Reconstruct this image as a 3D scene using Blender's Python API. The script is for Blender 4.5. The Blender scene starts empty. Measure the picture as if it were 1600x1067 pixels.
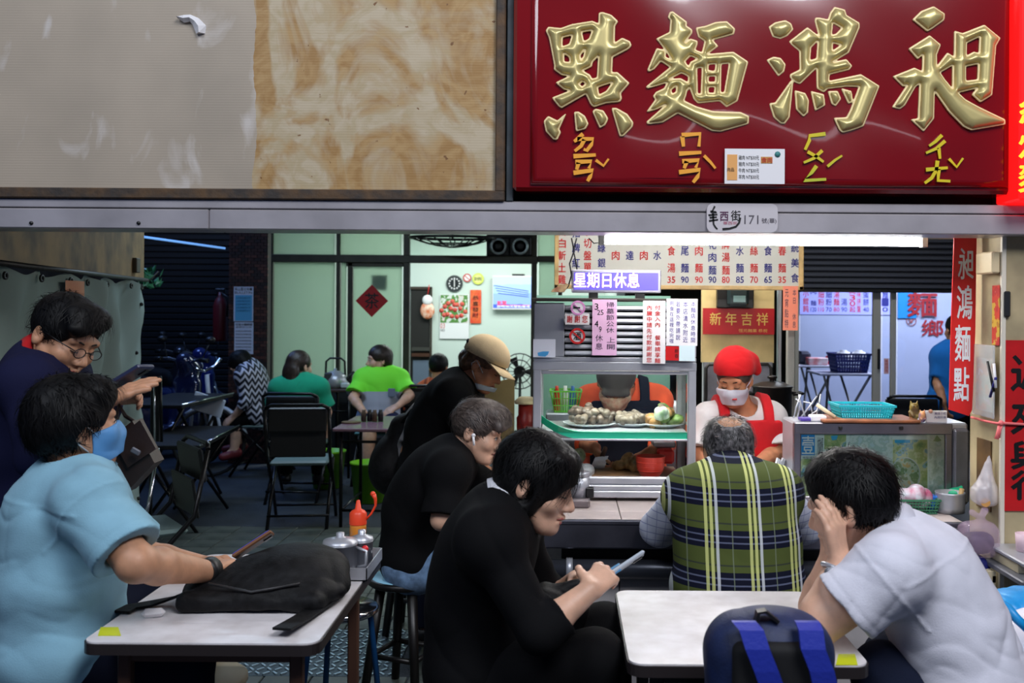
import bpy, bmesh, math, random
import numpy as np
from mathutils import Vector, Matrix, Euler
random.seed(7); np.random.seed(7)
SC = bpy.context.scene
COL = SC.collection
# ---------------------------------------------------------------- camera
F, CX, CY, CH, ROLL = 1556.0, 880.0, 480.0, 1.55, 0.007      # focal length and principal point in pixels of the 1600x1067 frame
cam_d = bpy.data.cameras.new('camera'); cam = bpy.data.objects.new('camera', cam_d); COL.objects.link(cam)
cam_d.sensor_width = 36; cam_d.lens = F*36/1600
cam_d.shift_x = -(CX-800)/1600; cam_d.shift_y = -(533.5-CY)/1600
cam.location = (0, 0, CH)
cam.rotation_euler = (Matrix.Rotation(math.pi/2, 3, 'X') @ Matrix.Rotation(ROLL, 3, 'Z')).to_euler()
cam_d.clip_start = 0.05
cam_d.dof.use_dof = True; cam_d.dof.focus_distance = 3.6; cam_d.dof.aperture_fstop = 4.5
SC.camera = cam
# ---------------------------------------------------------------- view and world
SC.view_settings.view_transform = 'Standard'; SC.view_settings.look = 'None'
SC.view_settings.gamma = 1; SC.view_settings.use_curve_mapping = False
SC.view_settings.exposure = 0.0
W = bpy.data.worlds.new('dusk_sky'); SC.world = W; W.use_nodes = True
W.node_tree.nodes['Background'].inputs[0].default_value = (0.30, 0.48, 1.0, 1)
W.node_tree.nodes['Background'].inputs[1].default_value = 0.10
def lamp(name, loc, energy, size, color=(1,1,1), target=None, kind='AREA', size_y=None, spread=None):
    l = bpy.data.lights.new(name, kind); o = bpy.data.objects.new(name, l); COL.objects.link(o)
    o.location = loc; l.energy = energy; l.color = color
    if kind == 'AREA':
        l.size = size
        if size_y: l.shape = 'RECTANGLE'; l.size_y = size_y
        if spread: l.spread = spread
    else: l.shadow_soft_size = size
    if target is not None:
        o.rotation_euler = (Vector(target)-Vector(loc)).to_track_quat('-Z', 'Y').to_euler()
    return o
# street lamps of the covered market, above and behind the photographer
lamp('street_lamp', (1.7, -0.3, 5.0), 190, 2.0, (0.93, 0.95, 1.0), (0.9, 3.2, 0.8))
lamp('street_lamp', (-2.2, -0.6, 5.0), 105, 2.0, (0.84, 0.90, 1.0), (-1.0, 3.0, 0.8))
# fluorescent ceiling panels: dining room at the back left, shop at the back right; arcade and kitchen lights are added fill
lamp('room_lamp', (-0.9, 11.0, 2.72), 92, 2.2, (0.90, 1.0, 0.96), None, size_y=1.2)
lamp('shop_lamp', (4.2, 10.4, 2.7), 190, 1.8, (0.86, 0.90, 1.0), None, size_y=1.2)
lamp('arcade_fill', (-1.9, 7.2, 2.7), 30, 1.2, (0.62, 0.80, 1.0), None, size_y=.2)  # added fill without a fixture, lifts the dark seating area at the back
lamp('arcade_fill', (2.3, 7.4, 2.7), 26, 1.2, (0.80, 0.88, 1.0), None, size_y=.2)  # added fill that brightens the rolled shutter on the right
lamp('alley_daylight', (-4.6, 9.2, 4.6), 70, 1.6, (0.25, 0.45, 1.0), (-4.0, 9.4, 0))
lamp('kitchen_fill', (0.5, 4.5, 2.30), 14, 1.4, (1.0, 0.98, 0.95), None, size_y=0.1)  # added light in front of the menu board to brighten it
lamp('kitchen_fill', (0.45, 5.36, 2.25), 26, 1.3, (1.0, 0.96, 0.90), None, size_y=0.12)  # placed behind the menu board to brighten the back wall and cooks
# ---------------------------------------------------------------- pixels and colours
def P(u, v, Y):
    du, dv = u-CX, v-CY
    c, s = math.cos(ROLL), math.sin(ROLL)
    a = du*c+dv*s; b = -du*s+dv*c
    return Vector((a*Y/F, Y, CH-b*Y/F))
def floorP(u, v, z=0.0):
    du, dv = u-CX, v-CY
    b = -du*math.sin(ROLL)+dv*math.cos(ROLL)
    return P(u, v, F*(CH-z)/b)
def lin(c):
    return tuple(((x/255)/12.92 if x/255 <= 0.04045 else ((x/255+0.055)/1.055)**2.4) for x in c)
MATS = {}
def mat(name, rgb, rough=0.5, metal=0.0, noise=0.0, scale=8.0, bump=0.0, bscale=60.0, spec=0.5, emit=None, estr=1.0, rgb2=None, coat=0.0, alpha=None, sss=0.0, sheen=0.0, detail=4.0):
    if name in MATS: return MATS[name]
    m = bpy.data.materials.new(name); m.use_nodes = True; nt = m.node_tree; b = nt.nodes['Principled BSDF']
    b.inputs['Base Color'].default_value = (*lin(rgb), 1)
    b.inputs['Roughness'].default_value = rough; b.inputs['Metallic'].default_value = metal
    b.inputs['Specular IOR Level'].default_value = spec
    b.inputs['Coat Weight'].default_value = coat
    if sheen: b.inputs['Sheen Weight'].default_value = sheen
    if sss:
        b.inputs['Subsurface Weight'].default_value = sss; b.inputs['Subsurface Radius'].default_value = (0.012, 0.005, 0.003); b.inputs['Subsurface Scale'].default_value = 0.6
    if emit is not None:
        b.inputs['Emission Color'].default_value = (*lin(emit), 1); b.inputs['Emission Strength'].default_value = estr
    if noise or bump:
        tc = nt.nodes.new('ShaderNodeTexCoord')
    if noise:
        n = nt.nodes.new('ShaderNodeTexNoise'); n.inputs['Scale'].default_value = scale; n.inputs['Detail'].default_value = detail
        nt.links.new(tc.outputs['Object'], n.inputs['Vector'])
        mx = nt.nodes.new('ShaderNodeMix'); mx.data_type = 'RGBA'
        r2 = rgb2 if rgb2 else tuple(max(0, min(255, x*(1-noise))) for x in rgb)
        mx.inputs['A'].default_value = (*lin(rgb), 1); mx.inputs['B'].default_value = (*lin(r2), 1)
        rp = nt.nodes.new('ShaderNodeValToRGB'); rp.color_ramp.elements[0].position = 0.35; rp.color_ramp.elements[1].position = 0.65
        nt.links.new(n.outputs['Fac'], rp.inputs['Fac']); nt.links.new(rp.outputs['Color'], mx.inputs['Factor'])
        nt.links.new(mx.outputs['Result'], b.inputs['Base Color'])
    if bump:
        n2 = nt.nodes.new('ShaderNodeTexNoise'); n2.inputs['Scale'].default_value = bscale; n2.inputs['Detail'].default_value = 3
        nt.links.new(tc.outputs['Object'], n2.inputs['Vector'])
        bp = nt.nodes.new('ShaderNodeBump'); bp.inputs['Strength'].default_value = bump; bp.inputs['Distance'].default_value = 0.01
        nt.links.new(n2.outputs['Fac'], bp.inputs['Height']); nt.links.new(bp.outputs['Normal'], b.inputs['Normal'])
    MATS[name] = m
    return m
def glassmat(name, tint=(255,255,255), refl=0.10, rough=0.02):
    if name in MATS: return MATS[name]
    m = bpy.data.materials.new(name); m.use_nodes = True; nt = m.node_tree
    for n in list(nt.nodes): nt.nodes.remove(n)
    o = nt.nodes.new('ShaderNodeOutputMaterial'); t = nt.nodes.new('ShaderNodeBsdfTransparent'); g = nt.nodes.new('ShaderNodeBsdfGlossy')
    fr = nt.nodes.new('ShaderNodeFresnel'); fr.inputs[0].default_value = 1.45
    ad = nt.nodes.new('ShaderNodeMath'); ad.operation = 'ADD'; ad.inputs[1].default_value = refl*0.3
    t.inputs[0].default_value = (*lin(tint), 1); g.inputs['Roughness'].default_value = rough
    mx = nt.nodes.new('ShaderNodeMixShader')
    nt.links.new(fr.outputs[0], ad.inputs[0]); nt.links.new(ad.outputs[0], mx.inputs[0])
    nt.links.new(t.outputs[0], mx.inputs[1]); nt.links.new(g.outputs[0], mx.inputs[2]); nt.links.new(mx.outputs[0], o.inputs[0])
    MATS[name] = m; return m
def translucent(name, rgb, rough=0.8, mix=0.5):
    if name in MATS: return MATS[name]
    m = bpy.data.materials.new(name); m.use_nodes = True; nt = m.node_tree
    for n in list(nt.nodes): nt.nodes.remove(n)
    o = nt.nodes.new('ShaderNodeOutputMaterial'); t = nt.nodes.new('ShaderNodeBsdfTranslucent'); g = nt.nodes.new('ShaderNodeBsdfDiffuse')
    t.inputs[0].default_value = (*lin(rgb), 1); g.inputs[0].default_value = (*lin(rgb), 1)
    mx = nt.nodes.new('ShaderNodeMixShader'); mx.inputs[0].default_value = mix
    nt.links.new(g.outputs[0], mx.inputs[1]); nt.links.new(t.outputs[0], mx.inputs[2]); nt.links.new(mx.outputs[0], o.inputs[0])
    MATS[name] = m; return m
def film(name, rgb, opac=0.4):      # thin clear plastic film
    if name in MATS: return MATS[name]
    m = bpy.data.materials.new(name); m.use_nodes = True; nt = m.node_tree; b = nt.nodes['Principled BSDF']
    b.inputs['Base Color'].default_value = (*lin(rgb), 1); b.inputs['Roughness'].default_value = 0.25
    t = nt.nodes.new('ShaderNodeBsdfTransparent'); mx = nt.nodes.new('ShaderNodeMixShader'); mx.inputs[0].default_value = opac
    o = [n for n in nt.nodes if n.type == 'OUTPUT_MATERIAL'][0]
    nt.links.new(t.outputs[0], mx.inputs[1]); nt.links.new(b.outputs[0], mx.inputs[2]); nt.links.new(mx.outputs[0], o.inputs[0])
    MATS[name] = m; return m
# node helper for pattern materials: stripes given as ramps over a repeating coordinate
def ramp_const(nt, stops):
    r = nt.nodes.new('ShaderNodeValToRGB'); cr = r.color_ramp; cr.interpolation = 'CONSTANT'
    while len(cr.elements) > 1: cr.elements.remove(cr.elements[-1])
    cr.elements[0].position = stops[0][0]; cr.elements[0].color = (*lin(stops[0][1]), 1)
    for p, c in stops[1:]:
        e = cr.elements.new(p); e.color = (*lin(c), 1)
    return r
def mth(nt, op, a, b=None, clamp=False):
    n = nt.nodes.new('ShaderNodeMath'); n.operation = op; n.use_clamp = clamp
    for i, x in enumerate((a, b)):
        if x is None: continue
        if hasattr(x, 'links') or hasattr(x, 'is_linked'): nt.links.new(x, n.inputs[i])
        else: n.inputs[i].default_value = x
    return n.outputs[0]
def coords(nt):
    tc = nt.nodes.new('ShaderNodeTexCoord'); s = nt.nodes.new('ShaderNodeSeparateXYZ'); nt.links.new(tc.outputs['Object'], s.inputs[0]); return s.outputs
# ---------------------------------------------------------------- mesh builder
class MB:
    def __init__(s): s.v = []; s.f = []; s.m = []; s.sm = []; s.cur = 0
    def add(s, vs, fs, smooth=False):
        o = len(s.v); s.v += [tuple(x) for x in vs]
        for f in fs: s.f.append(tuple(i+o for i in f)); s.m.append(s.cur); s.sm.append(smooth)
        return s
    def box(s, lo, hi, bev=0.0, R=None, c=None):
        lo = Vector(lo); hi = Vector(hi)
        ctr = (lo+hi)/2 if c is None else Vector(c); h = [abs(x)/2 for x in (hi-lo)]
        b = min(bev, min(h)*0.9)
        vs = []; fs = []
        if b <= 0:
            for sx in (-1, 1):
                for sy in (-1, 1):
                    for sz in (-1, 1): vs.append(Vector((sx*h[0], sy*h[1], sz*h[2])))
            fs = [(0,1,3,2),(4,6,7,5),(0,4,5,1),(2,3,7,6),(0,2,6,4),(1,5,7,3)]
        else:
            idx = {}
            for sx in (-1, 1):
                for sy in (-1, 1):
                    for sz in (-1, 1):
                        for ax in range(3):
                            p = [sx*(h[0]-b), sy*(h[1]-b), sz*(h[2]-b)]; p[ax] = (sx, sy, sz)[ax]*h[ax]
                            idx[sx, sy, sz, ax] = len(vs); vs.append(Vector(p))
            def q(a): fs.append(tuple(idx[k] for k in a))
            for d in (-1, 1):
                q([(d,-1,-1,0),(d,-1,1,0),(d,1,1,0),(d,1,-1,0)]); q([(-1,d,-1,1),(1,d,-1,1),(1,d,1,1),(-1,d,1,1)]); q([(-1,-1,d,2),(1,-1,d,2),(1,1,d,2),(-1,1,d,2)])
            for a in (-1, 1):
                for e in (-1, 1):
                    q([(a,e,-1,0),(a,e,1,0),(a,e,1,1),(a,e,-1,1)]); q([(a,-1,e,0),(a,1,e,0),(a,1,e,2),(a,-1,e,2)]); q([(-1,a,e,1),(1,a,e,1),(1,a,e,2),(-1,a,e,2)])
                    for g in (-1, 1): q([(a,e,g,0),(a,e,g,1),(a,e,g,2)])
        if R is not None: vs = [R @ v for v in vs]
        return s.add([v+ctr for v in vs], fs)
    def tube(s, pts, r, n=8, caps=True, smooth=True, closed=False):
        pts = [Vector(p) for p in pts]; k = len(pts)
        rr = r if isinstance(r, (list, tuple)) else [r]*k
        vs = []; fs = []; prev = None
        for i, p in enumerate(pts):
            if closed: t = pts[(i+1) % k]-pts[i-1]
            else: t = pts[min(i+1, k-1)]-pts[max(i-1, 0)]
            if t.length < 1e-9: t = Vector((0,0,1))
            t.normalize()
            if prev is None:
                a = Vector((0,0,1)) if abs(t.z) < 0.9 else Vector((1,0,0)); nrm = t.cross(a).normalized()
            else:
                nrm = prev-t*prev.dot(t)
                if nrm.length < 1e-6: nrm = t.orthogonal()
                nrm.normalize()
            prev = nrm; bn = t.cross(nrm)
            for j in range(n):
                an = 2*math.pi*j/n; vs.append(p+(nrm*math.cos(an)+bn*math.sin(an))*rr[i])
        for i in range(k if closed else k-1):
            for j in range(n):
                a, b = i*n+j, i*n+(j+1) % n; c, d = ((i+1) % k)*n+(j+1) % n, ((i+1) % k)*n+j
                fs.append((a, b, c, d))
        o = len(s.v); s.add(vs, fs, smooth)
        if caps and not closed:
            s.add([], [tuple(o+j-len(s.v)+len(s.v) for j in range(n))[::-1]][:0])
            for base, rev in ((0, True), ((k-1)*n, False)):
                f = tuple(o+base+j for j in range(n)); s.f.append(f[::-1] if rev else f); s.m.append(s.cur); s.sm.append(False)
        return s
    def cyl(s, a, b, r, r2=None, n=16): return s.tube([a, b], [r, r if r2 is None else r2], n)
    def lathe(s, prof, c=(0,0,0), n=24, axis='Z', smooth=True):
        c = Vector(c); vs = []; fs = []
        for (r, h) in prof:
            for j in range(n):
                a = 2*math.pi*j/n; x, y = r*math.cos(a), r*math.sin(a)
                p = {'Z': (x, y, h), 'Y': (x, h, y), 'X': (h, x, y)}[axis]
                vs.append(c+Vector(p))
        for i in range(len(prof)-1):
            for j in range(n): fs.append((i*n+j, i*n+(j+1) % n, (i+1)*n+(j+1) % n, (i+1)*n+j))
        return s.add(vs, fs, smooth)
    def disc(s, c, r, axis='Z', n=24, th=0.002):
        return s.lathe([(0.0001, -th/2), (r, -th/2), (r, th/2), (0.0001, th/2)], c, n, axis, False)
    def prism(s, poly, d0, d1, fr=None):      # poly in (x,z), extruded along y unless fr(x,z,d) maps it
        fr = fr or (lambda x, z, d: (x, d, z)); n = len(poly)
        vs = [fr(x, z, d0) for x, z in poly]+[fr(x, z, d1) for x, z in poly]
        fs = [tuple(range(n)), tuple(range(2*n-1, n-1, -1))]+[(i, i+n, (i+1) % n+n, (i+1) % n) for i in range(n)]
        return s.add(vs, fs)
    def sphere(s, c, r, n=12, m=8, R=None):
        c = Vector(c); r = Vector(r) if not isinstance(r, (int, float)) else Vector((r, r, r)); vs = []; fs = []
        for i in range(m+1):
            th = math.pi*i/m
            for j in range(n):
                ph = 2*math.pi*j/n; p = Vector((r.x*math.sin(th)*math.cos(ph), r.y*math.sin(th)*math.sin(ph), r.z*math.cos(th)))
                vs.append(c+(R @ p if R is not None else p))
        for i in range(m):
            for j in range(n): fs.append((i*n+j, (i+1)*n+j, (i+1)*n+(j+1) % n, i*n+(j+1) % n))
        return s.add(vs, fs, True)
    def grid(s, fn, nu, nv, smooth=True):
        vs = [fn(i/nu, j/nv) for j in range(nv+1) for i in range(nu+1)]
        fs = [(j*(nu+1)+i, j*(nu+1)+i+1, (j+1)*(nu+1)+i+1, (j+1)*(nu+1)+i) for j in range(nv) for i in range(nu)]
        return s.add(vs, fs, smooth)
    def mesh(s, name, mats, origin=Vector()):
        me = bpy.data.meshes.new(name)
        me.from_pydata([(v[0]-origin[0], v[1]-origin[1], v[2]-origin[2]) for v in s.v], [], s.f)
        for m in (mats if isinstance(mats, (list, tuple)) else [mats]): me.materials.append(m)
        me.polygons.foreach_set('material_index', s.m); me.polygons.foreach_set('use_smooth', s.sm)
        bm = bmesh.new(); bm.from_mesh(me); bmesh.ops.recalc_face_normals(bm, faces=bm.faces); bm.to_mesh(me); bm.free()
        return me
def worldloc(o):
    v = Vector(o.location)
    while o.parent: o = o.parent; v += Vector(o.location)
    return v
def thing(name, label, cat, loc=(0,0,0), group=None):
    o = bpy.data.objects.new(name, None); COL.objects.link(o); o.location = loc; o.empty_display_size = 0.05
    o['label'] = label; o['category'] = cat
    if group: o['group'] = group
    return o
def part(name, mb, m, parent, label=None, kind=None):
    org = worldloc(parent)
    me = mb if isinstance(mb, bpy.types.Mesh) else mb.mesh(name, m, org)
    o = bpy.data.objects.new(name, me); COL.objects.link(o); o.parent = parent
    if label: o['label'] = label
    if kind: o['kind'] = kind
    return o
def single(name, mb, m, label, cat, group=None, kind=None):
    a = np.array(mb.v); org = Vector(((a[:,0].min()+a[:,0].max())/2, (a[:,1].min()+a[:,1].max())/2, a[:,2].min()))
    o = bpy.data.objects.new(name, mb.mesh(name, m, org)); COL.objects.link(o); o.location = org
    o['label'] = label; o['category'] = cat
    if group: o['group'] = group
    if kind: o['kind'] = kind
    return o
def struct(name, mb, m, parent=None, label=None):
    o = bpy.data.objects.new(name, mb.mesh(name, m)); COL.objects.link(o)
    if parent: o.parent = parent
    else: o['kind'] = 'structure'
    if label: o['label'] = label
    return o
def copy_tree(o, loc=None, label=None, parent=None, rz=None):
    c = o.copy(); COL.objects.link(c)
    if parent: c.parent = parent
    for ch in list(o.children): copy_tree(ch, None, None, c)
    if loc is not None: c.location = loc
    if label: c['label'] = label
    if rz is not None: c.rotation_euler = (0, 0, rz)
    return c
def ident_add(o, name, mesh_src, loc, parent):       # another object sharing a mesh (alike pieces)
    c = bpy.data.objects.new(name, mesh_src); COL.objects.link(c); c.location = loc; c.parent = parent; return c
# ---------------------------------------------------------------- lettering (flat print as thin raised letters)
_tc = bpy.data.curves.new('lettering_source', 'FONT'); _to = bpy.data.objects.new('lettering_source', _tc); COL.objects.link(_to)
def text_mesh(body, box, Y, m, parent, bold=0.0, name='lettering', label=None, depth=0.0012, frame=None, keep=False, res=2, slant=0.0):
    """box = (x0, z0, x1, z1) in world metres on the plane y = Y facing -y; vertical text uses newlines"""
    _tc.body = body; _tc.offset = 0.0; _tc.resolution_u = res; _tc.align_x = 'CENTER'; _tc.space_line = 1.12; _tc.extrude = 0.0; _tc.shear = slant
    bpy.context.view_layer.update()
    me = bpy.data.meshes.new_from_object(_to.evaluated_get(bpy.context.evaluated_depsgraph_get()))
    n = len(me.vertices); a = np.empty(n*3); me.vertices.foreach_get('co', a); a = a.reshape(-1, 3)
    lo, hi = a.min(0), a.max(0); x0, z0, x1, z1 = box
    sx, sz = (x1-x0)/max(hi[0]-lo[0], 1e-6), (z1-z0)/max(hi[1]-lo[1], 1e-6)
    if keep: sx = sz = min(sx, sz)
    X = (x0+x1)/2+(a[:,0]-(lo[0]+hi[0])/2)*sx; Z = (z0+z1)/2+(a[:,1]-(lo[1]+hi[1])/2)*sz
    w = np.stack([X, np.full(n, Y-depth), Z], 1)
    if frame: w = np.array([frame(*p) for p in w])
    org = worldloc(parent) if parent else Vector()
    w = w-np.array(org)
    if bold:
        e = bold*sx*.75; nf = len(me.polygons); fc = [list(p.vertices) for p in me.polygons]; V_ = []; F_ = []
        for i, (ex, ez) in enumerate(((0,0),(e,0),(-e,0),(0,e),(0,-e))):
            V_ += [(p[0]+ex, p[1]-.00004*i, p[2]+ez) for p in w]; F_ += [[q+i*n for q in f] for f in fc]
        me = bpy.data.meshes.new(name); me.from_pydata(V_, [], F_)
    else: me.vertices.foreach_set('co', w.reshape(-1))
    me.update()
    me.materials.clear(); me.materials.append(m)
    o = bpy.data.objects.new(name, me); COL.objects.link(o)
    if parent: o.parent = parent
    if label: o['label'] = label
    return o
def textpx(body, u0, v0, u1, v1, Y, m, parent, **k):
    a = P(u0, v1, Y); b = P(u1, v0, Y)
    return text_mesh(body, (a.x, a.z, b.x, b.z), Y, m, parent, **k)
def vert(s): return '\n'.join(s)
# ---------------------------------------------------------------- signed distance modelling
def vnoise(x, y, z, seed=0):
    xi, yi, zi = (np.floor(v).astype(np.int64) for v in (x, y, z)); fx, fy, fz = x-xi, y-yi, z-zi
    fx, fy, fz = (t*t*(3-2*t) for t in (fx, fy, fz)); out = 0
    for i in (0, 1):
        for j in (0, 1):
            for k in (0, 1):
                h = ((xi+i)*73856093) ^ ((yi+j)*19349663) ^ ((zi+k)*83492791) ^ (seed*2654435761 & 0xffffff); h = (h ^ (h >> 13))*1274126177 & 0x7fffffff; h = (h ^ (h >> 16)) & 0xffff
                out = out+h/65535.0*(fx if i else 1-fx)*(fy if j else 1-fy)*(fz if k else 1-fz)
    return out
class SDF:
    def __init__(s, lo, hi, vox):
        s.lo = np.array(lo, float); s.vox = vox
        s.n = np.ceil((np.array(hi, float)-s.lo)/vox).astype(int)+1
        s.d = np.full(s.n, 0.5, np.float32)
        s.ax = [(s.lo[i]+np.arange(s.n[i])*vox).astype(np.float32) for i in range(3)]
    def _blk(s, lo, hi, pad):
        i0 = np.maximum(np.floor((np.array(lo)-pad-s.lo)/s.vox).astype(int), 0)
        i1 = np.minimum(np.ceil((np.array(hi)+pad-s.lo)/s.vox).astype(int)+1, s.n)
        if np.any(i1 <= i0): return None
        sl = tuple(slice(a, b) for a, b in zip(i0, i1))
        return sl, s.ax[0][sl[0]][:,None,None], s.ax[1][sl[1]][None,:,None], s.ax[2][sl[2]][None,None,:]
    def _mix(s, sl, e, k, sub):
        d = s.d[sl]
        if sub:
            if k > 0:
                h = np.maximum(k-np.abs(d+e), 0)/k; s.d[sl] = np.maximum(d, -e)+h*h*k*0.25
            else: s.d[sl] = np.maximum(d, -e)
        else:
            if k > 0:
                h = np.maximum(k-np.abs(d-e), 0)/k; s.d[sl] = np.minimum(d, e)-h*h*k*0.25
            else: s.d[sl] = np.minimum(d, e)
    def cap(s, a, b, ra, rb=None, k=0.02, sub=False, flat=False):
        rb = ra if rb is None else rb; a = np.array(a, float); b = np.array(b, float); r = max(ra, rb)
        q = s._blk(np.minimum(a, b)-r, np.maximum(a, b)+r, k+2.5*s.vox)
        if q is None: return s
        sl, X, Y, Z = q; ba = b-a; L = max(ba.dot(ba), 1e-9)
        px, py, pz = X-a[0], Y-a[1], Z-a[2]
        t0 = (px*ba[0]+py*ba[1]+pz*ba[2])/L; t = np.clip(t0, 0, 1)
        e = np.sqrt((px-t*ba[0])**2+(py-t*ba[1])**2+(pz-t*ba[2])**2)-(ra+t*(rb-ra))
        if flat: e = np.maximum(e, (t0-1)*math.sqrt(L))
        s._mix(sl, e.astype(np.float32), k, sub); return s
    def ell(s, c, r, R=None, k=0.02, sub=False, above=None):
        c = np.array(c, float); r = np.array(r, float); m = r.max()
        q = s._blk(c-m, c+m, k+2.5*s.vox)
        if q is None: return s
        sl, X, Y, Z = q; x, y, z = X-c[0], Y-c[1], Z-c[2]
        if R is not None:
            R = np.array(R, float)      # columns are the ellipsoid's axes
            x, y, z = (x*R[0,0]+y*R[1,0]+z*R[2,0], x*R[0,1]+y*R[1,1]+z*R[2,1], x*R[0,2]+y*R[1,2]+z*R[2,2])
        k0 = np.sqrt((x/r[0])**2+(y/r[1])**2+(z/r[2])**2); k1 = np.sqrt((x/r[0]**2)**2+(y/r[1]**2)**2+(z/r[2]**2)**2)
        e = k0*(k0-1)/np.maximum(k1, 1e-6)
        s._mix(sl, e.astype(np.float32), k, sub); return s
    def box(s, c, h, R=None, rnd=0.01, k=0.0, sub=False):
        c = np.array(c, float); h = np.array(h, float); m = np.linalg.norm(h)
        q = s._blk(c-m, c+m, k+2.5*s.vox)
        if q is None: return s
        sl, X, Y, Z = q; x, y, z = X-c[0], Y-c[1], Z-c[2]
        if R is not None:
            R = np.array(R, float)
            x, y, z = (x*R[0,0]+y*R[1,0]+z*R[2,0], x*R[0,1]+y*R[1,1]+z*R[2,1], x*R[0,2]+y*R[1,2]+z*R[2,2])
        qx, qy, qz = np.abs(x)-h[0]+rnd, np.abs(y)-h[1]+rnd, np.abs(z)-h[2]+rnd
        e = np.sqrt(np.maximum(qx, 0)**2+np.maximum(qy, 0)**2+np.maximum(qz, 0)**2)+np.minimum(np.maximum(np.maximum(qx, qy), qz), 0)-rnd
        s._mix(sl, e.astype(np.float32), k, sub); return s
    def plane(s, p, n, k=0.0):          # keep the side the normal points away from
        p = np.array(p, float); n = np.array(n, float); n = n/np.linalg.norm(n)
        e = (s.ax[0][:,None,None]-p[0])*n[0]+(s.ax[1][None,:,None]-p[1])*n[1]+(s.ax[2][None,None,:]-p[2])*n[2]
        s.d = np.maximum(s.d, e.astype(np.float32)); return s
    def folds(s, waves, seed=0):
        """waves = [(direction, wavelength, amplitude)], each bent by a slow warp"""
        rs = np.random.RandomState(seed); near = np.where(np.abs(s.d) < 0.04)
        x = s.ax[0][near[0]]; y = s.ax[1][near[1]]; z = s.ax[2][near[2]]; tot = np.zeros_like(x)
        for dr, wl, am in waves:
            d = Vector(dr).normalized(); e = d.orthogonal().normalized(); g = d.cross(e); o = rs.uniform(0, 50, 3)
            c = [(x*v.x+y*v.y+z*v.z) for v in (d, e, g)]
            wp = vnoise(x/wl*.45+o[1], y/wl*.45+o[2], z/wl*.45+o[0], seed+9)*1.5
            n = vnoise(c[0]/wl+wp+o[0], c[1]/(wl*4.5)+wp*.5+o[1], c[2]/(wl*4.5)+o[2], seed)
            mk = np.clip(vnoise(x/(wl*2.2)+o[2], y/(wl*2.2)+o[0], z/(wl*2.2)+o[1], seed+3)*2.4-.6, 0, 1)
            rr = 1-np.abs(2*n-1); tot += am*1.0*((.25+.75*mk)*rr**2.5-.30)
        s.d[near] += tot.astype(np.float32); return s
    def mesh(s, name, m, origin=Vector(), smooth_iter=0):
        v, f = nets(s.d, s.lo, s.vox)
        return np_mesh(name, v, f, m, origin)
def nets(d, lo, vox):
    ins = d < 0
    nx, ny, nz = (n-1 for n in d.shape)
    cnt = np.zeros((nx, ny, nz), np.int8)
    for i in (0, 1):
        for j in (0, 1):
            for k in (0, 1): cnt += ins[i:i+nx, j:j+ny, k:k+nz]
    ci, cj, ck = np.where((cnt > 0) & (cnt < 8))
    nC = len(ci); idx = np.full((nx, ny, nz), -1, np.int32); idx[ci, cj, ck] = np.arange(nC)
    acc = np.zeros((nC, 3)); num = np.zeros(nC)
    cor = [(i, j, k) for i in (0, 1) for j in (0, 1) for k in (0, 1)]
    val = {c: d[ci+c[0], cj+c[1], ck+c[2]] for c in cor}
    for a in cor:
        for ax in range(3):
            if a[ax] == 0:
                b = list(a); b[ax] = 1; b = tuple(b); va, vb = val[a], val[b]
                m = (va < 0) != (vb < 0); t = va[m]/(va[m]-vb[m])
                p = np.tile(np.array(a, float), (m.sum(), 1)); p[:, ax] += t
                acc[m] += p; num[m] += 1
    v = (np.stack([ci, cj, ck], 1)+acc/np.maximum(num, 1)[:,None])*vox+lo
    fs = []
    for ax in range(3):
        o1, o2 = [(1, 2), (2, 0), (0, 1)][ax]
        A = np.moveaxis(ins, ax, 0)
        s0 = [slice(None)]*3; s1 = [slice(None)]*3; s0[ax] = slice(0, -1); s1[ax] = slice(1, None)
        ch = ins[tuple(s0)] != ins[tuple(s1)]
        g = np.array(np.where(ch)); ok = (g[o1] > 0) & (g[o2] > 0) & (g[o1] < d.shape[o1]-1) & (g[o2] < d.shape[o2]-1)
        g = g[:, ok]; flip = ins[tuple(g)]
        def at(da, db):
            h = g.copy(); h[o1] += da; h[o2] += db; return idx[h[0], h[1], h[2]]
        q = np.stack([at(-1, -1), at(0, -1), at(0, 0), at(-1, 0)], 1)
        q[~flip] = q[~flip][:, ::-1]
        fs.append(q[(q >= 0).all(1)])
    return v, np.concatenate(fs)
def np_mesh(name, v, f, m, origin=Vector()):
    me = bpy.data.meshes.new(name); v = v-np.array(origin)
    me.vertices.add(len(v)); me.vertices.foreach_set('co', v.astype(np.float32).reshape(-1))
    me.loops.add(f.size); me.loops.foreach_set('vertex_index', f.astype(np.int32).reshape(-1))
    me.polygons.add(len(f)); me.polygons.foreach_set('loop_start', np.arange(0, f.size, f.shape[1], dtype=np.int32))
    me.polygons.foreach_set('loop_total', np.full(len(f), f.shape[1], np.int32)); me.polygons.foreach_set('use_smooth', np.ones(len(f), bool))
    me.update(calc_edges=True); me.validate(); me.materials.append(m)
    return me
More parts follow.
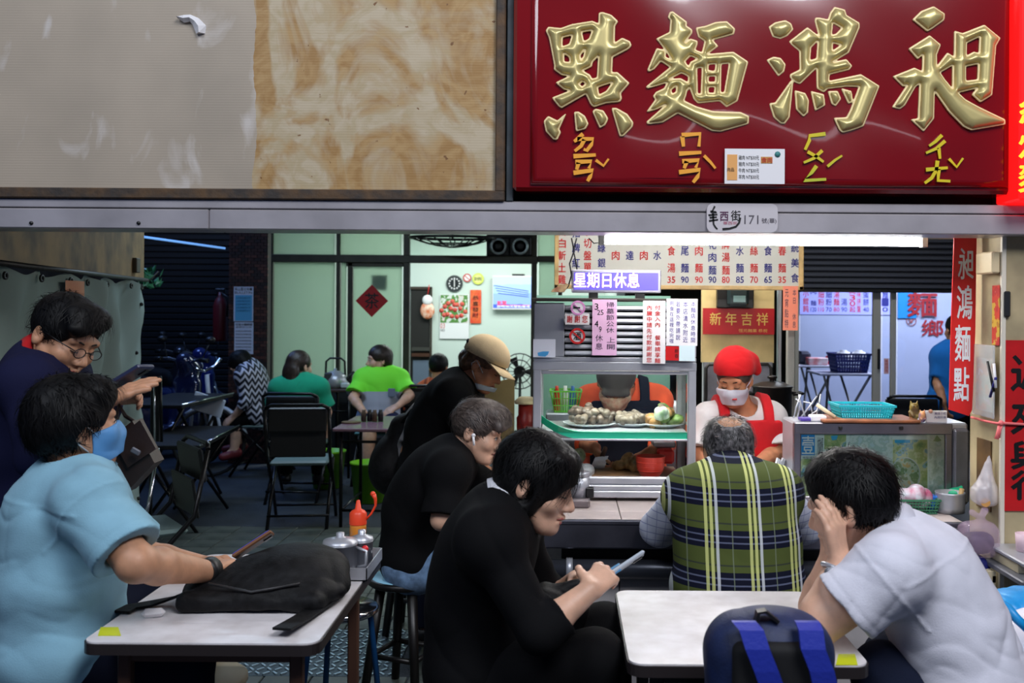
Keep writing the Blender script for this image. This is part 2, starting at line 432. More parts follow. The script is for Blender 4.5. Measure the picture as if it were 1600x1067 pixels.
# ---------------------------------------------------------------- people
def fr(f, u):
    f = Vector(f).normalized(); u = Vector(u); u = (u-f*u.dot(f)).normalized(); r = f.cross(u)
    return Matrix((r, f, u)).transposed()          # columns: right, forward, up
def add_head(s, c, R, sc, infl=0.0, ears=True, nose=1.0):
    H = lambda x, y, z: c+R @ Vector((x*sc, y*sc, z*sc)); g = infl; A = np.array(R)
    e = lambda p, r, k=0.012, sub=False: s.ell(H(*p), [x*sc+(g if not sub else 0) for x in r], A, k*sc, sub)
    cp = lambda a, b, ra, rb, k=0.010: s.cap(H(*a), H(*b), ra*sc+g, rb*sc+g, k*sc)
    e((0,-.014,.03), (.076,.094,.086)); e((0,.034,-.03), (.062,.058,.088), .02); e((0,.044,-.082), (.046,.044,.036), .02)
    e((0,.076,-.101), (.021,.018,.018), .02)
    for q in (-1, 1):
        cp((.057*q,-.002,-.045), (.025*q,.06,-.098), .016, .018, .02); e((.041*q,.060,-.032), (.027,.026,.026), .02)
    cp((-.042,.078,.021), (.042,.078,.021), .012, .012, .015)
    for q in (-1, 1):
        if not infl: e((.031*q,.099,-.001), (.019,.014,.013), .01, True)
        e((.031*q,.0765,-.003), (.0145,.0145,.0125), .004)
    if nose:
        cp((0,.086,.004), (0,.107*nose,-.034), .0085, .0125)
        for q in (-1, 1): e((.0125*q,.095,-.041), (.009,.011,.008), .008)
    if not infl:
        cp((-.017,.086,-.064), (0,.0955,-.0635), .0055, .0072, .006); cp((.017,.086,-.064), (0,.0955,-.0635), .0055, .0072, .006)
        cp((-.014,.087,-.0785), (.014,.087,-.0785), .0078, .0078, .006)
        s.cap(H(-.026,.088,-.0712), H(.026,.088,-.0712), .0022*sc, .0022*sc, .005, True)
    if ears:
        for q in (-1, 1):
            e((.079*q,-.014,-.010), (.011,.020,.033), .008); e((.090*q,-.008,-.006), (.009,.010,.018), .006, True)
def add_hand(s, w, d, n, side, curl=(.3,.4,.3), sc=1.0, thumb=(.5,.35), spread=0.0, k=.006, rmin=0.0):
    w = Vector(w); d = Vector(d).normalized(); n = Vector(n); n = (n-d*n.dot(d)).normalized(); l = d.cross(n)*side
    R_ = lambda r: max(r*sc, rmin)
    tips = []
    for i in range(4):
        off = (1.5-i)*.0195*sc; b = w+d*(.088-.004*abs(i-1.2))*sc+l*off
        s.cap(w+l*off*.55+d*.008*sc, b, R_(.0135), R_(.0115), .012)
        p = b; ang = 0; L = (.072,.080,.074,.058)[i]*sc
        fl = (d+l*spread*(1.5-i)).normalized()
        for j, fr_ in enumerate((.46,.30,.24)):
            ang += curl[j]*(1+.08*i); q = p+(fl*math.cos(ang)+n*math.sin(ang))*L*fr_
            s.cap(p, q, R_((.0098,.0090,.0082)[j]-.0006*(i == 3)), R_((.0090,.0082,.0072)[j]-.0006*(i == 3)), k); p = q
        tips.append(p)
    b0 = w+l*.018*sc+d*.015*sc; b1 = b0+(l*math.sin(thumb[0]+.25)+d*math.cos(thumb[0]+.25)+n*.35).normalized()*.048*sc
    s.cap(b0, b1, R_(.015), R_(.0125), .012)
    b2 = b1+(l*math.sin(thumb[0])+d*math.cos(thumb[0])+n*thumb[1]).normalized()*.034*sc
    b3 = b2+(l*math.sin(thumb[0]*.5)+d*math.cos(thumb[0]*.5)+n*thumb[1]*1.6).normalized()*.028*sc
    s.cap(b1, b2, R_(.0115), R_(.0100), k); s.cap(b2, b3, R_(.0100), R_(.0085), k)
    return tips
class Fig:
    def __init__(s, label, J, head, vox, skin, hands=None, bulk=1.0, legs=True, base=None, hs=1.0, arms=True, armr=1.0, nose=1.0):
        s.J = {k: Vector(v) for k, v in J.items()}; J = s.J; s.b = bulk; s.vox = vox; s.legs = legs
        s.hc = Vector(head[0]); s.R = fr(head[1], head[2]); s.hs = hs; s.armr = armr
        J.setdefault('mid', (J['pel']+J['neck'])/2)
        s.lat = (J['shR']-J['shL']).normalized(); s.up = (J['neck']-J['pel']).normalized(); s.front = s.up.cross(s.lat).normalized()
        lat2 = s.front.cross(s.up).normalized()
        if 'hipL' not in J:
            J['hipL'] = J['pel']-lat2*.085; J['hipR'] = J['pel']+lat2*.085
        base = Vector((J['pel'].x, J['pel'].y, 0)) if base is None else Vector(base)
        s.root = thing('person', label, 'person', base)
        d = SDF(*s.bounds(.13), vox); s.trunk(d, -.012)
        d.cap(J['neck']-s.up*.03, s.H(0,-.020,-.045), .060*bulk**.5, .052, .03)
        add_head(d, s.hc, s.R, hs, nose=nose)
        for q in 'LR':
            if arms and 'el'+q in J:
                d.cap(J['sh'+q], J['el'+q], .052*armr, .040*armr, .02); m = J['el'+q].lerp(J['wr'+q], .3)
                d.cap(J['el'+q], m, .040*armr, .041*armr, .02); d.cap(m, J['wr'+q], .041*armr, .027*armr, .015)
                if hands and q in hands:
                    h = hands[q]; s.tips = add_hand(d, J['wr'+q], h[0], h[1], 1 if q == 'R' else -1, *h[2:], rmin=vox*1.25)
        if legs:
            for q in 'LR':
                d.cap(J['hip'+q], J['kn'+q], .082*bulk**.5, .056, .03); m = J['kn'+q].lerp(J['an'+q], .3); d.cap(J['kn'+q], m, .056, .058, .02); d.cap(m, J['an'+q], .058, .038, .02)
                if 'to'+q in J: d.cap(J['an'+q]-Vector((0,0,.02)), J['to'+q], .038, .026, .02)
        s.body = part('body', d.mesh('body', skin, s.root.location), skin, s.root)
    def H(s, x, y, z): return s.hc+s.R @ Vector((x, y, z))*s.hs
    def bounds(s, pad):
        a = np.array([list(v) for v in s.J.values()]+[list(s.hc+s.R @ Vector((0,.06,0))), list(s.hc), list(s.hc+Vector((0,0,.06)))])
        return a.min(0)-pad-.03, a.max(0)+pad+.03
    def pt(s, t):
        J = s.J; return J['pel'].lerp(J['mid'], t*2) if t < .5 else J['mid'].lerp(J['neck'], t*2-1)
    def trunk(s, d, t, k=.05, low=True):
        J = s.J; b = s.b; lat = s.lat; ln = (J['neck']-J['pel']).length/.52
        def fra(u):
            u = u.normalized(); l = (lat-u*lat.dot(u)).normalized(); return np.array(Matrix((l, u.cross(l), u)).transposed())
        lo, hi = fra(J['mid']-J['pel']), fra(J['neck']-J['mid'])
        d.ell(s.pt(.74), (.160*b**.6+t, .108*b+t, .165*ln+t), hi, k)
        d.ell(s.pt(.42), (.148*b+t, .108*b+t, .17*ln+t), lo, k)
        if low: d.ell(s.pt(.05), (.168*b**.7+t, .125*b**.7+t, .13+t), lo, k)
        d.cap(J['shL'], J['shR'], .052+t, .052+t, k)
        for q in 'LR': d.cap(J['neck']-s.up*.01, J['sh'+q], .045+t, .052+t, k)
    def tube_arm(s, d, q, frac, t0, t1):
        J = s.J; a, e, w = J['sh'+q], J['el'+q], J['wr'+q]; ar = s.armr
        if frac <= 1: d.cap(a, a.lerp(e, frac), .056*ar+t0, .050*ar+t1, .03, flat=True)
        else:
            d.cap(a, e, .056*ar+t0, .043*ar+t0, .03); d.cap(e, e.lerp(w, frac-1), .043*ar+t0, .034*ar+t1, .02, flat=True)
    def top(s, m, sleeve=.55, t=.014, t0=.010, t1=.022, folds=None, name='shirt', neck=.074, neck_fw=.012, hem=.0, vox=None, k=.05, seed=1, extra=None, low=True, open_sleeve=True, label=None, seams=False):
        d = SDF(*s.bounds(.14), vox or s.vox); J = s.J
        s.trunk(d, t, k, low)
        if sleeve:
            for q in 'LR':
                if 'el'+q in J: s.tube_arm(d, q, sleeve, t0, t1)
        if extra: extra(d)
        if folds: d.folds(folds, seed)
        if seams:
            nr = np.where(np.abs(d.d) < .03); g = np.stack([d.ax[i][nr[i]] for i in range(3)], 1); add = np.zeros(len(g), np.float32)
            for q in 'LR':
                a, e = J['sh'+q], J['el'+q]; n_ = np.array((e-a).normalized()); p_ = np.array(a.lerp(e, .10)); u = (g-p_) @ n_; rr = np.linalg.norm(g-p_, axis=1); add -= .0028*np.exp(-(u/.0045)**2)*(rr < .16); ed = np.array(a.lerp(e, sleeve))-n_*.022; u = (g-ed) @ n_; add += .0016*np.exp(-(u/.003)**2)*(np.linalg.norm(g-ed, axis=1) < .11)
            p_ = np.array(s.pt(.86)); u = (g-p_) @ np.array(s.up); add -= .0024*np.exp(-(u/.0045)**2)*(((g-p_) @ np.array(s.front)) < 0)
            d.d[nr] += add
        if neck:
            c = J['neck']+s.front*neck_fw; tp = s.H(0,-.02,-.05)
            d.cap(c-(tp-c).normalized()*.005, tp+(tp-c)*1.5, neck, neck, .008, sub=True)
        if sleeve and sleeve <= 1 and open_sleeve:
            for q in 'LR':
                if 'el'+q in J:
                    a, e = J['sh'+q], J['el'+q]; ed = a.lerp(e, sleeve); dr = (e-a).normalized()
                    d.cap(ed-dr*.030, ed+dr*.06, .044*s.armr+.004, .046*s.armr+.010, 0, sub=True)
        o = part(name, d.mesh(name, m, s.root.location), m, s.root, label); return o
    def pants(s, m, t=.014, to=1.0, folds=None, name='trousers', vox=None, cuff=.012):
        d = SDF(*s.bounds(.13), vox or s.vox*1.25); J = s.J; b = s.b
        d.ell(s.pt(.03), (.172*b**.7+t*.6, .130*b**.7+t*.6, .10+t), np.array(Matrix((s.lat, s.front, s.up)).transposed()), .04)
        for q in 'LR':
            h, kn, an = J['hip'+q], J['kn'+q], J['an'+q]
            if to <= .5: d.cap(h, h.lerp(kn, to*2), .086*b**.5+t, .070+t, .03, flat=True)
            else: d.cap(h, kn, .086*b**.5+t, .060+t, .03); d.cap(kn, kn.lerp(an, to*2-1), .060+t, .046+cuff, .02, flat=True)
        if folds: d.folds(folds, 5)
        return part(name, d.mesh(name, m, s.root.location), m, s.root)
    def shoes(s, m, name='shoe', vox=.008):
        for q in 'LR':
            a, t = s.J['an'+q], s.J['to'+q]; d = SDF(np.minimum(a, t)-.12, np.maximum(a, t)+.1, vox)
            d.cap(a+Vector((0,0,-.04)), t, .046, .036, .02); d.cap(a+Vector((0,0,-.045))-(t-a).normalized()*.03, a+Vector((0,0,-.03)), .044, .045, .02); d.plane((0,0,.012), (0,0,-1))
            part(name, d.mesh(name, m, s.root.location), m, s.root)
    def hair(s, m, adds=(), cuts=(), puff=1.0, strands=500, slen=.05, comb=(0,.3,-1), lift=.006, vox=None, base=True, name='hair', face_cut=True, ear_cut=True, nape=-.062, seed=3, w=.0022, folds=.0022, fcz=-.045):
        r = .2*s.hs; d = SDF(s.hc-Vector((r,r,r*1.35)), s.hc+Vector((r,r,r)), vox or max(s.vox*.8, .004)); A = np.array(s.R); q = s.hs
        if base: d.ell(s.H(0,-.016,.034), Vector((.087,.106,.096))*q*puff, A, .01)
        for a in adds: d.ell(s.H(*a[0]), Vector(a[1])*q, A, a[2]*q if len(a) > 2 else .02)
        if face_cut: d.ell(s.H(0,.112,fcz), Vector((.088,.082,.100))*q, A, .012, True)
        if ear_cut:
            for e in (-1, 1): d.ell(s.H(.088*e,.030,-.055), Vector((.04,.052,.058))*q, A, .01, True)
        if nape is not None: d.plane(s.H(0,0,nape), s.R @ Vector((0,.25,-1)))
        for c in cuts: d.ell(s.H(*c[0]), Vector(c[1])*q, A, .01, True)
        if folds:
            d.folds([(s.R @ Vector((1,.3,.1)), .013, folds), (s.R @ Vector((.3,1,-.2)), .019, folds)], seed)
        v, f = nets(d.d, d.lo, d.vox)
        if strands and len(v):
            rs = np.random.RandomState(seed); cen = s.H(0,-.016,.02); ii = rs.randint(0, len(v), strands); vs = []; fs = []; cb = s.R @ Vector(comb)
            for i in ii:
                p0 = Vector(v[i]); lc = s.R.transposed() @ (p0-s.hc)/q
                if lc.y > .045 and lc.z < (.080 if fcz > -.06 else .03) or lc.z < -.03 and lc.y > .02: continue
                n0 = (p0-cen).normalized(); c2 = cb+Vector(rs.normal(0, .45, 3)); tg = c2-n0*c2.dot(n0)
                if tg.length < .15: continue
                tg.normalize(); sd = n0.cross(tg); L = slen*q*rs.uniform(.5, 1.3); lf = lift*rs.uniform(.3, 1.6); R0 = (p0-cen).length; o = len(vs)+len(v)
                for j in range(5):
                    t = j/4; p = p0+tg*L*t; p = cen+(p-cen).normalized()*(R0+.001+lf*math.sin(t*1.9)) if t*L < R0 else p
                    ww = w*q*(1-t)**.7*.5+.0001; vs += [p-sd*ww, p+sd*ww]
                fs += [(o+2*j, o+2*j+1, o+2*j+3, o+2*j+2) for j in range(4)]
            if vs: v = np.concatenate([v, np.array([list(x) for x in vs])]); f = np.concatenate([f, np.array(fs, np.int32)])
        return part(name, np_mesh(name, v, f, m, s.root.location), m, s.root)
    def brows(s, m, eyes=True, closed=False, lips=None, iris=None):
        mb = MB()
        for q in (-1, 1):
            b = MB(); b.tube([s.H(.014*q,.0905,.0185), s.H(.030*q,.0905,.0235), s.H(.048*q,.0795,.0195)], [.0024, .0030, .0015], 6); part('eyebrow', b, m, s.root)
            e = MB(); e.tube([s.H(.0185*q,.0875,-.003 if not closed else -.006), s.H(.026*q,.0925,.0025 if not closed else -.009), s.H(.036*q,.0915,.0025 if not closed else -.009), s.H(.0455*q,.083,-.003 if not closed else -.006)], [.0012, .0017, .0019, .0010], 6); part('eyelashes', e, m, s.root)
            if eyes and not closed:
                e = MB(); e.sphere(s.H(.031*q,.0835,-.003), .0095*s.hs, 10, 7); o = part('eye', e, mat('eye_white', (205,200,195), .25), s.root)
                e = MB(); e.sphere(s.H(.031*q,.0896,-.0035), .0046*s.hs, 8, 6); part('iris', e, mat('eye_iris', (25,16,12), .15), o)
        if lips:
            l = MB(); l.tube([s.H(-.021,.0868,-.0695), s.H(-.010,.0965,-.0650), s.H(0,.0995,-.0660), s.H(.010,.0965,-.0650), s.H(.021,.0868,-.0695)], [.001,.0034,.0036,.0034,.001], 6)
            l.tube([s.H(-.018,.0868,-.0735), s.H(-.008,.0935,-.0790), s.H(.008,.0935,-.0790), s.H(.018,.0868,-.0735)], [.001,.0044,.0044,.001], 6); part('lips', l, lips, s.root)
    def mask(s, m, low=-.115, high=-.022, strap=True, label=None, pull=0.0, vox=None, mstrap=None):
        r = .17*s.hs; d = SDF(s.hc-Vector((r,r,r)), s.hc+Vector((r,r,r)), vox or max(.004, s.vox*.8)); R = s.R
        add_head(d, s.hc+R @ Vector((0,0,-pull)), R, s.hs*1.0, infl=.007, ears=False, nose=.97)
        d.ell(s.H(0,.085,-.060-pull), Vector((.032,.030,.045))*s.hs, np.array(R), .03)
        d.plane(s.H(0,.03,high-pull), R @ Vector((0,-.25,1))); d.plane(s.H(0,.03,low-pull), R @ Vector((0,.35,-1))); d.plane(s.H(0,.022,-.06), R @ Vector((0,-1,0)))
        d.folds([(R @ Vector((0,.2,1)), .022, .0016)], 2)
        o = part('face_mask', d.mesh('face_mask', m, s.root.location), m, s.root, label)
        if strap:
            for q in (-1, 1):
                b = MB(); b.tube([s.H(.058*q,.040,-.035-pull), s.H(.078*q,.012,-.008), s.H(.088*q,-.018,.012), s.H(.086*q,-.035,-.012), s.H(.074*q,-.012,-.048), s.H(.052*q,.030,-.088-pull)], .0022, 5)
                part('ear_loop', b, mstrap or m, o)
        return o
    def collar(s, m, r=.078, h=.03, name='collar', fw=.012, gap=.5, tilt=0.0, th=.005, label=None):
        J = s.J; ax = (s.H(0,-.02,-.05)-J['neck']).normalized(); f = (s.front-ax*s.front.dot(ax)).normalized(); l = f.cross(ax); c = J['neck']+f*fw+ax*.004; mb = MB(); n = 22; vs = []; fs = []
        for i in range(n+1):
            a = gap*.5+(2*math.pi-gap)*i/n; dr = f*math.cos(a)+l*math.sin(a); dn = f*(-.0)+ax*0
            drop = -.030*math.cos(a)*(1 if math.cos(a) > 0 else .4)
            for (rr, hh) in ((r, drop), (r+.002, drop+h), (r+.008, drop+h), (r+.020, drop-.006), (r+.014, drop-.008)): vs.append(c+dr*rr+ax*hh)
        for i in range(n):
            for j in range(5): fs.append((i*5+j, i*5+(j+1) % 5, (i+1)*5+(j+1) % 5, (i+1)*5+j))
        mb.add(vs, fs, True); mb.f += [tuple(range(5)), tuple(n*5+j for j in range(5))]; mb.m += [0,0]; mb.sm += [False]*2
        return part(name, mb, m, s.root, label)
# ---------------------------------------------------------------- shared materials
M_steel = mat('brushed_steel', (196,198,206), .34, .5, noise=.12, scale=4, bump=.04, bscale=220)
M_steel_dull = mat('worn_steel', (150,152,162), .42, .55, noise=.25, scale=6)
M_fascia = mat('fascia_steel', (208,202,206), .34, .5, noise=.14, scale=3, bump=.05, bscale=30)
M_black = mat('black_metal', (16,16,18), .4)
M_blackpl = mat('black_plastic', (18,18,20), .45)
M_dark = mat('dark_frame', (48,46,44), .5, .3, noise=.3, scale=20)
M_rust = mat('rusted_frame', (62,56,52), .7, .2, noise=.5, scale=14, rgb2=(98,74,50), bump=.3, bscale=40)
M_cream = mat('cream_paint', (214,200,168), .6, noise=.12, scale=5)
M_white = mat('white_paper', (236,234,236), .6)
M_red = mat('red_paper', (205,24,28), .45, noise=.08, scale=12)
M_redink = mat('red_ink', (200,30,30), .6); M_blueink = mat('blue_ink', (28,30,120), .6); M_ink = mat('black_ink', (14,14,16), .5)
M_gold = mat('gold_ink', (222,186,96), .4, .2)
def pbox(mb, u0, v0, u1, v1, Y, th=.01, bev=0.0):
    a = P(u0, v1, Y); b = P(u1, v0, Y); mb.box((a.x, Y, a.z), (b.x, Y+th, b.z), bev); return mb
def pquad(u0, v0, u1, v1, Y):
    a = P(u0, v1, Y); b = P(u1, v0, Y); return a.x, a.z, b.x, b.z
# ---------------------------------------------------------------- floor
m = MB(); m.box((-7, -1.5, -.10), (8, 15, -.004)); fl = struct('floor', m, mat('asphalt', (44,52,62), .75, noise=.35, scale=3, bump=.5, bscale=90, rgb2=(30,36,44)))
M_tile = mat('green_grey_tile', (86,92,86), .45, noise=.3, scale=7, rgb2=(62,70,66), bump=.08, bscale=40)
tb = MB(); tb.box((-.0965,-.0965,0), (.0965,.0965,.010), .003); tile_me = tb.mesh('tile', M_tile)
for i in range(15):
    for j in range(17):
        x = -2.75+.2*i+.014; y = 3.66+.2*j
        if 4.2 < y < 4.72 and -2.45 < x < -.72: continue
        t = ident_add(fl, 'tile', tile_me, (x, y, -.006+random.uniform(-.0012, .0012)), fl)
g = MB(); g.box((-2.42, 4.16, -.004), (-.70, 4.76, .002))
g2 = MB()
for i in range(46):
    for j in range(13):
        x = -2.40+i*.0375; y = 4.185+j*.046; s = 1 if (i+j) % 2 else -1
        g2.box((-.017,-.0045,-.003), (.017,.0045,.004), 0, Matrix.Rotation(s*.9, 3, 'Z'), (x, y, .004))
dr = thing('drain_cover', 'pale steel drain cover with raised diamond tread set in the tiled floor', 'drain cover', (-1.56, 4.46, -.004))
part('plate', g, mat('drain_dark', (70,84,92), .5, .6), dr); part('tread', g2, mat('drain_tread', (176,196,206), .4, .7), dr, kind='stuff')
# ---------------------------------------------------------------- ceiling, side walls, back wall
M_plaster = mat('plaster_dark', (70,66,58), .8, noise=.2, scale=4)
m = MB(); m.box((-2.6, 3.7, 2.75), (8, 15, 2.85)); m.box((-7, 3.7, 2.75), (-2.6, 8.0, 2.85)); struct('ceiling', m, M_plaster)
m = MB(); m.box((-7.2, 3.7, 0), (-7, 15, 3.4)); m.box((-7, 3.62, 1.76), (-2.95, 3.7, 3.2)); struct('wall_left', m, M_plaster)
m = MB(); m.box((8, 3.4, 0), (8.2, 15, 3.2)); struct('wall_right', m, M_plaster)
m = MB(); m.box((-7, 14.9, 0), (8, 15.1, 3.2)); struct('wall_back', m, M_plaster)
# ---------------------------------------------------------------- facade above the street
YB = 3.45; SB = F/YB
zb = P(880, 362.5, YB).z; zm = P(880, 330.5, YB).z; zt = P(880, 315.5, YB).z; zs = P(880, 301, YB).z
m = MB(); m.box((-4, YB+.16, zb+.02), (4, YB+.24, 3.3)); struct('wall_front', m, mat('facade_core', (60,56,52), .8))
beam = thing('fascia_beam', '', '', (0, YB, zb)); del beam['label']; del beam['category']; beam.name = 'trim_1'; beam['kind'] = 'structure'
x327 = P(328, 345, YB).x
m = MB(); m.box((-3.2, YB-.012, zb), (x327-.001, YB+.16, zm-.002), .004); part('fascia_panel', m, M_fascia, beam)
m = MB(); m.box((x327+.001, YB-.012, zb), (3.2, YB+.16, zm-.002), .004); part('fascia_panel', m, M_fascia, beam)
m = MB(); m.box((-3.2, YB-.006, zm+.001), (3.2, YB+.16, zt), .004); part('fascia_cap', m, M_fascia, beam)
m = MB(); m.box((-3.2, YB-.004, zm-.003), (3.2, YB+.1, zm+.002)); part('shadow_gap', m, M_black, beam)
for u in (52, 219):
    p = P(u, 349, YB); m = MB(); m.lathe([(.0001, -.017), (.006, -.017), (.007, -.012)], (p.x, YB, p.z), 10, 'Y'); part('screw', m, M_black, beam)
M_soffit = mat('soffit_paint', (176,160,128), .6, noise=.2, scale=5)
m = MB(); m.box((1.27, YB+.16, zb+.03), (3.2, 4.1, zb+.06)); struct('trim_2', m, M_soffit, None)
# old blank sign on the left
def brushed_panel():
    m = bpy.data.materials.new('peeled_glue_panel'); m.use_nodes = True; nt = m.node_tree; b = nt.nodes['Principled BSDF']; b.inputs['Roughness'].default_value = .55
    o = coords(nt); N = nt.nodes; L = nt.links
    tc = N.new('ShaderNodeTexCoord')
    def noise(scale, detail=4, dist=0.0, vec=None, sc=None):
        n = N.new('ShaderNodeTexNoise'); n.inputs['Scale'].default_value = scale; n.inputs['Detail'].default_value = detail; n.inputs['Distortion'].default_value = dist
        mp = N.new('ShaderNodeMapping'); L.new(tc.outputs['Object'], mp.inputs[0])
        if sc: mp.inputs['Scale'].default_value = sc
        L.new(mp.outputs[0], n.inputs['Vector']); return n.outputs['Fac']
    def ramp(f, p0, p1):
        r = N.new('ShaderNodeValToRGB'); r.color_ramp.elements[0].position = p0; r.color_ramp.elements[1].position = p1; L.new(f, r.inputs[0]); return r.outputs[0]
    def mix(f, a, bb):
        x = N.new('ShaderNodeMix'); x.data_type = 'RGBA'; L.new(f, x.inputs['Factor'])
        for nm, c in (('A', a), ('B', bb)):
            if isinstance(c, tuple): x.inputs[nm].default_value = (*lin(c), 1)
            else: L.new(c, x.inputs[nm])
        return x.outputs['Result']
    left = mix(ramp(noise(2.2, 3), .35, .7), (182,168,150), (164,152,136))
    left = mix(ramp(noise(7, 5, .6, sc=(1,1,.5)), .60, .72), left, (200,192,184))
    wipe = ramp(noise(3.0, 5, 2.2, sc=(1,1,.7)), .42, .55); fine = ramp(noise(11, 4, 2.0, sc=(.8,1,1.1)), .40, .62)
    glue = mix(fine, (160,122,70), (178,144,94)); pale = mix(fine, (192,176,148), (180,162,128))
    right = mix(wipe, glue, pale); right = mix(ramp(noise(30, 3), .70, .73), right, (120,82,44))
    wob = mth(nt, 'ADD', o[0], mth(nt, 'MULTIPLY', noise(9, 4), .05)); edge = mth(nt, 'GREATER_THAN', wob, P(398, 150, YB).x+.022)
    L.new(mix(edge, left, right), b.inputs['Base Color'])
    bp = N.new('ShaderNodeBump'); bp.inputs['Strength'].default_value = .05; bp.inputs['Distance'].default_value = .004
    L.new(mth(nt, 'SINE', mth(nt, 'MULTIPLY', o[2], 700)), bp.inputs['Height']); L.new(bp.outputs[0], b.inputs['Normal'])
    return m
xl0, xl1 = -2.6, P(775, 150, YB).x
xL = P(790, 150, YB).x
old = thing('blank_signboard', 'stripped beige signboard with brown glue smears left of the red sign', 'signboard', (0, YB, zs))
m = MB(); m.box((xl0, YB+.004, zs), (xl1, YB+.03, 2.95)); part('panel', m, brushed_panel(), old)
m = MB(); m.box((xl0, YB-.02, zt), (xL, YB+.06, zs+.004), .004); part('bottom_frame', m, M_rust, old)
m = MB(); m.box((xl1, YB-.02, zs), (xL, YB+.06, 2.95), .004); part('side_frame', m, M_rust, old)
m = MB(); m.box((xL+.004, YB-.01, zt), (P(803,150,YB).x, YB+.1, 2.95), .003); struct('trim_3', m, mat('slate_post', (70,78,84), .5, .3, noise=.3, scale=9))
a = P(277, 27, YB); pts = [P(u, v, YB-.006) for u, v in ((278,27),(288,30),(298,29),(306,34),(312,42),(313,52))]
m = MB(); vs = []; n = len(pts)
for i, p in enumerate(pts):
    w = (.004, .012, .011, .016, .020, .014)[i]; t = pts[min(i+1, n-1)]-pts[max(i-1, 0)]; nn = Vector((-t.z, 0, t.x)).normalized()
    vs += [p+nn*w+Vector((0,-.012*math.sin(i),0)), p+Vector((0,-.016,0)), p-nn*w, p+Vector((0,.004,0))]
m.add(vs, [(i*4+j, i*4+(j+1) % 4, (i+1)*4+(j+1) % 4, (i+1)*4+j) for i in range(n-1) for j in range(4)]+[(0,1,2,3), (4*n-4,4*n-3,4*n-2,4*n-1)])
single('peeling_scrap', m, M_white, 'curled white scrap of torn film clinging to the stripped beige signboard', 'scrap')
# ---------------------------------------------------------------- red shop sign
sx0, sx1 = P(803, 150, YB).x, P(1590, 150, YB).x; ztop = 2.92
sign = thing('shop_sign', 'glossy red shop sign with four big raised gold characters', 'sign', ((sx0+sx1)/2, YB-.04, zs))
M_sred = mat('sign_red', (130,8,14), .16, 0, noise=.10, scale=1.2, spec=.6, coat=.6, bump=.06, bscale=2.2)
m = MB(); m.box((sx0, YB-.05, zs), (sx1, YB+.10, ztop), .012); part('box', m, M_sred, sign)
xa, xb_, za = P(829, 150, YB-.06).x, P(1578, 150, YB-.06).x, P(880, 289, YB-.06).z
def raised(u, v):
    return None
m = MB()
for q, (e, y) in enumerate(((.0, -.046), (.004, -.058), (.012, -.066), (.026, -.070))): pass
rings = [(0, -.048), (.003, -.060), (.010, -.068), (.024, -.072)]
vs = []
for e, y in rings: vs += [(xa+e, YB+y, za+e), (xb_-e, YB+y, za+e), (xb_-e, YB+y, ztop-.03-e), (xa+e, YB+y, ztop-.03-e)]
fs = [(i*4+j, i*4+(j+1) % 4, (i+1)*4+(j+1) % 4, (i+1)*4+j) for i in range(3) for j in range(4)]
m.add(vs, fs, True); NG = 26
m.grid(lambda a, b: (xa+.024+(xb_-xa-.048)*a, YB-.072-.010*math.sin(math.pi*a)*math.sin(math.pi*min(1, b*1.1))+.0022*math.sin(a*17+3*b)*math.sin(b*9+a*4), za+.024+(ztop-.03-za-.048)*b), 60, 24)
part('face', m, M_sred, sign)
def sdpoly(X, Z, poly):
    p = np.array(poly, float); d = np.full(X.shape, 1e9); ins = np.zeros(X.shape, bool); n = len(p)
    for i in range(n):
        a, b = p[i], p[(i+1) % n]; e = b-a; w0, w1 = X-a[0], Z-a[1]; t = np.clip((w0*e[0]+w1*e[1])/max(e.dot(e), 1e-12), 0, 1)
        d = np.minimum(d, (w0-e[0]*t)**2+(w1-e[1]*t)**2)
        c = ((a[1] > Z) != (b[1] > Z)) & (X < (b[0]-a[0])*(Z-a[1])/(b[1]-a[1]+1e-12)+a[0]); ins ^= c
    return np.where(ins, 1, -1)*np.sqrt(d)
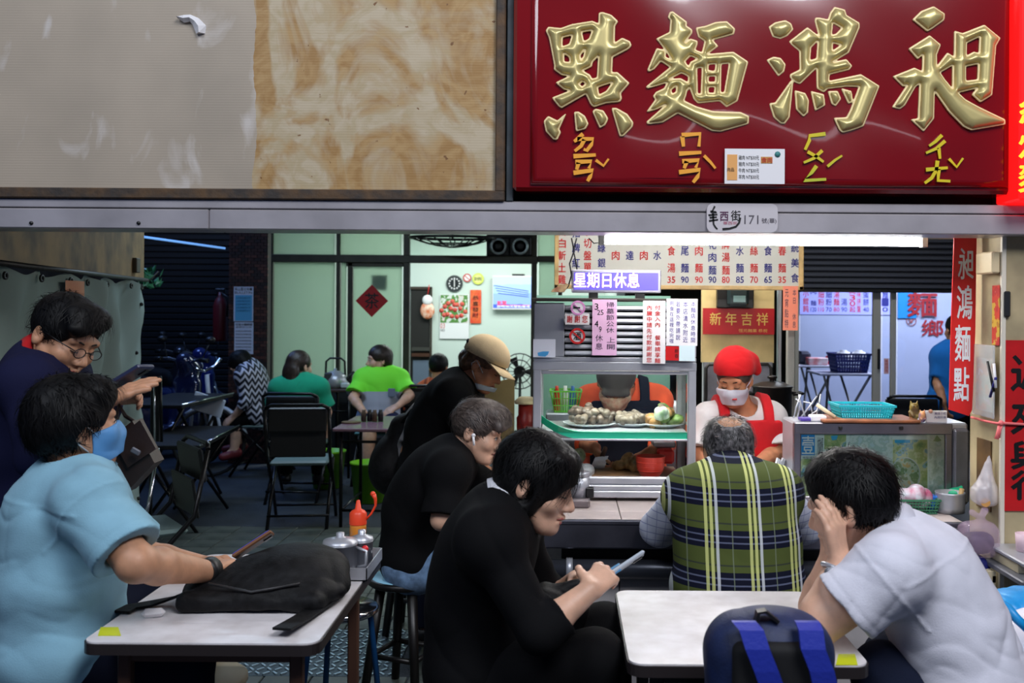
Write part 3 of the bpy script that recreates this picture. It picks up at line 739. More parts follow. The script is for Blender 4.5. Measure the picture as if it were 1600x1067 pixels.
GLYPHS = {
 'dot_noodle': ((840,10,4.85), [[(60,185),(80,155),(175,165),(260,135),(415,110),(460,130),(462,50),(490,43),(560,65),(612,115),(588,150),(585,275),(640,238),(700,265),(714,298),(690,325),(570,388),(566,500),(605,498),(699,583),(632,660),(640,700),(625,725),(520,735),(425,765),(400,745),(365,668),(180,774),(155,755),(106,692),(240,640),(195,630),(133,578),(235,530),(180,522),(122,480),(125,450),(95,290),(85,240)],
   [(45,870),(80,830),(150,865),(225,800),(165,930),(178,955),(150,1012),(120,1012),(62,950)], [(275,800),(310,797),(360,830),(387,890),(365,930),(290,950)], [(413,795),(440,775),(500,790),(537,850),(515,900),(470,925)], [(558,770),(600,770),(680,815),(727,880),(720,915),(650,987),(620,985)]],
   [[(458,383),(418,425),(412,458),(345,488),(400,520),(412,548),(448,540)], [(192,238),(258,223),(238,285),(188,303)], [(338,198),(410,187),(388,245),(352,265)], [(203,362),(238,388),(242,422),(203,418)], [(325,375),(356,332),(346,378),(330,404)], [(318,590),(342,572),(360,588),(337,608)], [(458,615),(562,580),(520,640),(468,668)]]),
 'wheat_noodle': ((1000,10,5.083), [[(218,92),(235,45),(260,40),(375,125),(370,155),(415,185),(415,215),(360,285),(400,256),(460,275),(455,310),(440,345),(490,365),(510,280),(460,245),(440,170),(520,155),(600,125),(690,118),(757,180),(745,225),(580,270),(624,318),(540,378),(740,360),(860,440),(775,755),(685,803),(630,755),(460,772),(425,740),(392,650),(352,748),(450,795),(580,832),(800,840),(867,872),(862,935),(640,997),(570,992),(300,852),(180,925),(60,938),(48,918),(200,785),(130,820),(45,845),(120,740),(100,715),(125,680),(190,650),(210,610),(60,655),(43,640),(235,485),(165,440),(115,500),(70,522),(55,508),(130,332),(195,345),(148,285),(124,258),(232,205),(240,110)]],
   [[(455,495),(488,490),(481,692),(459,692)], [(546,466),(598,462),(590,512),(543,508)], [(546,562),(595,558),(592,598),(546,598)], [(545,646),(590,643),(586,687),(545,684)], [(648,463),(703,457),(665,682),(642,682)], [(240,577),(330,533),(380,560),(378,602),(322,570)], [(360,440),(400,398),(448,418),(400,440),(385,475)], [(250,665),(287,637),(282,680),(255,692)], [(206,360),(242,420),(204,402)], [(400,655),(360,740),(425,770)][:0] or [(376,668),(362,735),(405,742),(392,672)]]),
 'wild_goose': ((1190,0,4.847), [[(50,205),(100,170),(180,153),(225,180),(240,225),(195,275),(140,299),(80,282)], [(33,455),(90,430),(145,440),(182,490),(170,545),(125,582)], [(56,790),(66,780),(100,778),(220,610),(240,618),(212,890),(175,940),(140,937),(88,890)],
   [(203,317),(345,206),(428,270),(420,240),(398,160),(404,135),(440,135),(500,148),(515,98),(550,52),(632,75),(642,115),(742,175),(742,210),(660,402),(545,470),(640,448),(687,500),(665,530),(515,567),(512,612),(600,594),(750,562),(893,652),(772,957),(690,987),(610,1008),(588,990),(542,893),(640,888),(670,830),(732,660),(640,657),(500,674),(470,702),(415,670),(412,522),(290,640),(250,625),(212,590),(213,563),(285,528),(283,392),(222,342)],
   [(248,683),(330,705),(358,760),(352,855),(315,887),(258,830)], [(368,688),(472,715),(482,800),(403,842)], [(498,690),(575,688),(602,750),(560,807),(528,790)], [(598,668),(680,690),(692,770),(655,790)]],
   [[(374,365),(420,318),(412,442),(368,456)], [(540,180),(602,215),(560,257),(532,265)], [(540,330),(593,345),(538,382)]]),
 'long_day': ((1385,0,4.85), [[(193,150),(260,85),(355,48),(442,105),(437,155),(350,217),(308,242)],
   [(163,370),(325,268),(412,340),(380,420),(382,500),(460,398),(508,430),(512,233),(575,252),(740,188),(864,290),(830,350),(800,722),(710,778),(643,718),(682,672),(545,705),(600,755),(700,810),(897,905),(902,945),(640,990),(580,962),(470,850),(365,700),(360,900),(280,1000),(178,905),(235,898),(247,640),(220,660),(140,800),(100,830),(38,815),(150,650),(122,657),(43,580),(210,513),(267,540),(270,420),(235,452)]],
   [[(608,328),(702,283),(696,402),(660,392),(606,422)], [(602,506),(690,488),(686,602),(602,612)], [(408,552),(497,500),(496,668),(440,600)]]) }
def gold_sign():
    m = bpy.data.materials.new('gold_relief'); m.use_nodes = True; b = m.node_tree.nodes['Principled BSDF']
    b.inputs['Base Color'].default_value = (*lin((206,190,128)), 1); b.inputs['Metallic'].default_value = .4; b.inputs['Roughness'].default_value = .36; return m
M_grelief = gold_sign(); M_edge = mat('pale_gold_edge', (240,216,160), .4)
for gname, ((ox, oy, sc), outs, holes) in GLYPHS.items():
    YC = YB-.080; pc = lambda q: (lambda p: (p.x, p.z))(P(ox+q[0]/sc, oy+q[1]/sc, YC))
    O = [[pc(q) for q in o] for o in outs]; Hs = [[pc(q) for q in h] for h in holes]
    allp = np.array([q for o in O for q in o]); vx = .0028
    lo = (allp[:,0].min()-.014, YC-.034, allp[:,1].min()-.014); hi = (allp[:,0].max()+.014, YC+.012, allp[:,1].max()+.014)
    s = SDF(lo, hi, vx); X, Z = np.meshgrid(s.ax[0], s.ax[2], indexing='ij')
    d = np.full(X.shape, -1e9)
    for o in O: d = np.maximum(d, sdpoly(X, Z, o))
    for h in Hs: d = np.minimum(d, -sdpoly(X, Z, h))
    for _ in range(2):
        dp = np.pad(d, 1, mode='edge'); d = (dp[:-2,1:-1]+dp[2:,1:-1]+dp[1:-1,:-2]+dp[1:-1,2:]+4*d)/8
    dd = d-.0045; R = .030
    hgt = np.where(dd > 0, .026*np.sqrt(np.clip(1-(1-np.minimum(dd, R)/R)**2, 0, 1)), -.02)
    yy = YC-s.ax[1][None,:,None]        # height above the face
    s.d = np.minimum(np.maximum(yy-np.maximum(hgt, 0)[:,None,:], -(dd)[:,None,:]), .05).astype(np.float32)
    ch = part('character', s.mesh('character', M_grelief, sign.location), M_grelief, sign, 'raised gold brush character')
    s.d = np.maximum(np.abs(yy-.001)-.004, -(d)[:,None,:]).astype(np.float32)
    part('character_edge', s.mesh('character_edge', M_edge, sign.location), M_edge, ch, 'pale outline of the gold character')
# phonetic symbols as brush strokes
M_yel = mat('yellow_green_print', (226,200,40), .3, noise=.5, scale=9, rgb2=(190,196,60)); M_org = mat('orange_print', (245,170,60), .3)
def strokes(lst, w, Y, mt, par, name='phonetic_mark'):
    m = MB()
    for st in lst:
        pts = [P(u, v, Y) for u, v in st]; n = len(pts); k = []
        for i, p in enumerate(pts):
            t = (pts[min(i+1, n-1)]-pts[max(i-1, 0)]).normalized(); nn = Vector((-t.z, 0, t.x)); ww = w*(1.15 if i == 0 else .8 if i == n-1 else 1)
            k += [p+nn*ww, p-nn*ww, p-nn*ww+Vector((0,.004,0)), p+nn*ww+Vector((0,.004,0))]
        m.add(k, [(i*4+j, i*4+(j+1) % 4, (i+1)*4+(j+1) % 4, (i+1)*4+j) for i in range(n-1) for j in range(4)]+[(0,1,2,3), (4*n-4,4*n-3,4*n-2,4*n-1)])
    return part(name, m, mt, par)
YS = YB-.084
strokes([[(911,209),(900,219),(897,221)],[(902,217),(927,217),(924,226),(917,235),(912,233)],[(913,218),(908,228),(898,236)]], .0062, YS, M_org, sign)
strokes([[(896,244),(931,242)],[(899,253),(924,252),(920,263)],[(904,254),(901,265)],[(896,270),(927,266),(922,276),(918,283)]], .0068, YS, M_org, sign)
strokes([[(931,250),(943,259),(951,248)]], .0045, YS, M_org, sign)
strokes([[(1066,213),(1068,229)],[(1065,211),(1094,209),(1092,229)]], .0068, YS, M_org, sign)
strokes([[(1061,240),(1096,238)],[(1066,252),(1092,250),(1087,262)],[(1073,252),(1069,263)],[(1061,269),(1094,265),(1090,276),(1083,285)]], .0068, YS, M_org, sign)
strokes([[(1100,243),(1110,253),(1118,263)]], .0048, YS, M_org, sign)
strokes([[(1290,209),(1265,212),(1265,219),(1258,234)]], .0058, YS, M_yel, sign)
strokes([[(1262,237),(1275,244),(1287,253)],[(1285,235),(1272,247),(1256,254)]], .0052, YS, M_yel, sign)
strokes([[(1276,259),(1268,270),(1256,282),(1291,280)]], .0058, YS, M_yel, sign); strokes([[(1293,260),(1305,250),(1316,243)]], .0042, YS, M_yel, sign)
strokes([[(1472,211),(1462,221),(1452,228)],[(1477,220),(1463,232),(1447,239)],[(1467,231),(1469,248)]], .0052, YS, M_yel, sign)
strokes([[(1447,265),(1481,262)],[(1465,251),(1463,266),(1456,278),(1445,286)],[(1467,264),(1466,282),(1485,283)]], .0058, YS, M_yel, sign); strokes([[(1483,248),(1495,261),(1505,247)]], .0042, YS, M_yel, sign)
# card stuck on the sign
x0, z0, x1, z1 = pquad(1132, 233, 1226, 287, YB-.086)
card = thing('notice_card', 'small white printed card stuck low on the red sign', 'card', ((x0+x1)/2, YB-.086, z0))
m = MB(); m.box((x0, YB-.089, z0), (x1, YB-.084, z1)); part('card_sheet', m, M_white, card)
M_orng = mat('orange_print_flat', (232,168,96), .6)
m = MB(); m.box((x0+.008, YB-.0905, z0+.012), (x0+.042, YB-.089, z1-.020)); part('orange_band', m, M_orng, card)
for i, t in enumerate(('雞肉 NT$30元', '豬肉 NT$30元', '牛肉 NT$30元', '羊肉 NT$30元')):
    textpx(t, 1154, 243+i*10, 1186, 250+i*10, YB-.089, M_ink, card)
m = MB(); pbox(m, 1189, 245, 1207, 255, YB-.0905, .002); part('stamp_block', m, mat('amber_print', (196,140,70), .6), card)
textpx('食肉', 1189.5, 246, 1206.5, 254, YB-.091, M_redink, card); textpx('肉品', 1136, 262, 1147, 268, YB-.0905, M_ink, card)
p = P(1215, 241, YB-.0905); m = MB(); m.lathe([(.0001,-.001),(.010,-.001),(.010,.001),(.0001,.001)], (p.x, p.y, p.z), 8, 'Y'); part('round_mark', m, mat('teal_print', (60,130,130), .6), card)
# lit sign at the right edge
x0, z0 = P(1590, 313, YB-.12).x, P(1590, 313, YB-.12).z
rs = thing('neighbour_sign', 'lit red sign with yellow characters cut off by the right edge', 'sign', (x0+.2, YB-.1, z0))
m = MB(); m.box((x0, YB-.13, z0), (x0+.45, YB+.05, 2.9), .006); part('light_box', m, mat('lit_red', (200,16,20), .3, emit=(225,20,20), estr=1.3), rs)
textpx(vert('紅燒麵'), 1591, 150, 1665, 300, YB-.131, mat('lit_yellow', (250,210,60), .4, emit=(250,200,40), estr=.7), rs, bold=.02, depth=.003)
# house number plate
x0, z0, x1, z1 = pquad(1104, 318.5, 1215, 363, YB-.02)
hp = thing('house_number_plate', 'white house number plate reading 171 hung on the steel beam', 'plate', ((x0+x1)/2, YB-.02, z0))
def rrect(x0, z0, x1, z1, r, n=5):
    out = []
    for cx_, cz_, a0 in ((x1-r, z1-r, 0), (x0+r, z1-r, 90), (x0+r, z0+r, 180), (x1-r, z0+r, 270)):
        for i in range(n+1):
            a = math.radians(a0+90*i/n); out.append((cx_+r*math.cos(a), cz_+r*math.sin(a)))
    return out
m = MB(); m.prism(rrect(x0, z0, x1, z1, .022), YB-.024, YB-.012); part('plate_sheet', m, mat('plate_white', (206,200,204), .4), hp)
strokes([[(1117,322),(1112,332),(1120,332)],[(1110,330),(1119,331)],[(1107,336),(1121,335)],[(1109,340),(1120,339)],[(1108,345),(1122,343)],[(1114,333),(1115,350),(1118,355),(1121,358)]], .0028, YB-.026, M_ink, hp, 'brush_lettering')
strokes([[(1129,358),(1140,357),(1150,354),(1155,348),(1157,340)]], .0034, YB-.026, M_ink, hp, 'brush_lettering')
textpx('西', 1125, 331, 1138, 345, YB-.024, mat('plum_ink', (80,30,70), .6), hp, bold=.02); textpx('街', 1142, 329, 1157, 345, YB-.024, M_ink, hp, bold=.015)
textpx('華西街', 1130, 346, 1152, 351, YB-.024, mat('pink_ink', (190,110,130), .6), hp)
textpx('171', 1163, 336.5, 1185, 350, YB-.024, mat('grey_ink', (90,84,92), .6), hp); textpx('號(華)', 1190, 341, 1213, 350, YB-.024, mat('grey_ink', (90,84,92), .6), hp)
m = MB(); m.cyl((.25, -1.0, 2.74), (2.9, -1.0, 2.74), .016, n=10); single('market_tube', m, mat('market_tube_glow', (255,250,255), .4, emit=(250,245,255), estr=5), 'long bare market tube lamp across the street, seen as streaks in the red sign', 'lamp')
# ---------------------------------------------------------------- counter
YF = 3.67; ZC = .76; YK = 4.06
xc0, xc1 = -.24, 1.50
ctr = thing('counter', 'long tiled noodle counter with a steel front edge under the red sign', 'counter', (.6, 4.1, 0))
m = MB(); m.box((xc0, YF, ZC-.10), (xc1, YF+.03, ZC+.004), .006); m.box((xc0, YF-.004, ZC-.012), (xc1, YF+.02, ZC+.006), .004); part('front_edge', m, mat('counter_steel', (128,128,142), .35, .9, noise=.2, scale=5), ctr, 'brushed steel front edge')
m = MB(); m.box((xc0, YF+.03, ZC-.10), (xc1, 4.52, ZC-.012)); part('slab', m, M_dark, ctr)
M_ct = mat('counter_tile', (214,198,192), .3, noise=.08, scale=9)
xs = [xc0, -.035+.0, .13, .33, .53, .73, .93, 1.13, 1.33, 1.5]; xs = [xc0]+[-.012+.236*i for i in range(7)]+[xc1]
for i in range(len(xs)-1):
    for (ya, yb) in ((YF+.034, 3.87), (3.873, 4.10), (4.103, 4.36), (4.363, 4.515)):
        m = MB(); m.box((xs[i]+.0015, ya, ZC-.012), (xs[i+1]-.0015, yb, ZC-.001), .002); part('tile', m, M_ct, ctr)
m = MB(); m.box((xc0+.24, YF+.10, 0), (xc1, YF+.16, ZC-.10)); part('base_wall', m, M_dark, ctr)
M_wt = mat('white_wall_tile', (196,190,190), .3, noise=.12, scale=6)
wt = MB(); wt.box((-.0985,0,-.0985), (.0985,.012,.0985), .003); wme = wt.mesh('wall_tile', M_wt)
for i in range(7):
    for j in range(3): ident_add(ctr, 'wall_tile', wme, Vector((.12+.2*i, YF+.087, .10+.2*j))-Vector(ctr.location), ctr)
m = MB(); m.cyl((xc0+.02, YF+.045, .575), (xc1, YF+.045, .575), .036, n=18); part('foot_pipe', m, mat('pipe_grey', (70,72,80), .3, .5), ctr, 'thick dark grey pipe along the counter front')
for x in (.03, .62, 1.2):
    m = MB(); m.cyl((x-.012, YF+.045, .575), (x+.012, YF+.045, .575), .041, n=18); part('pipe_clamp', m, M_steel, ctr)
# ---------------------------------------------------------------- glass food case
cx0, cx1 = P(833, 600, YK).x, P(1088, 600, YK).x; ZT = P(960, 466, YK).z; ZG = P(960, 566, YK).z; YR = YK+.42
case = thing('food_display_case', 'steel food case with glass front and louvred top on the counter', 'display case', ((cx0+cx1)/2, YK+.2, ZC))
fw = .034
def rod(mb, a, b, w): mb.box((min(a[0], b[0])-w[0], min(a[1], b[1])-w[1], min(a[2], b[2])-w[2]), (max(a[0], b[0])+w[0], max(a[1], b[1])+w[1], max(a[2], b[2])+w[2]), .003)
for x, nm in ((cx0+fw/2, 'post'), (cx1-fw/2, 'post')):
    m = MB(); m.box((x-fw/2, YK, ZC), (x+fw/2, YK+fw, ZG), .004); part(nm, m, M_steel, case)
    m = MB(); m.box((x-fw/2, YR-fw, ZC), (x+fw/2, YR, ZG), .004); part(nm, m, M_steel, case)
m = MB(); m.box((cx0-.001, YK-.0015, ZG-.035), (cx1+.001, YK+fw+.001, ZG+.002), .004); part('top_rail', m, M_steel, case)
m = MB(); m.box((cx0+fw, YK+.004, ZG-.05), (cx1-fw, YK+.016, ZG-.036), .002); part('glass_bead', m, M_steel, case)
zsh = P(960, 676, YK+.03).z
m = MB(); m.box((cx0+fw, YK+.035, zsh-.006), (cx1-fw, YR-.02, zsh+.006), .002); part('shelf', m, M_steel, case)
m = MB(); m.box((cx0+.02, YK+.002, zsh-.030), (cx1-fw, YK+.022, zsh-.022), .002); part('shelf_rail', m, M_steel, case)
m = MB(); vs = []; n = 22       # green edge strip sagging from the left post
for i in range(n+1):
    t = i/n; x = cx0+.030+(cx1-cx0-.062)*t; dz = .07*max(0, 1-t*3.2)**2.2
    vs += [Vector((x, YK+.014, zsh+.004+dz)), Vector((x, YK+.026, zsh+.004+dz)), Vector((x, YK+.026, zsh-.026+dz)), Vector((x, YK+.014, zsh-.026+dz))]
m.add(vs, [(i*4+j, i*4+(j+1) % 4, (i+1)*4+(j+1) % 4, (i+1)*4+j) for i in range(n) for j in range(4)]+[(0,1,2,3), (4*n,4*n+1,4*n+2,4*n+3)]); part('edge_strip', m, mat('green_strip', (50,190,150), .3), case, 'green plastic strip along the shelf edge')
m = MB(); m.box((cx0+fw, YK+.008, zsh+.004), (cx1-fw, YK+.012, ZG-.036)); part('front_glass', m, glassmat('clear_glass', (248,255,252)), case)
m = MB(); m.box((cx0+.010, YK+fw, zsh), (cx0+.014, YR-fw, ZG)); part('side_glass', m, glassmat('clear_glass'), case)
m = MB(); m.box((cx1-.014, YK+fw, ZC+.06), (cx1-.010, YR-fw, ZG)); part('side_glass', m, glassmat('clear_glass'), case)
z0 = P(960, 778, YK).z; z1 = P(960, 746, YK).z
m = MB(); xa_ = P(915, 760, YK).x
m.box((xa_, YK+.0, z0), (cx1-.03, YK+.02, z0+.028), .004); m.box((xa_, YK+.006, z0+.028), (cx1-.03, YK+.026, z0+.05), .004); m.box((xa_+.004, YK+.012, z0+.05), (cx1-.03, YK+.04, z1), .006); part('front_tray_rail', m, M_steel, case, 'stepped steel rail along the case foot')
m = MB(); m.box((xa_+.01, YK+.03, z0+.02), (cx1-.03, YR+.1, z1-.035), .004); part('work_board', m, mat('work_top', (170,160,148), .4, .3), case)
# light tube inside the case and upper louvred box
m = MB(); m.box((cx0, YK, ZG+.002), (cx1, YR, ZG+.02), .003); part('case_roof', m, M_steel, case)
xl = P(882, 500, YK).x; xr = P(1003, 500, YK).x
m = MB(); m.box((cx0, YK+.004, ZG+.02), (xl, YR, ZT-.02), .004); part('side_panel', m, M_steel, case)
m = MB(); m.box((P(1086,500,YK).x-.03, YK+.006, ZG+.02), (cx1, YR, ZT-.02), .004); part('side_panel', m, M_steel, case)
m = MB(); m.box((xl, YK+.10, ZG+.02), (cx1-.03, YK+.12, ZT-.03)); part('louvre_back', m, mat('louvre_back', (30,30,32), .6, .3), case)
nl = 8; hz = (ZT-.03-ZG-.02)/nl
lm = MB(); lm.box((-(cx1-.03-xl)/2, -.016, -hz*.36), ((cx1-.03-xl)/2, .0, hz*.36), .004); lme = lm.mesh('louvre', M_steel)
for i in range(nl): ident_add(case, 'louvre', lme, Vector(((xl+cx1-.03)/2, YK+.024, ZG+.02+hz*(i+.5)))-Vector(case.location), case).rotation_euler = (-.35, 0, 0)
m = MB(); m.box((cx0-.01, YK-.01, ZT-.012), (cx1+.004, YR, ZT), .003); part('top_angle', m, mat('top_angle', (80,74,70), .5, .6), case)
lamp('case_lamp', ((cx0+cx1)/2, YK+.10, ZG-.055), 3.2, .5, (1.0, .97, .92), None, size_y=.03)
m = MB(); m.cyl((cx0+.06, YK+.07, ZG-.03), (cx1-.06, YK+.07, ZG-.03), .012, n=10); part('tube_lamp', m, mat('case_tube', (255,250,240), .4, emit=(255,250,240), estr=3.0), case)
# papers stuck on the case
def note(name, label, u0, v0, u1, v1, Y, m_, lines, th=.0012, cat='notice'):
    x0, z0, x1, z1 = pquad(u0, v0, u1, v1, Y); t = thing(name, label, cat, ((x0+x1)/2, Y, z0))
    b = MB(); b.box((x0, Y-th, z0), (x1, Y, z1)); part('sheet', b, m_, t)
    for (s, a, bb, c, d, ink, kw) in lines: textpx(s, a, bb, c, d, Y-th, ink, t, **kw)
    return t
YN = YK-.012
M_pinkp = mat('pink_paper', (246,196,232), .6); M_oinkp = mat('salmon_paper', (255,150,120), .6)
M_hand = mat('hand_ink', (70,50,80), .6); M_vio = mat('violet_ink', (80,70,150), .6)
note('pink_notice', 'pink handwritten closing notice taped on the case louvres', 925, 468, 964, 555, YN, M_pinkp, [('3', 929, 474, 935, 484, M_ink, {}), ('25', 933, 484, 943, 492, M_ink, {}), ('4', 929, 501, 935, 511, M_ink, {}), ('9', 936, 510, 940, 519, M_ink, {}), (vert('休息'), 930, 523, 942, 546, M_hand, {}), (vert('掃墓節公休'), 947, 472, 960, 520, M_hand, {}), (vert('上開'), 948, 527, 961, 546, M_hand, {})])
note('vertical_notice', 'white paper strip with two columns of red writing on the case', 1004, 470, 1040, 568, YN, M_white, [(vert('內臟中請先付款謝謝您'), 1010, 477, 1019, 566, M_redink, dict(bold=.012)), (vert('付金入內'), 1023, 477, 1032, 511, M_redink, dict(bold=.012)), (vert('餐畢請享麵'), 1023, 524, 1032, 567, M_redink, dict(bold=.012))])
note('letter_notice', 'white sheet with four columns of violet handwriting on the case', 1041, 467, 1090, 540, YN-.001, M_white, [(vert('用食在這裡吃完喔'), 1046, 471, 1053, 536, M_vio, {}), (vert('若要外帶請說'), 1056, 471, 1063, 531, M_vio, {}), (vert('本店清水附近'), 1067, 471, 1075, 535, M_vio, {}), (vert('本麵店休息時間'), 1079, 471, 1087, 535, M_vio, {})])
note('red_card', 'small red card with dark writing below the violet letter', 1040, 541, 1061, 563, YN, M_red, [(vert('新春'), 1054, 545, 1060, 559, M_ink, {})], cat='card')
note('pale_card', 'small pale blue card at the lower right corner of the case top', 1061, 540, 1086, 564, YN-.002, mat('pale_blue_card', (216,236,242), .5), [], cat='card')
note('thanks_sign', 'white strip with red thank you characters on the case louvres', 883, 490, 921, 507, YN, M_white, [('謝 謝 您', 886, 493, 918, 504, M_redink, dict(bold=.02))], cat='sign')
note('blue_sticker_sheet', 'white sheet with a blue patch on the left of the steel case', 833, 530, 868, 558, YN, mat('pale_sheet', (226,228,240), .5), [], cat='sticker')
m = MB(); a = [(841,556),(840,551),(848,549),(858,549),(856,554),(852,557)]; b = [P(u, v, YN-.0015) for u, v in a]; m.prism([(p.x, p.z) for p in b], YN-.0022, YN-.0012); part('blue_patch', m, mat('sky_ink', (70,160,220), .5), bpy.data.objects['blue_sticker_sheet'])
def ban_sign(name, label, u, v, r, Y, ring, face, char=None, cat='sign', bar=True):
    p = P(u, v, Y); k = r/F*Y; t = thing(name, label, cat, p-Vector((0,0,k)))
    b = MB(); b.disc(p, k, 'Y', 28, .002); part('disc', b, face, t)
    b = MB(); b.lathe([(k*.74,-.002),(k,-.002),(k,0),(k*.74,0),(k*.74,-.002)], (p.x, Y-.001, p.z), 28, 'Y', False); part('ring', b, ring, t)
    if char: text_mesh(char, (p.x-k*.5, p.z-k*.5, p.x+k*.5, p.z+k*.5), Y-.001, M_ink, t, bold=.02)
    if bar:
        b = MB(); b.box((p.x-k*.85, Y-.004, p.z-k*.09), (p.x+k*.85, Y-.002, p.z+k*.09), 0, Matrix.Rotation(.72, 3, 'Y'), p+Vector((0,-.003,0))); part('bar', b, ring, t)
    return t, p, k
ban_sign('no_alcohol_sign', 'round red no drinking sign on the case louvres', 902, 525, 12.5, YN, M_redink, M_white, '酒')
t, p, k = ban_sign('no_smoking_sign', 'round pink rimmed no smoking sign above the thanks strip', 903, 481, 11.5, YN, mat('pink_rim', (226,150,210), .5), M_white)
m = MB(); m.box((p.x-k*.6, YN-.004, p.z-k*.08), (p.x+k*.3, YN-.002, p.z+k*.12)); part('cigarette', m, M_ink, t)
# LED sign
YL = 4.28
x0, z0, x1, z1 = pquad(893, 422, 1033, 457, YL)
led = thing('led_sign', 'lit purple message panel with glowing characters above the food case', 'sign', ((x0+x1)/2, YL, z0))
m = MB(); m.box((x0, YL, z0), (x1, YL+.05, z1), .004); part('housing', m, mat('led_frame', (200,196,214), .35, .6), led)
m = MB(); m.box((x0+.010, YL-.003, z0+.012), (x1-.012, YL+.002, z1-.012)); part('screen', m, mat('led_screen', (90,80,190), .4, emit=(112,100,205), estr=.75), led)
textpx('星期日休息', 897, 426.5, 999, 449, YL-.004, mat('led_glow', (255,220,255), .4, emit=(255,214,255), estr=1.7), led, bold=.022)
m = MB()
for u in (927, 1000):
    p = P(u, 459, YL+.02); m.box((p.x-.02, YL+.01, ZT-.004), (p.x+.02, YL+.04, z0+.002))
part('bracket', m, M_black, led)
m = MB(); m.tube([P(893,372,YL+.02), P(897,392,YL+.02), P(890,412,YL+.02), P(893,430,YL+.02), P(888,447,YL+.02), P(880,456,YL+.02)], .0035, 6); m.tube([P(901,372,YL+.03), P(896,392,YL+.03), P(900,410,YL+.03), P(902,425,YL+.03)], .0035, 6); m.tube([P(920,372,YL+.02), P(928,380,YL+.02), P(936,379,YL+.02), P(936,370,YL+.02)], .003, 6)
single('cable', m, M_black, 'black cables hanging beside the purple message panel', 'cable')
x0, z0, x1, z1 = pquad(861, 443, 889, 456, YL)
m = MB(); m.prism([(x0, z0), (x1-.02, z0-.001), (x1, z1-.004), (x1-.014, z1), (x0+.008, z0+.012)], YL-.02, YL+.06); single('cardboard_box', m, mat('box_red', (150,40,34), .6, noise=.5, scale=20, rgb2=(220,196,150)), 'small red and tan carton lying on top of the case', 'box')
# fluorescent tube under the beam
ya = 3.84; a, b = P(945, 375, ya), P(1438, 375, ya); zt_ = a.z
tl = thing('tube_light', 'bright white fluorescent tube under the steel beam', 'lamp', ((a.x+b.x)/2, ya, zt_))
m = MB(); m.cyl((a.x, ya, zt_), (b.x, ya, zt_), .016, n=14); part('tube', m, mat('tube_glow', (255,255,255), .4, emit=(255,255,255), estr=46), tl)
m = MB(); m.box((a.x-.03, ya-.025, zt_+.018), (b.x+.03, ya+.025, zb+.032), .004); part('batten', m, mat('batten_white', (220,220,214), .4), tl)
for x in (a.x-.012, b.x+.012):
    m = MB(); m.box((x-.012, ya-.018, zt_-.02), (x+.012, ya+.018, zt_+.02), .003); part('end_cap', m, mat('batten_white', (220,220,214), .4), tl)
lamp('tube_lamp', ((a.x+b.x)/2, ya+.0, zt_-.02), 2.5, 1.1, (1.0, .98, .96), None, size_y=.06)
# ---------------------------------------------------------------- menu board
YM = 5.15
x0, z0, x1, z1 = pquad(866, 340, 1256, 451, YM)
menu = thing('menu_board', 'pale menu board with columns of red and blue dishes and prices', 'menu board', ((x0+x1)/2, YM, z0))
m = MB(); m.box((x0+.02, YM+.005, z0+.02), (x1-.02, YM+.02, z1)); part('panel', m, mat('menu_grey', (206,206,196), .5), menu)
m = MB(); M_wood = mat('pale_wood', (226,190,128), .5, noise=.2, scale=12)
m.box((x0, YM-.01, z0), (x1, YM+.03, z0+.022), .003); m.box((x0, YM-.01, z0), (x0+.022, YM+.03, z1), .003); m.box((x1-.024, YM-.01, z0), (x1, YM+.03, z1), .003); part('frame', m, M_wood, menu); m = MB(); m.tube([(x0+.15, YM+.01, z1-.02), (x0+.15, YM+.01, 2.76)], .006, 6); m.tube([(x1-.15, YM+.01, z1-.02), (x1-.15, YM+.01, 2.76)], .006, 6); part('hanger', m, M_black, menu)
cols = [(878, 'R', '西白斬土雞', None), (900, 'B', '招牌紅燒', None), (918, 'R', '汆切盤單點', None), (940, 'B', '大綠銀芽', None), (962, 'R', '雞肉飯', None), (984, 'B', '阿達麵', None), (1006, 'R', '家肉飯', None), (1027, 'B', '下水湯', None), (1049, 'R', '高食湯', '35'), (1070, 'B', '龍尾麵', '90'), (1092, 'R', '雞肉麵', '90'), (1113, 'B', '羽花肉麵', '90'), (1134, 'R', '招牌湯麵', '80'), (1156, 'B', '下水麵', '85'), (1178, 'R', '肉絲麵', '70'), (1200, 'B', '高食麵', '65'), (1222, 'R', '陽春麵', '35'), (1242, 'B', '傳統美食', None)]
for u, c, s, pr in cols:
    ink = M_redink if c == 'R' else M_blueink; n = len(s); top, bot = 352, (432 if pr else 446)
    for i, ch in enumerate(s):
        v = top+(bot-top)*(i+.5)/n; textpx(ch, u-6, v-7, u+6, v+7, YM+.004, ink, menu, bold=.022)
    if pr: textpx(pr, u-6, 432, u+6, 442, YM+.004, ink, menu, bold=.02)
note('salmon_notice', 'salmon pink paper strip with handwriting hanging right of the menu board', 1223, 447, 1247, 516, YM-.0095, M_oinkp, [(vert('元宵點特'), 1226, 452, 1232, 512, M_hand, {}), (vert('本日 休息'), 1238, 452, 1244, 512, M_hand, {})])
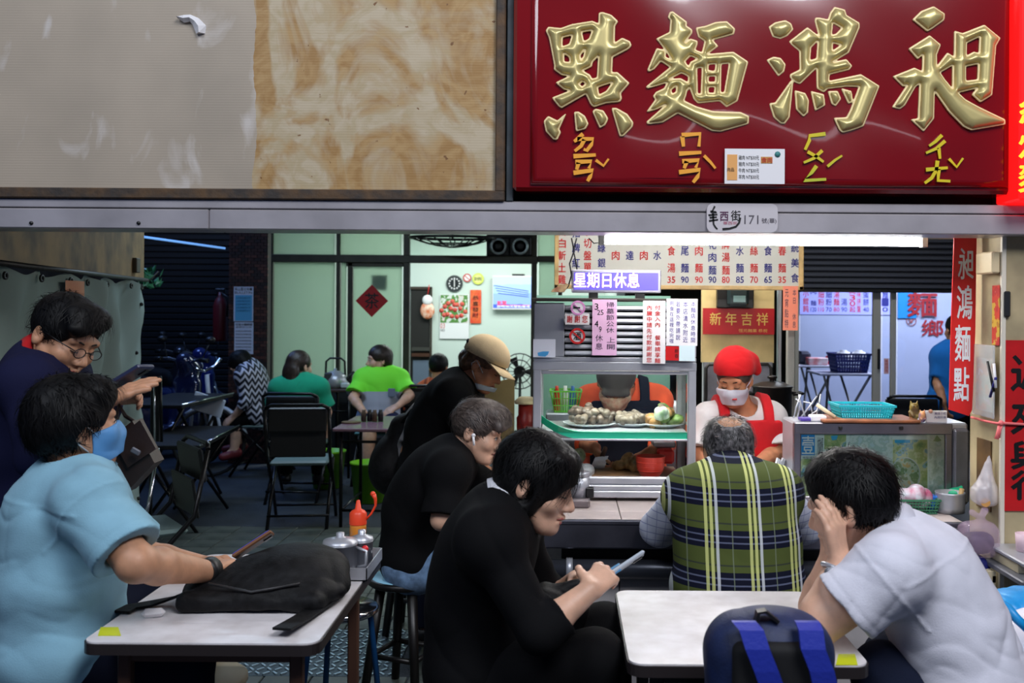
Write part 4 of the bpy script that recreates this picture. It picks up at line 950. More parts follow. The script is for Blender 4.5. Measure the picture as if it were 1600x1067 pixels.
# ---------------------------------------------------------------- kitchen back
YX = 5.55
m = MB(); pbox(m, 1096, 440, 1210, 566, YX+.02, .03); single('back_panel', m, mat('yellow_panel', (224,200,140), .5, noise=.12, scale=6), 'pale yellow kitchen panel behind the red new year banner', 'panel')
nb = note('new_year_banner', 'red banner with gold new year greeting behind the cook in red', 1098, 482, 1210, 522, YX, mat('banner_red', (176,20,30), .5), [('新 年 吉 祥', 1109, 489, 1200, 508, M_gold, dict(bold=.01)), ('恆元麵業 恭祝', 1154, 514, 1199, 519, M_gold, {})], cat='banner')
mt = thing('meter_box', 'black electric meter box on the wall above the red banner', 'meter box', P(1150, 482, YX))
m = MB(); pbox(m, 1121, 449, 1178, 481, YX-.03, .05, .004); part('back_box', m, M_blackpl, mt)
m = MB(); pbox(m, 1137, 449, 1171, 479, YX-.07, .04, .016); part('cover', m, mat('meter_green', (40,52,54), .2), mt)
m = MB(); pbox(m, 1146, 462, 1165, 472, YX-.072, .004); part('dial', m, mat('meter_dial', (110,140,140), .4), mt)
sp = MB()
for u in (1097, 1214): pbox(sp, u, 440, u+8, 760, YX+.05, .04, .003)
pst = thing('kitchen_rack', 'grey steel rack with two trays behind the cook in red', 'rack', P(1155, 780, YX+.1))
part('posts', sp, mat('rack_paint', (196,200,206), .45, .2), pst)
m = MB(); m.prism([(p.x, p.z) for p in [P(u, v, YX) for u, v in ((1100,566),(1207,566),(1208,680),(1099,680))]], YX-.0, YX+.015); part('splash_plate', m, M_steel_dull, pst)
m = MB(); pts = [P(1103,650,YX-.012), P(1103,575,YX-.012), P(1108,569,YX-.012), P(1200,569,YX-.012), P(1205,575,YX-.012), P(1205,650,YX-.012)]; m.tube(pts, .009, 8); part('tray_rim', m, M_dark, pst)
# big pot
p = P(1206, 690, 5.2); k = 5.2/F
pot = thing('stock_pot', 'dark covered stock pot with a black knob right of the cook in red', 'pot', p)
m = MB(); h = (690-606)*k; r = 30*k; m.lathe([(.001,0),(r*.95,0),(r,.01),(r,h),(r+.006,h+.004),(r+.006,h+.012),(r-.004,h+.012)], p, 26); part('pot_body', m, mat('pot_dark', (62,58,56), .35, .7, noise=.3, scale=9), pot)
m = MB(); m.lathe([(r+.003,h+.012),(r*.6,h+.03),(.014,h+.034),(.012,h+.036),(.014,h+.046),(.026,h+.052),(.024,h+.062),(.001,h+.066)], p, 26); part('lid', m, mat('pot_dark', (62,58,56), .35, .7), pot)
for q in (-1, 1):
    m = MB(); m.tube([p+Vector((q*r, -.04, h-.03)), p+Vector((q*(r+.05), -.04, h-.025)), p+Vector((q*(r+.05), .04, h-.025)), p+Vector((q*r, .04, h-.03))], .008, 8); part('handle', m, M_blackpl, pot)
# stove row under the back wall so that things stand on something
m = MB(); m.box((-.10, 5.12, 0), (1.30, 5.54, P(1200, 690, 5.2).z-.002), .01); single('stove_counter', m, M_steel_dull, 'steel stove counter along the kitchen back behind the cooks', 'counter')
m = MB(); m.box((P(838,600,5.85).x, 5.85, 0), (.63, 5.90, 1.62)); struct('wall_kitchen', m, mat('teal_wall', (128,176,162), .5, noise=.08, scale=3))
pp = MB(); a = P(1236, 600, 5.26); pp.box((a.x-.02, 5.26, 0), (a.x+.02, 5.30, 2.3), .004); single('rack_post', pp, mat('rack_post', (168,170,164), .45, .3), 'grey steel upright post right of the dark stock pot', 'post')
# utensils hanging behind the glass: steel cylinder stack
for i, (u, r) in enumerate(((1045, 8), (1056, 6))):
    p = P(u, 660, 4.9); k = 4.9/F; m = MB(); m.lathe([(.001,0),(r*k,0),(r*k,.18+.02*i),(r*k*.9,.18+.02*i),(r*k*.9,.02),(.001,.02)], (p.x, 4.95, ZC+.13), 18)
    single('steel_canister', m, M_steel, ('wide' if i == 0 else 'narrow')+' steel canister behind the glass beside the cook in orange', 'canister')
m = MB(); m.box((-.16, 4.72, 0), (1.2, 5.05, ZC+.128), .006)
single('prep_counter', m, M_steel_dull, 'steel prep bench between the food case and the stove counter', 'counter') if False else None
# green plastic basket at the back left of the case
def basket(name, label, lo, hi, m_, taper=.02, rows=4, cols=14, th=.004, cat='basket', rim=.008, solid=False):
    lo = Vector(lo); hi = Vector(hi); c = (lo+hi)/2; t = thing(name, label, cat, (c.x, c.y, lo.z)); b = MB(); H = hi.z-lo.z
    def corner(f, z):
        e = taper*(1-z); return (lo.x+e, hi.x-e, lo.y+e, hi.y-e)
    rws = [i/rows for i in range(rows+1)]
    for z in rws:
        a0, a1, b0, b1 = corner(0, z); zz = lo.z+H*z; w = rim if z == 1 else th
        b.box((a0-w*.5, b0-w*.5, zz-w*.6), (a1+w*.5, b0+w*.5, zz+w*.3)); b.box((a0-w*.5, b1-w*.5, zz-w*.6), (a1+w*.5, b1+w*.5, zz+w*.3)); b.box((a0-w*.5, b0, zz-w*.6), (a0+w*.5, b1, zz+w*.3)); b.box((a1-w*.5, b0, zz-w*.6), (a1+w*.5, b1, zz+w*.3))
    part('rim', b, m_, t); b = MB(); a0, a1, b0, b1 = corner(0, 0); A0, A1, B0, B1 = corner(0, 1)
    for i in range(cols+1):
        s = i/cols
        for y, Y_ in ((b0, B0), (b1, B1)): b.tube([(a0+(a1-a0)*s, y, lo.z), (A0+(A1-A0)*s, Y_, hi.z)], th*.5, 4)
    nc = max(3, int(cols*(hi.y-lo.y)/(hi.x-lo.x)))
    for i in range(nc+1):
        s = i/nc
        for x, X_ in ((a0, A0), (a1, A1)): b.tube([(x, b0+(b1-b0)*s, lo.z), (X_, B0+(B1-B0)*s, hi.z)], th*.5, 4)
    part('lattice', b, m_, t, kind='stuff'); b = MB(); b.box((a0, b0, lo.z-.001), (a1, b1, lo.z+th)); part('bottom', b, m_, t)
    if solid:
        b = MB(); b.box((a0-.001,b0-.001,lo.z+H*.62),(A1+.001,b0+.004,hi.z)); part('upper_band', b, m_, t)
    return t
# ---------------------------------------------------------------- food in the case
def lump(seed, r, m_, name, vox=.004, n=5):
    rs = np.random.RandomState(seed); s = SDF((-r*1.9,)*3, (r*1.9,)*3, vox)
    for i in range(n):
        p = rs.normal(0, .38*r, 3)*np.array((1.2,1,.5)); q = rs.uniform(.45, .8, 3)*r; A = np.array(Euler(rs.uniform(0, 3, 3)).to_matrix()); s.ell(p, q, A, .006)
    s.folds([(rs.normal(0,1,3), r*.5, r*.06), (rs.normal(0,1,3), r*.3, r*.04)], seed)
    return s.mesh(name, m_)
M_off = mat('offal_grey', (104,88,76), .4, noise=.4, scale=40, rgb2=(64,52,44)); M_off2 = mat('tripe_pale', (132,118,104), .4, noise=.4, scale=30, rgb2=(84,72,62)); M_skinm = mat('braised_skin', (196,150,96), .35, noise=.4, scale=35, rgb2=(120,84,50)); M_green = mat('leaf_green', (120,150,80), .5, noise=.4, scale=30)
zpl = zsh+.008
plates = [(921, 'left', [M_off, M_off2]), (988, 'middle', [M_off2]), (1035, 'right', [M_off2, M_skinm, M_green])]
for pi, (u, nm, ms) in enumerate(plates):
    c = P(u, 664, YK+.20); r = (.115, .075, .095)[pi]; t = thing('plate', f'steel rimmed plate of food, {nm} one of three on the case shelf', 'plate', (c.x, YK+.20, zpl))
    m = MB(); m.lathe([(.001,.0),(r*.7,.0),(r*.98,.012),(r,.016),(r*.97,.016),(r*.7,.004),(.001,.004)], (c.x, YK+.20, zpl), 30); part('dish', m, mat('plate_enamel', (214,216,222), .25), t)
    meshes = [lump(20*pi+j, .030, ms[j % len(ms)], 'food_piece') for j in range(3)]
    lab = ('grey braised offal piece heaped on the left plate in the case', 'pale tripe piece heaped on the middle plate in the case', 'sliced meat or green piece on the right plate in the case')[pi]; rs = random.Random(pi)
    for j in range((15, 9, 12)[pi]):
        a = j*2.4; rr = r*.78*math.sqrt((j % 9)/9); lv = j//9
        o = bpy.data.objects.new('food_piece', meshes[j % 3]); COL.objects.link(o); o.location = (c.x+rr*math.cos(a), YK+.20+rr*.8*math.sin(a), zpl+.028+.030*lv+rs.uniform(0, .012)); o.rotation_euler = (rs.uniform(-.5,.5), rs.uniform(-.5,.5), rs.uniform(0, 6)); o['label'] = lab; o['category'] = 'food'; o['group'] = lab.split(' in the case')[0]
p = P(1037, 645, YK+.14); s = lump(77, .036, mat('cabbage_green', (176,196,150), .4, noise=.4, scale=25, rgb2=(230,236,226)), 'vegetable_bag')
o = bpy.data.objects.new('cabbage', s); COL.objects.link(o); o.location = (p.x, YK+.14, zpl+.058); o.scale = (1,1,1.2); o['label'] = 'pale green cabbage wedge standing on the right plate in the case'; o['category'] = 'vegetable'
# lower level
zb_ = P(960, 746, YK).z-.035
lm_ = lump(55, .05, M_skinm, 'meat_heap'); o = bpy.data.objects.new('meat_heap', lm_); COL.objects.link(o); o.location = P(980, 724, YK+.26); o.location.z = zb_+.06; o['label'] = 'heap of brown sliced meat beside the red bowl in the case'; o['category'] = 'meat'
m = MB(); p = P(980, 742, YK+.26); m.box((p.x-.16, YK+.12, zb_), (p.x+.12, YK+.40, zb_+.024), .006); single('chopping_board', m, mat('board_wood', (150,110,70), .6, noise=.3, scale=15), 'brown chopping board with sliced meat inside the case', 'board')
# red bowl held by the cook
pb = P(1016, 750, YK+.12); kk = (YK+.12)/F
bowl = thing('soup_bowl', 'large red plastic bowl under the orange cook hand in the case', 'bowl', (pb.x, YK+.12, zb_+.002))
H = 39*kk; r = 23*kk
m = MB(); pr = [(.001,0),(r*.48,0),(r*.50,H*.14),(r*.74,H*.30),(r*.92,H*.55),(r,H),(r*1.02,H+.002),(r*.97,H),(r*.89,H*.57),(r*.7,H*.33),(.001,H*.2)]; m.lathe(pr, (pb.x, YK+.12, zb_), 30); part('bowl_shell', m, mat('bowl_red', (206,60,44), .35), bowl)
for zz in (.45, .62, .79):
    m = MB(); rr = r*(.84+.16*(zz-.4)/.6)+.001; m.tube([(pb.x+rr*math.cos(a*.21), YK+.12+rr*math.sin(a*.21), zb_+H*zz) for a in range(30)], .0016, 5, closed=True, caps=False); part('rib', m, mat('bowl_red', (206,60,44), .35), bowl)
m = MB(); pbox(m, 1027, 703, 1054, 725, YK+.34, .16, .01); single('red_tub', m, mat('tub_red', (226,40,36), .35), 'red plastic tub at the right end of the case behind the bowl', 'tub')
m = MB(); pbox(m, 1020, 690, 1056, 700, YK+.40, .1, .006); single('steel_tray', m, M_steel, 'shallow steel tray stacked above the red tub in the case', 'tray')
# left end under the shelf: noodles and bag
for i, (u, v, rr, mm, lb, ct) in enumerate(((872, 705, .040, mat('noodle_bundle', (196,178,120), .5, noise=.4, scale=50, rgb2=(120,110,70)), 'bundle of yellow noodles at the left end of the case', 'noodles'), (892, 716, .045, mat('greens', (150,156,118), .5, noise=.5, scale=40, rgb2=(90,100,70)), 'pile of trimmed greens beside the noodles in the case', 'vegetable'), (896, 735, .052, mat('white_bag', (226,226,224), .4, noise=.2, scale=20), 'crumpled white plastic bag at the left foot of the case', 'bag'))):
    o = bpy.data.objects.new(ct if ct != 'vegetable' else 'greens', lump(90+i, rr, mm, ct, n=8)); COL.objects.link(o); q = P(u, v, YK+.14+.04*(2-i)); o.location = q; o['label'] = lb; o['category'] = ct
m = MB(); q = P(884, 722, YK+.2); m.box((q.x-.07, YK+.09, ZC), (q.x+.045, YK+.36, q.z-.02), .006); single('food_crate', m, mat('crate_grey', (120,118,110), .5), 'grey crate of noodles and greens at the left end of the case', 'crate')
gb = P(880, 625, YK+.36); basket('green_basket', 'lime green plastic basket of bottles behind the plates in the case', (gb.x-.06, YK+.56, ZC+.30), (gb.x+.085, YK+.70, ZC+.40), mat('lime_plastic', (110,200,60), .4), cols=10, rows=3)
for i, (du, col, lb) in enumerate(((-.03, (210,60,40), 'red capped'), (.01, (230,230,230), 'white'), (.045, (60,110,180), 'blue'))):
    m = MB(); m.lathe([(.001,0),(.016,0),(.016,.085),(.008,.10),(.008,.115),(.001,.115)], (gb.x+du, YK+.63, ZC+.305), 12); single('sauce_bottle', m, mat('bottle_%d' % i, col, .35), lb+' bottle standing in the lime green basket', 'bottle')
m = MB(); m.box((-.2, YK+.53, 0), (.72, YK+.99, ZC+.10), .006)
m = MB(); m.lathe([(.001,0),(.040,0),(.042,.11),(.034,.12),(.034,.17),(.001,.17)], (P(822,650,4.42).x, 4.42, ZC+.19), 18); single('red_canister', m, mat('canister_red', (150,34,28), .4), 'dark red canister at the left side of the food case', 'canister'); m = MB(); q = P(822,620,4.42); m.lathe([(.001,0),(.05,0),(.052,.012),(.03,.03),(.001,.032)], (q.x, 4.42, ZC+.361), 18); single('cream_lid', m, mat('lid_cream', (236,216,170), .4), 'cream lid resting on the dark red canister', 'lid'); m = MB(); m.box((P(812,650,4.36).x, 4.34, 0), (P(833,650,4.36).x, 4.50, ZC+.189), .006); single('side_stand', m, M_steel_dull, 'narrow steel stand left of the food case under the red canister', 'stand')
m = MB(); a = P(754,690,4.86); b = P(804,590,4.86); m.prism([(a.x, a.z), (b.x, a.z), (b.x, b.z), (a.x+.01, b.z-.035)], 4.86, 4.875); m.box((a.x+.05, 4.876, 0), (a.x+.08, 4.90, a.z+.1)); single('olive_board', m, mat('board_olive', (150,136,92), .6, noise=.15, scale=6), 'olive coloured board standing behind the young man in black', 'board')
m2 = MB(); m2.box((gb.x-.08, YK+.54, ZC+.10), (gb.x+.10, YK+.72, ZC+.30), .006); single('steel_box', m2, M_steel_dull, 'steel box under the lime green basket behind the case', 'box')
# ---------------------------------------------------------------- things on the counter by the case
YI = 3.93; ki = YI/F
q = P(884, 797, YI)
m = MB(); a, b, c, d = pquad(845, 779, 922, 797, YI); m.box((a, YI-.02, ZC), (c, YI+.13, ZC+.035), .008); tr = single('metal_tray', m, mat('tray_mauve', (128,118,120), .35, .6), 'low steel condiment tray on the counter left of the case', 'tray')
ztr = ZC+.036
def jar(name, label, u, r, h, mb_, ml, lid=.3, y=YI+.05, cat='jar', neck=.95):
    p = P(u, 790, y); t = thing(name, label, cat, (p.x, y, ztr)); m = MB(); m.lathe([(.001,0),(r,0),(r,h*(1-lid)),(r*neck,h*(1-lid)),(.001,h*(1-lid))], (p.x, y, ztr), 18); part('jar_body', m, mb_, t); m = MB(); m.lathe([(r*neck,h*(1-lid)),(r*1.03,h*(1-lid)),(r*1.03,h*.97),(r*.95,h),(.001,h)], (p.x, y, ztr), 18); part('lid', m, ml, t); return t
jar('spice_jar', 'short spice jar with an olive lid on the metal tray', 881, .022, .062, mat('spice_glass', (190,190,170), .2), mat('olive_lid', (176,170,70), .4), .55)
jar('pepper_bottle', 'small white bottle with a dark cap left of the olive jar', 865, .014, .080, M_white, M_ink, .25)
jar('sugar_tin', 'tall steel tin with a domed lid beside the olive jar', 905, .040, .098, M_steel, M_steel, .18)
m = MB(); p = P(921, 775, YI+.03); m.box((p.x-.015, YI+.01, ztr), (p.x+.017, YI+.05, ztr+.04), .004); single('black_box', m, M_blackpl, 'small black box at the right end of the metal tray', 'box')
# straws bundle right of the vest man
p = P(1214, 745, 4.05)
st = thing('tube_bundle', 'bundle of steel tubes leaning on the counter right of the plaid vest', 'tubes', p)
for i in range(6):
    m = MB(); a = P(1207+i*2.4, 745+(i % 2)*2, 4.05+.01*i); b = P(1215+i*2.8, 716+(i % 3)*2, 4.09+.01*i); m.tube([a, b], .006, 8); part('tube', m, M_steel, st)
# ---------------------------------------------------------------- map covered cabinet
Y2 = 3.98; mx0, mx1 = P(1241, 700, Y2).x, P(1516, 700, Y2).x; mz1 = P(1370, 661, Y2).z; mz0 = ZC+.012; xm = P(1482, 700, Y2).x
cab = thing('map_cabinet', 'steel cabinet with a printed map behind its front glass on the counter', 'cabinet', ((mx0+mx1)/2, Y2+.25, ZC))
m = MB(); m.box((mx0, Y2+.02, mz0), (mx1, Y2+.22, mz1), .008); part('body', m, M_steel, cab)
ms_ = mat('cab_frame', (150,146,156), .35, .85, noise=.15, scale=6)
for a, b in (((mx0, mz0), (mx0+.028, mz1)), ((xm-.012, mz0), (xm+.016, mz1))):
    m = MB(); m.box((a[0], Y2, a[1]), (b[0], Y2+.03, b[1]), .004); part('upright', m, ms_, cab)
for z0_, z1_ in ((mz0, mz0+.03), (mz1-.045, mz1)):
    m = MB(); m.box((mx0, Y2-.002, z0_), (xm+.016, Y2+.03, z1_), .004); part('rail', m, ms_, cab)
m = MB(); m.box((xm+.018, Y2-.004, mz0), (mx1, Y2+.03, mz1-.02), .012); part('side_door', m, M_steel_dull, cab)
m = MB(); m.box((mx0+.03, Y2+.010, mz0+.03), (xm-.014, Y2+.018, mz1-.045)); part('map_board', m, mat('map_base', (226,232,230), .45), cab)
def patch_mat(name, cols, sc):
    m = bpy.data.materials.new(name); m.use_nodes = True; nt = m.node_tree; b = nt.nodes['Principled BSDF']; tc = nt.nodes.new('ShaderNodeTexCoord'); n = nt.nodes.new('ShaderNodeTexNoise'); n.inputs['Scale'].default_value = sc; n.inputs['Detail'].default_value = 6; nt.links.new(tc.outputs['Object'], n.inputs[0])
    r = ramp_const(nt, [(i/len(cols)*.5+.25 if i else 0, c) for i, c in enumerate(cols)]); nt.links.new(n.outputs['Fac'], r.inputs[0]); nt.links.new(r.outputs[0], b.inputs['Base Color']); b.inputs['Roughness'].default_value = .4; return m
M_map = patch_mat('map_print', [(120,150,96), (150,170,104), (176,184,120), (206,206,160), (140,176,190), (110,150,110)], 26)
M_mapp = patch_mat('map_pale', [(206,218,224), (190,206,200), (222,226,224), (206,214,206), (176,190,180)], 30)
def poly_patch(pts, mt, dy, nm='map_print'):
    m = MB(); q = [P(u, v, Y2+.009) for u, v in pts]; m.prism([(p.x, p.z) for p in q], Y2+.009-dy, Y2+.0105); return part(nm, m, mt, cab)
poly_patch([(1395,687),(1449,687),(1449,768),(1395,768)], M_map, .0006); poly_patch([(1249,717),(1274,717),(1274,779),(1249,779)], M_map, .0006); poly_patch([(1328,676),(1394,676),(1394,775),(1328,775)], M_mapp, .0004)
poly_patch([(1288,679),(1322,679),(1322,702),(1288,702)], M_map, .0006); poly_patch([(1452,682),(1474,682),(1474,770),(1452,770)], M_mapp, .0005)
circ = [(1414+22*math.cos(a*.3), 742+26*math.sin(a*.3)) for a in range(21)]; poly_patch(circ, patch_mat('map_round', [(150,170,120), (120,146,100), (176,190,170), (196,170,110)], 40), .0012)
ring = MB(); ring.tube([P(1414+23*math.cos(a*.21), 742+27*math.sin(a*.21), Y2+.008) for a in range(30)], .0025, 5, closed=True, caps=False); part('map_ring', ring, mat('map_grey', (196,204,204), .5), cab)
poly_patch([(1252,679),(1273,679),(1273,711),(1252,711)], mat('map_blue', (30,140,215), .45), .001, 'blue_block'); textpx('壹', 1253, 681, 1272, 709, Y2+.0078, M_white, cab, bold=.015)
poly_patch([(1298,681),(1309,680),(1307,687),(1300,688)], mat('map_sky', (60,170,220), .5), .0012); poly_patch([(1398,687),(1422,687),(1422,692),(1398,692)], mat('map_sky', (60,170,220), .5), .0012)
tri = [(1458,689),(1464,680),(1471,688),(1465,690)]; poly_patch(tri, mat('map_leaf', (100,140,80), .5), .0012)
textpx('旅遊地圖', 1277, 683, 1286, 712, Y2+.0085, mat('grey_ink', (90,84,92), .6), cab); textpx('地點導覽', 1254, 713, 1275, 717, Y2+.0085, mat('grey_ink', (90,84,92), .6), cab)
m = MB(); m.box((mx0+.03, Y2+.001, mz0+.03), (xm-.014, Y2+.004, mz1-.045)); part('front_glass', m, glassmat('clear_glass'), cab)
for u in (1313, 1408):
    p = P(u, 669, Y2-.004); m = MB(); m.box((p.x-.007, Y2-.012, p.z-.006), (p.x+.007, Y2-.001, p.z+.008), .002); part('clip', m, M_blackpl, cab)
# on top of the cabinet
zct = mz1+.001
m = MB(); a, c = P(1285, 655, Y2).x, P(1438, 655, Y2).x; m.box((a, Y2-.01, zct), (c, Y2+.21, zct+.012), .003); single('wood_board', m, mat('board_red', (160,96,60), .5, noise=.3, scale=14), 'reddish wooden board under the turquoise basket on the cabinet', 'board')
a, c = P(1306, 650, Y2+.1).x, P(1391, 650, Y2+.1).x; basket('turquoise_basket', 'turquoise plastic basket on top of the map cabinet', (a, Y2+.04, zct+.013), (c, Y2+.20, zct+.013+.050), mat('turquoise', (40,186,200), .4), taper=.012, rows=4, cols=22, rim=.010, th=.0045)
def boxthing(name, label, cat, u0, v0, u1, v1, Y, d, m_, z=None, bev=.004):
    a, zz0, c, zz1 = pquad(u0, v0, u1, v1, Y); m = MB(); z = zz0 if z is None else z; m.box((a, Y, z), (c, Y+d, z+(zz1-zz0)), bev); return single(name, m, m_, label, cat)
boxthing('tissue_box', 'small white box on the left of the cabinet top', 'box', 1268, 645, 1292, 654, Y2+.03, .06, M_white, zct)
boxthing('purple_packet', 'small purple packet left of the white box on the cabinet', 'packet', 1251, 648, 1268, 653, Y2+.04, .05, mat('purple_packet', (80,60,150), .4), zct, .003)
cs = boxthing('card_sign', 'small white standing card with blue writing on the map cabinet', 'sign', 1447, 639, 1480, 657, Y2+.03, .012, M_white, zct, .001)
textpx('美味小吃', 1460, 644, 1478, 648, Y2+.03, M_blueink, cs); bpy.data.objects[cs.children[0].name].location = -Vector(cs.location)+Vector(cs.children[0].location) if False else cs.children[0].location
textpx('內用外帶', 1460, 650, 1478, 654, Y2+.03, M_blueink, cs)
m = MB(); p = P(1454, 644, Y2+.029); m.sphere(p+Vector((0,0,.004)), (.009,.002,.008), 10, 6); part('printed_face', m, mat('peach_print', (240,180,150), .5), cs)
# figurines (plain small animals)
def figurine(label, u, col, h, y, col2):
    p = P(u, 655, y); t = thing('figurine', label, 'figurine', (p.x, y, zct)); s = SDF((p.x-h*.5, y-h*.5, zct-.002), (p.x+h*.5, y+h*.5, zct+h*1.1), h*.035)
    s.ell((p.x, y, zct+h*.28), (h*.25, h*.22, h*.30)).ell((p.x, y-.02*h, zct+h*.68), (h*.22, h*.20, h*.20))
    for q in (-1, 1): s.cap((p.x+q*h*.13, y, zct+h*.8), (p.x+q*h*.17, y, zct+h*.97), h*.07, h*.03, h*.03).cap((p.x+q*h*.22, y-.05*h, zct+h*.42), (p.x+q*h*.12, y-h*.2, zct+h*.25), h*.08, h*.07, h*.03)
    s.plane((0,0,zct+.0005), (0,0,-1)); part('figure_body', s.mesh('figure_body', mat('fig_'+str(u), col, .3, noise=.4, scale=30, rgb2=col2), t.location), None, t)
    for q in (-1, 1):
        m = MB(); m.sphere((p.x+q*h*.08, y-h*.20, zct+h*.71), h*.03, 8, 6); part('eye', m, M_ink, t)
    return t
figurine('dark brown glazed cat figurine on the map cabinet', 1428, (90,70,46), .082, Y2+.10, (150,130,60)); figurine('small orange and blue figurine in front of the standing card', 1441, (236,170,110), .052, Y2+.03, (60,90,160))
tg = thing('wire_tongs', 'tangle of shiny wire ladles left of the turquoise basket', 'ladles', (P(1250,650,Y2).x, Y2+.15, zct))
rs = random.Random(4)
for i in range(7):
    m = MB(); a = P(1240+i*6, 652, Y2+.12+.02*i); a.z = zct+.004; b = P(1244+rs.uniform(-4, 44), 622+rs.uniform(-8, 14), Y2+.14+.02*i); mid = (a+b)/2+Vector((rs.uniform(-.02,.02), 0, rs.uniform(-.01,.03))); m.tube([a, mid, b], .0035, 6); part('ladle_wire', m, M_steel, tg)
m = MB(); m.tube([P(1276,632,Y2+.08), P(1305,652,Y2+.05)], .008, 8); single('ladle_handle', m, mat('handle_pale', (226,206,170), .4), 'pale handle lying against the turquoise basket', 'handle')
# right counter items
Y3 = 3.86
bk = basket('napkin_basket', 'green plastic basket full of packed napkins on the counter', (P(1400,800,Y3).x, Y3-.02, ZC+.003), (P(1466,800,Y3).x, Y3+.10, ZC+.055), mat('green_plastic', (60,120,90), .4), taper=.01, rows=4, cols=14)
o = bpy.data.objects.new('napkin_pack', lump(31, .060, mat('napkin_plastic', (216,220,228), .3, noise=.3, scale=22, rgb2=(190,80,120)), 'napkin_pack', n=9)); COL.objects.link(o); o.location = P(1432, 792, Y3+.04); o.location.z = ZC+.062; o['label'] = 'plastic wrapped pack of napkins in the green basket'; o['category'] = 'napkins'
m = MB(); pbox(m, 1456, 775, 1466, 812, Y3+.02, .05, .004); single('blue_packet', m, mat('blue_packet', (40,110,200), .35), 'blue packet at the right side of the napkin basket', 'packet')
can = thing('steel_canister', 'ribbed steel utensil canister with a wooden ladle on the counter end', 'canister', (P(1489,810,Y3).x, Y3+.03, ZC)); r = 22*Y3/F; px_ = P(1489,810,Y3).x
m = MB(); m.lathe([(.001,.002),(r,.002),(r*1.02,.024),(r,.028),(r*1.02,.048),(r,.052),(r*1.02,.072),(r*1.05,.080),(r*.97,.080),(r*.95,.01),(.001,.01)], (px_, Y3+.03, ZC), 24); part('canister_body', m, M_steel, can)
m = MB(); m.tube([P(1492,800,Y3+.03), P(1499,783,Y3+.02), P(1503,764,Y3+.01)], [.006,.008,.010], 8); single('wooden_ladle', m, mat('ladle_wood', (214,176,120), .5), 'wooden ladle handle sticking out of the steel canister', 'ladle')
s = SDF((P(1478,0,Y3).x, Y3+.02, ZC), (P(1522,0,Y3).x, Y3+.16, ZC+.22), .003); s.ell(P(1497,770,Y3+.09), (.045,.03,.022), None, .01).cap(P(1504,768,Y3+.09), P(1511,752,Y3+.09), .014, .009, .02); o = bpy.data.objects.new('scoop', s.mesh('scoop', mat('scoop_green', (30,180,130), .35))); COL.objects.link(o); o['label'] = 'green plastic scoop lying behind the steel canister'; o['category'] = 'scoop'
gs = thing('straw_glass', 'clear glass of white straws in front of the map', 'straws', (P(1389,800,Y3).x, Y3+.06, ZC)); pg = P(1389,800,Y3+.06)
m = MB(); m.lathe([(.001,.002),(.024,.002),(.030,.085),(.028,.085),(.022,.006),(.001,.006)], (pg.x, Y3+.06, ZC), 20); part('glass_cup', m, glassmat('cup_glass', (235,240,245), .3), gs)
for i, (du, dt) in enumerate(((-4, 2), (5, 9), (-2, 4), (2, 8))):
    m = MB(); m.tube([P(1388+du*.4, 800, Y3+.06), P(1388+dt, 738+3*(i > 1), Y3+.06)], .0035, 6); part('straw', m, M_white, gs)
# ---------------------------------------------------------------- right pillar and what hangs on it
YPf, YPb = 3.52, 3.80
px0 = P(1566, 600, YPf).x
pil = thing('wall_pillar', '', '', (px0+.2, 3.7, 0)); del pil['label']; del pil['category']; pil.name = 'trim_4'; pil['kind'] = 'structure'
m = MB(); m.box((px0, YPf, 0), (px0+.6, YPb, 2.3), .006); part('pillar_shaft', m, mat('pillar_paint', (206,188,146), .6, noise=.25, scale=4, bump=.05, bscale=30), pil)
m = MB(); m.box((px0-.006, YPf-.006, 0), (px0+.010, YPf+.010, 2.3), .002); part('corner_bead', m, mat('bead_white', (226,218,200), .5), pil)
# door couplet on the front face
x0, z0, x1, z1 = pquad(1569, 532, 1660, 798, YPf-.004)
cp = thing('red_couplet', 'red paper couplet with black brush characters on the right pillar', 'couplet', ((x0+x1)/2, YPf-.004, z0))
m = MB(); m.box((x0, YPf-.006, z0), (x1, YPf-.002, z1)); part('sheet', m, M_red, cp)
for ch, v0, v1 in (('近', 555, 610), ('來', 625, 680), ('與', 690, 732), ('行', 736, 780)): textpx(ch, 1580, v0, 1638, v1, YPf-.006, M_ink, cp, bold=.03)
# vertical banner hanging left of the pillar
YV = 3.70
vb = thing('vertical_banner', 'red vertical shop banner with white brush characters left of the pillar', 'banner', P(1503, 650, YV))
a = [P(u, v, YV) for u, v in ((1491,366),(1526,366),(1524,520),(1519,640),(1514,650),(1483,640),(1486,520))]
m = MB(); m.prism([(p.x, p.z) for p in a], YV, YV+.006); part('cloth', m, mat('banner_bright', (226,36,34), .45), vb)
for ch, u, v0, v1 in (('昶', 1509, 388, 436), ('鴻', 1507, 446, 498), ('麵', 1504, 508, 564), ('點', 1502, 574, 626)): textpx(ch, u-12, v0, u+12, v1, YV-.001, M_white, vb, bold=.028)
sd = px0-.008      # side face x
def on_side(u, v, out=.0):      # point on the pillar's left face
    du, dv = u-CX, v-CY; a_ = du*math.cos(ROLL)+dv*math.sin(ROLL); Y = (sd-out)*F/a_
    return P(u, v, Y)
def sidebox(name, label, cat, u0, v0, u1, v1, th, m_, bev=.004):
    a_ = on_side(u1, v1); b = on_side(u0, v0); mm = MB(); mm.box((sd-th, min(a_.y, b.y), a_.z), (sd, max(a_.y, b.y), b.z), bev); return single(name, mm, m_, label, cat)
sb = sidebox('switch_box', 'cream plastic switch box high on the side of the pillar', 'switch box', 1537, 396, 1563, 427, .03, mat('cream_plastic', (226,206,166), .4), .005)
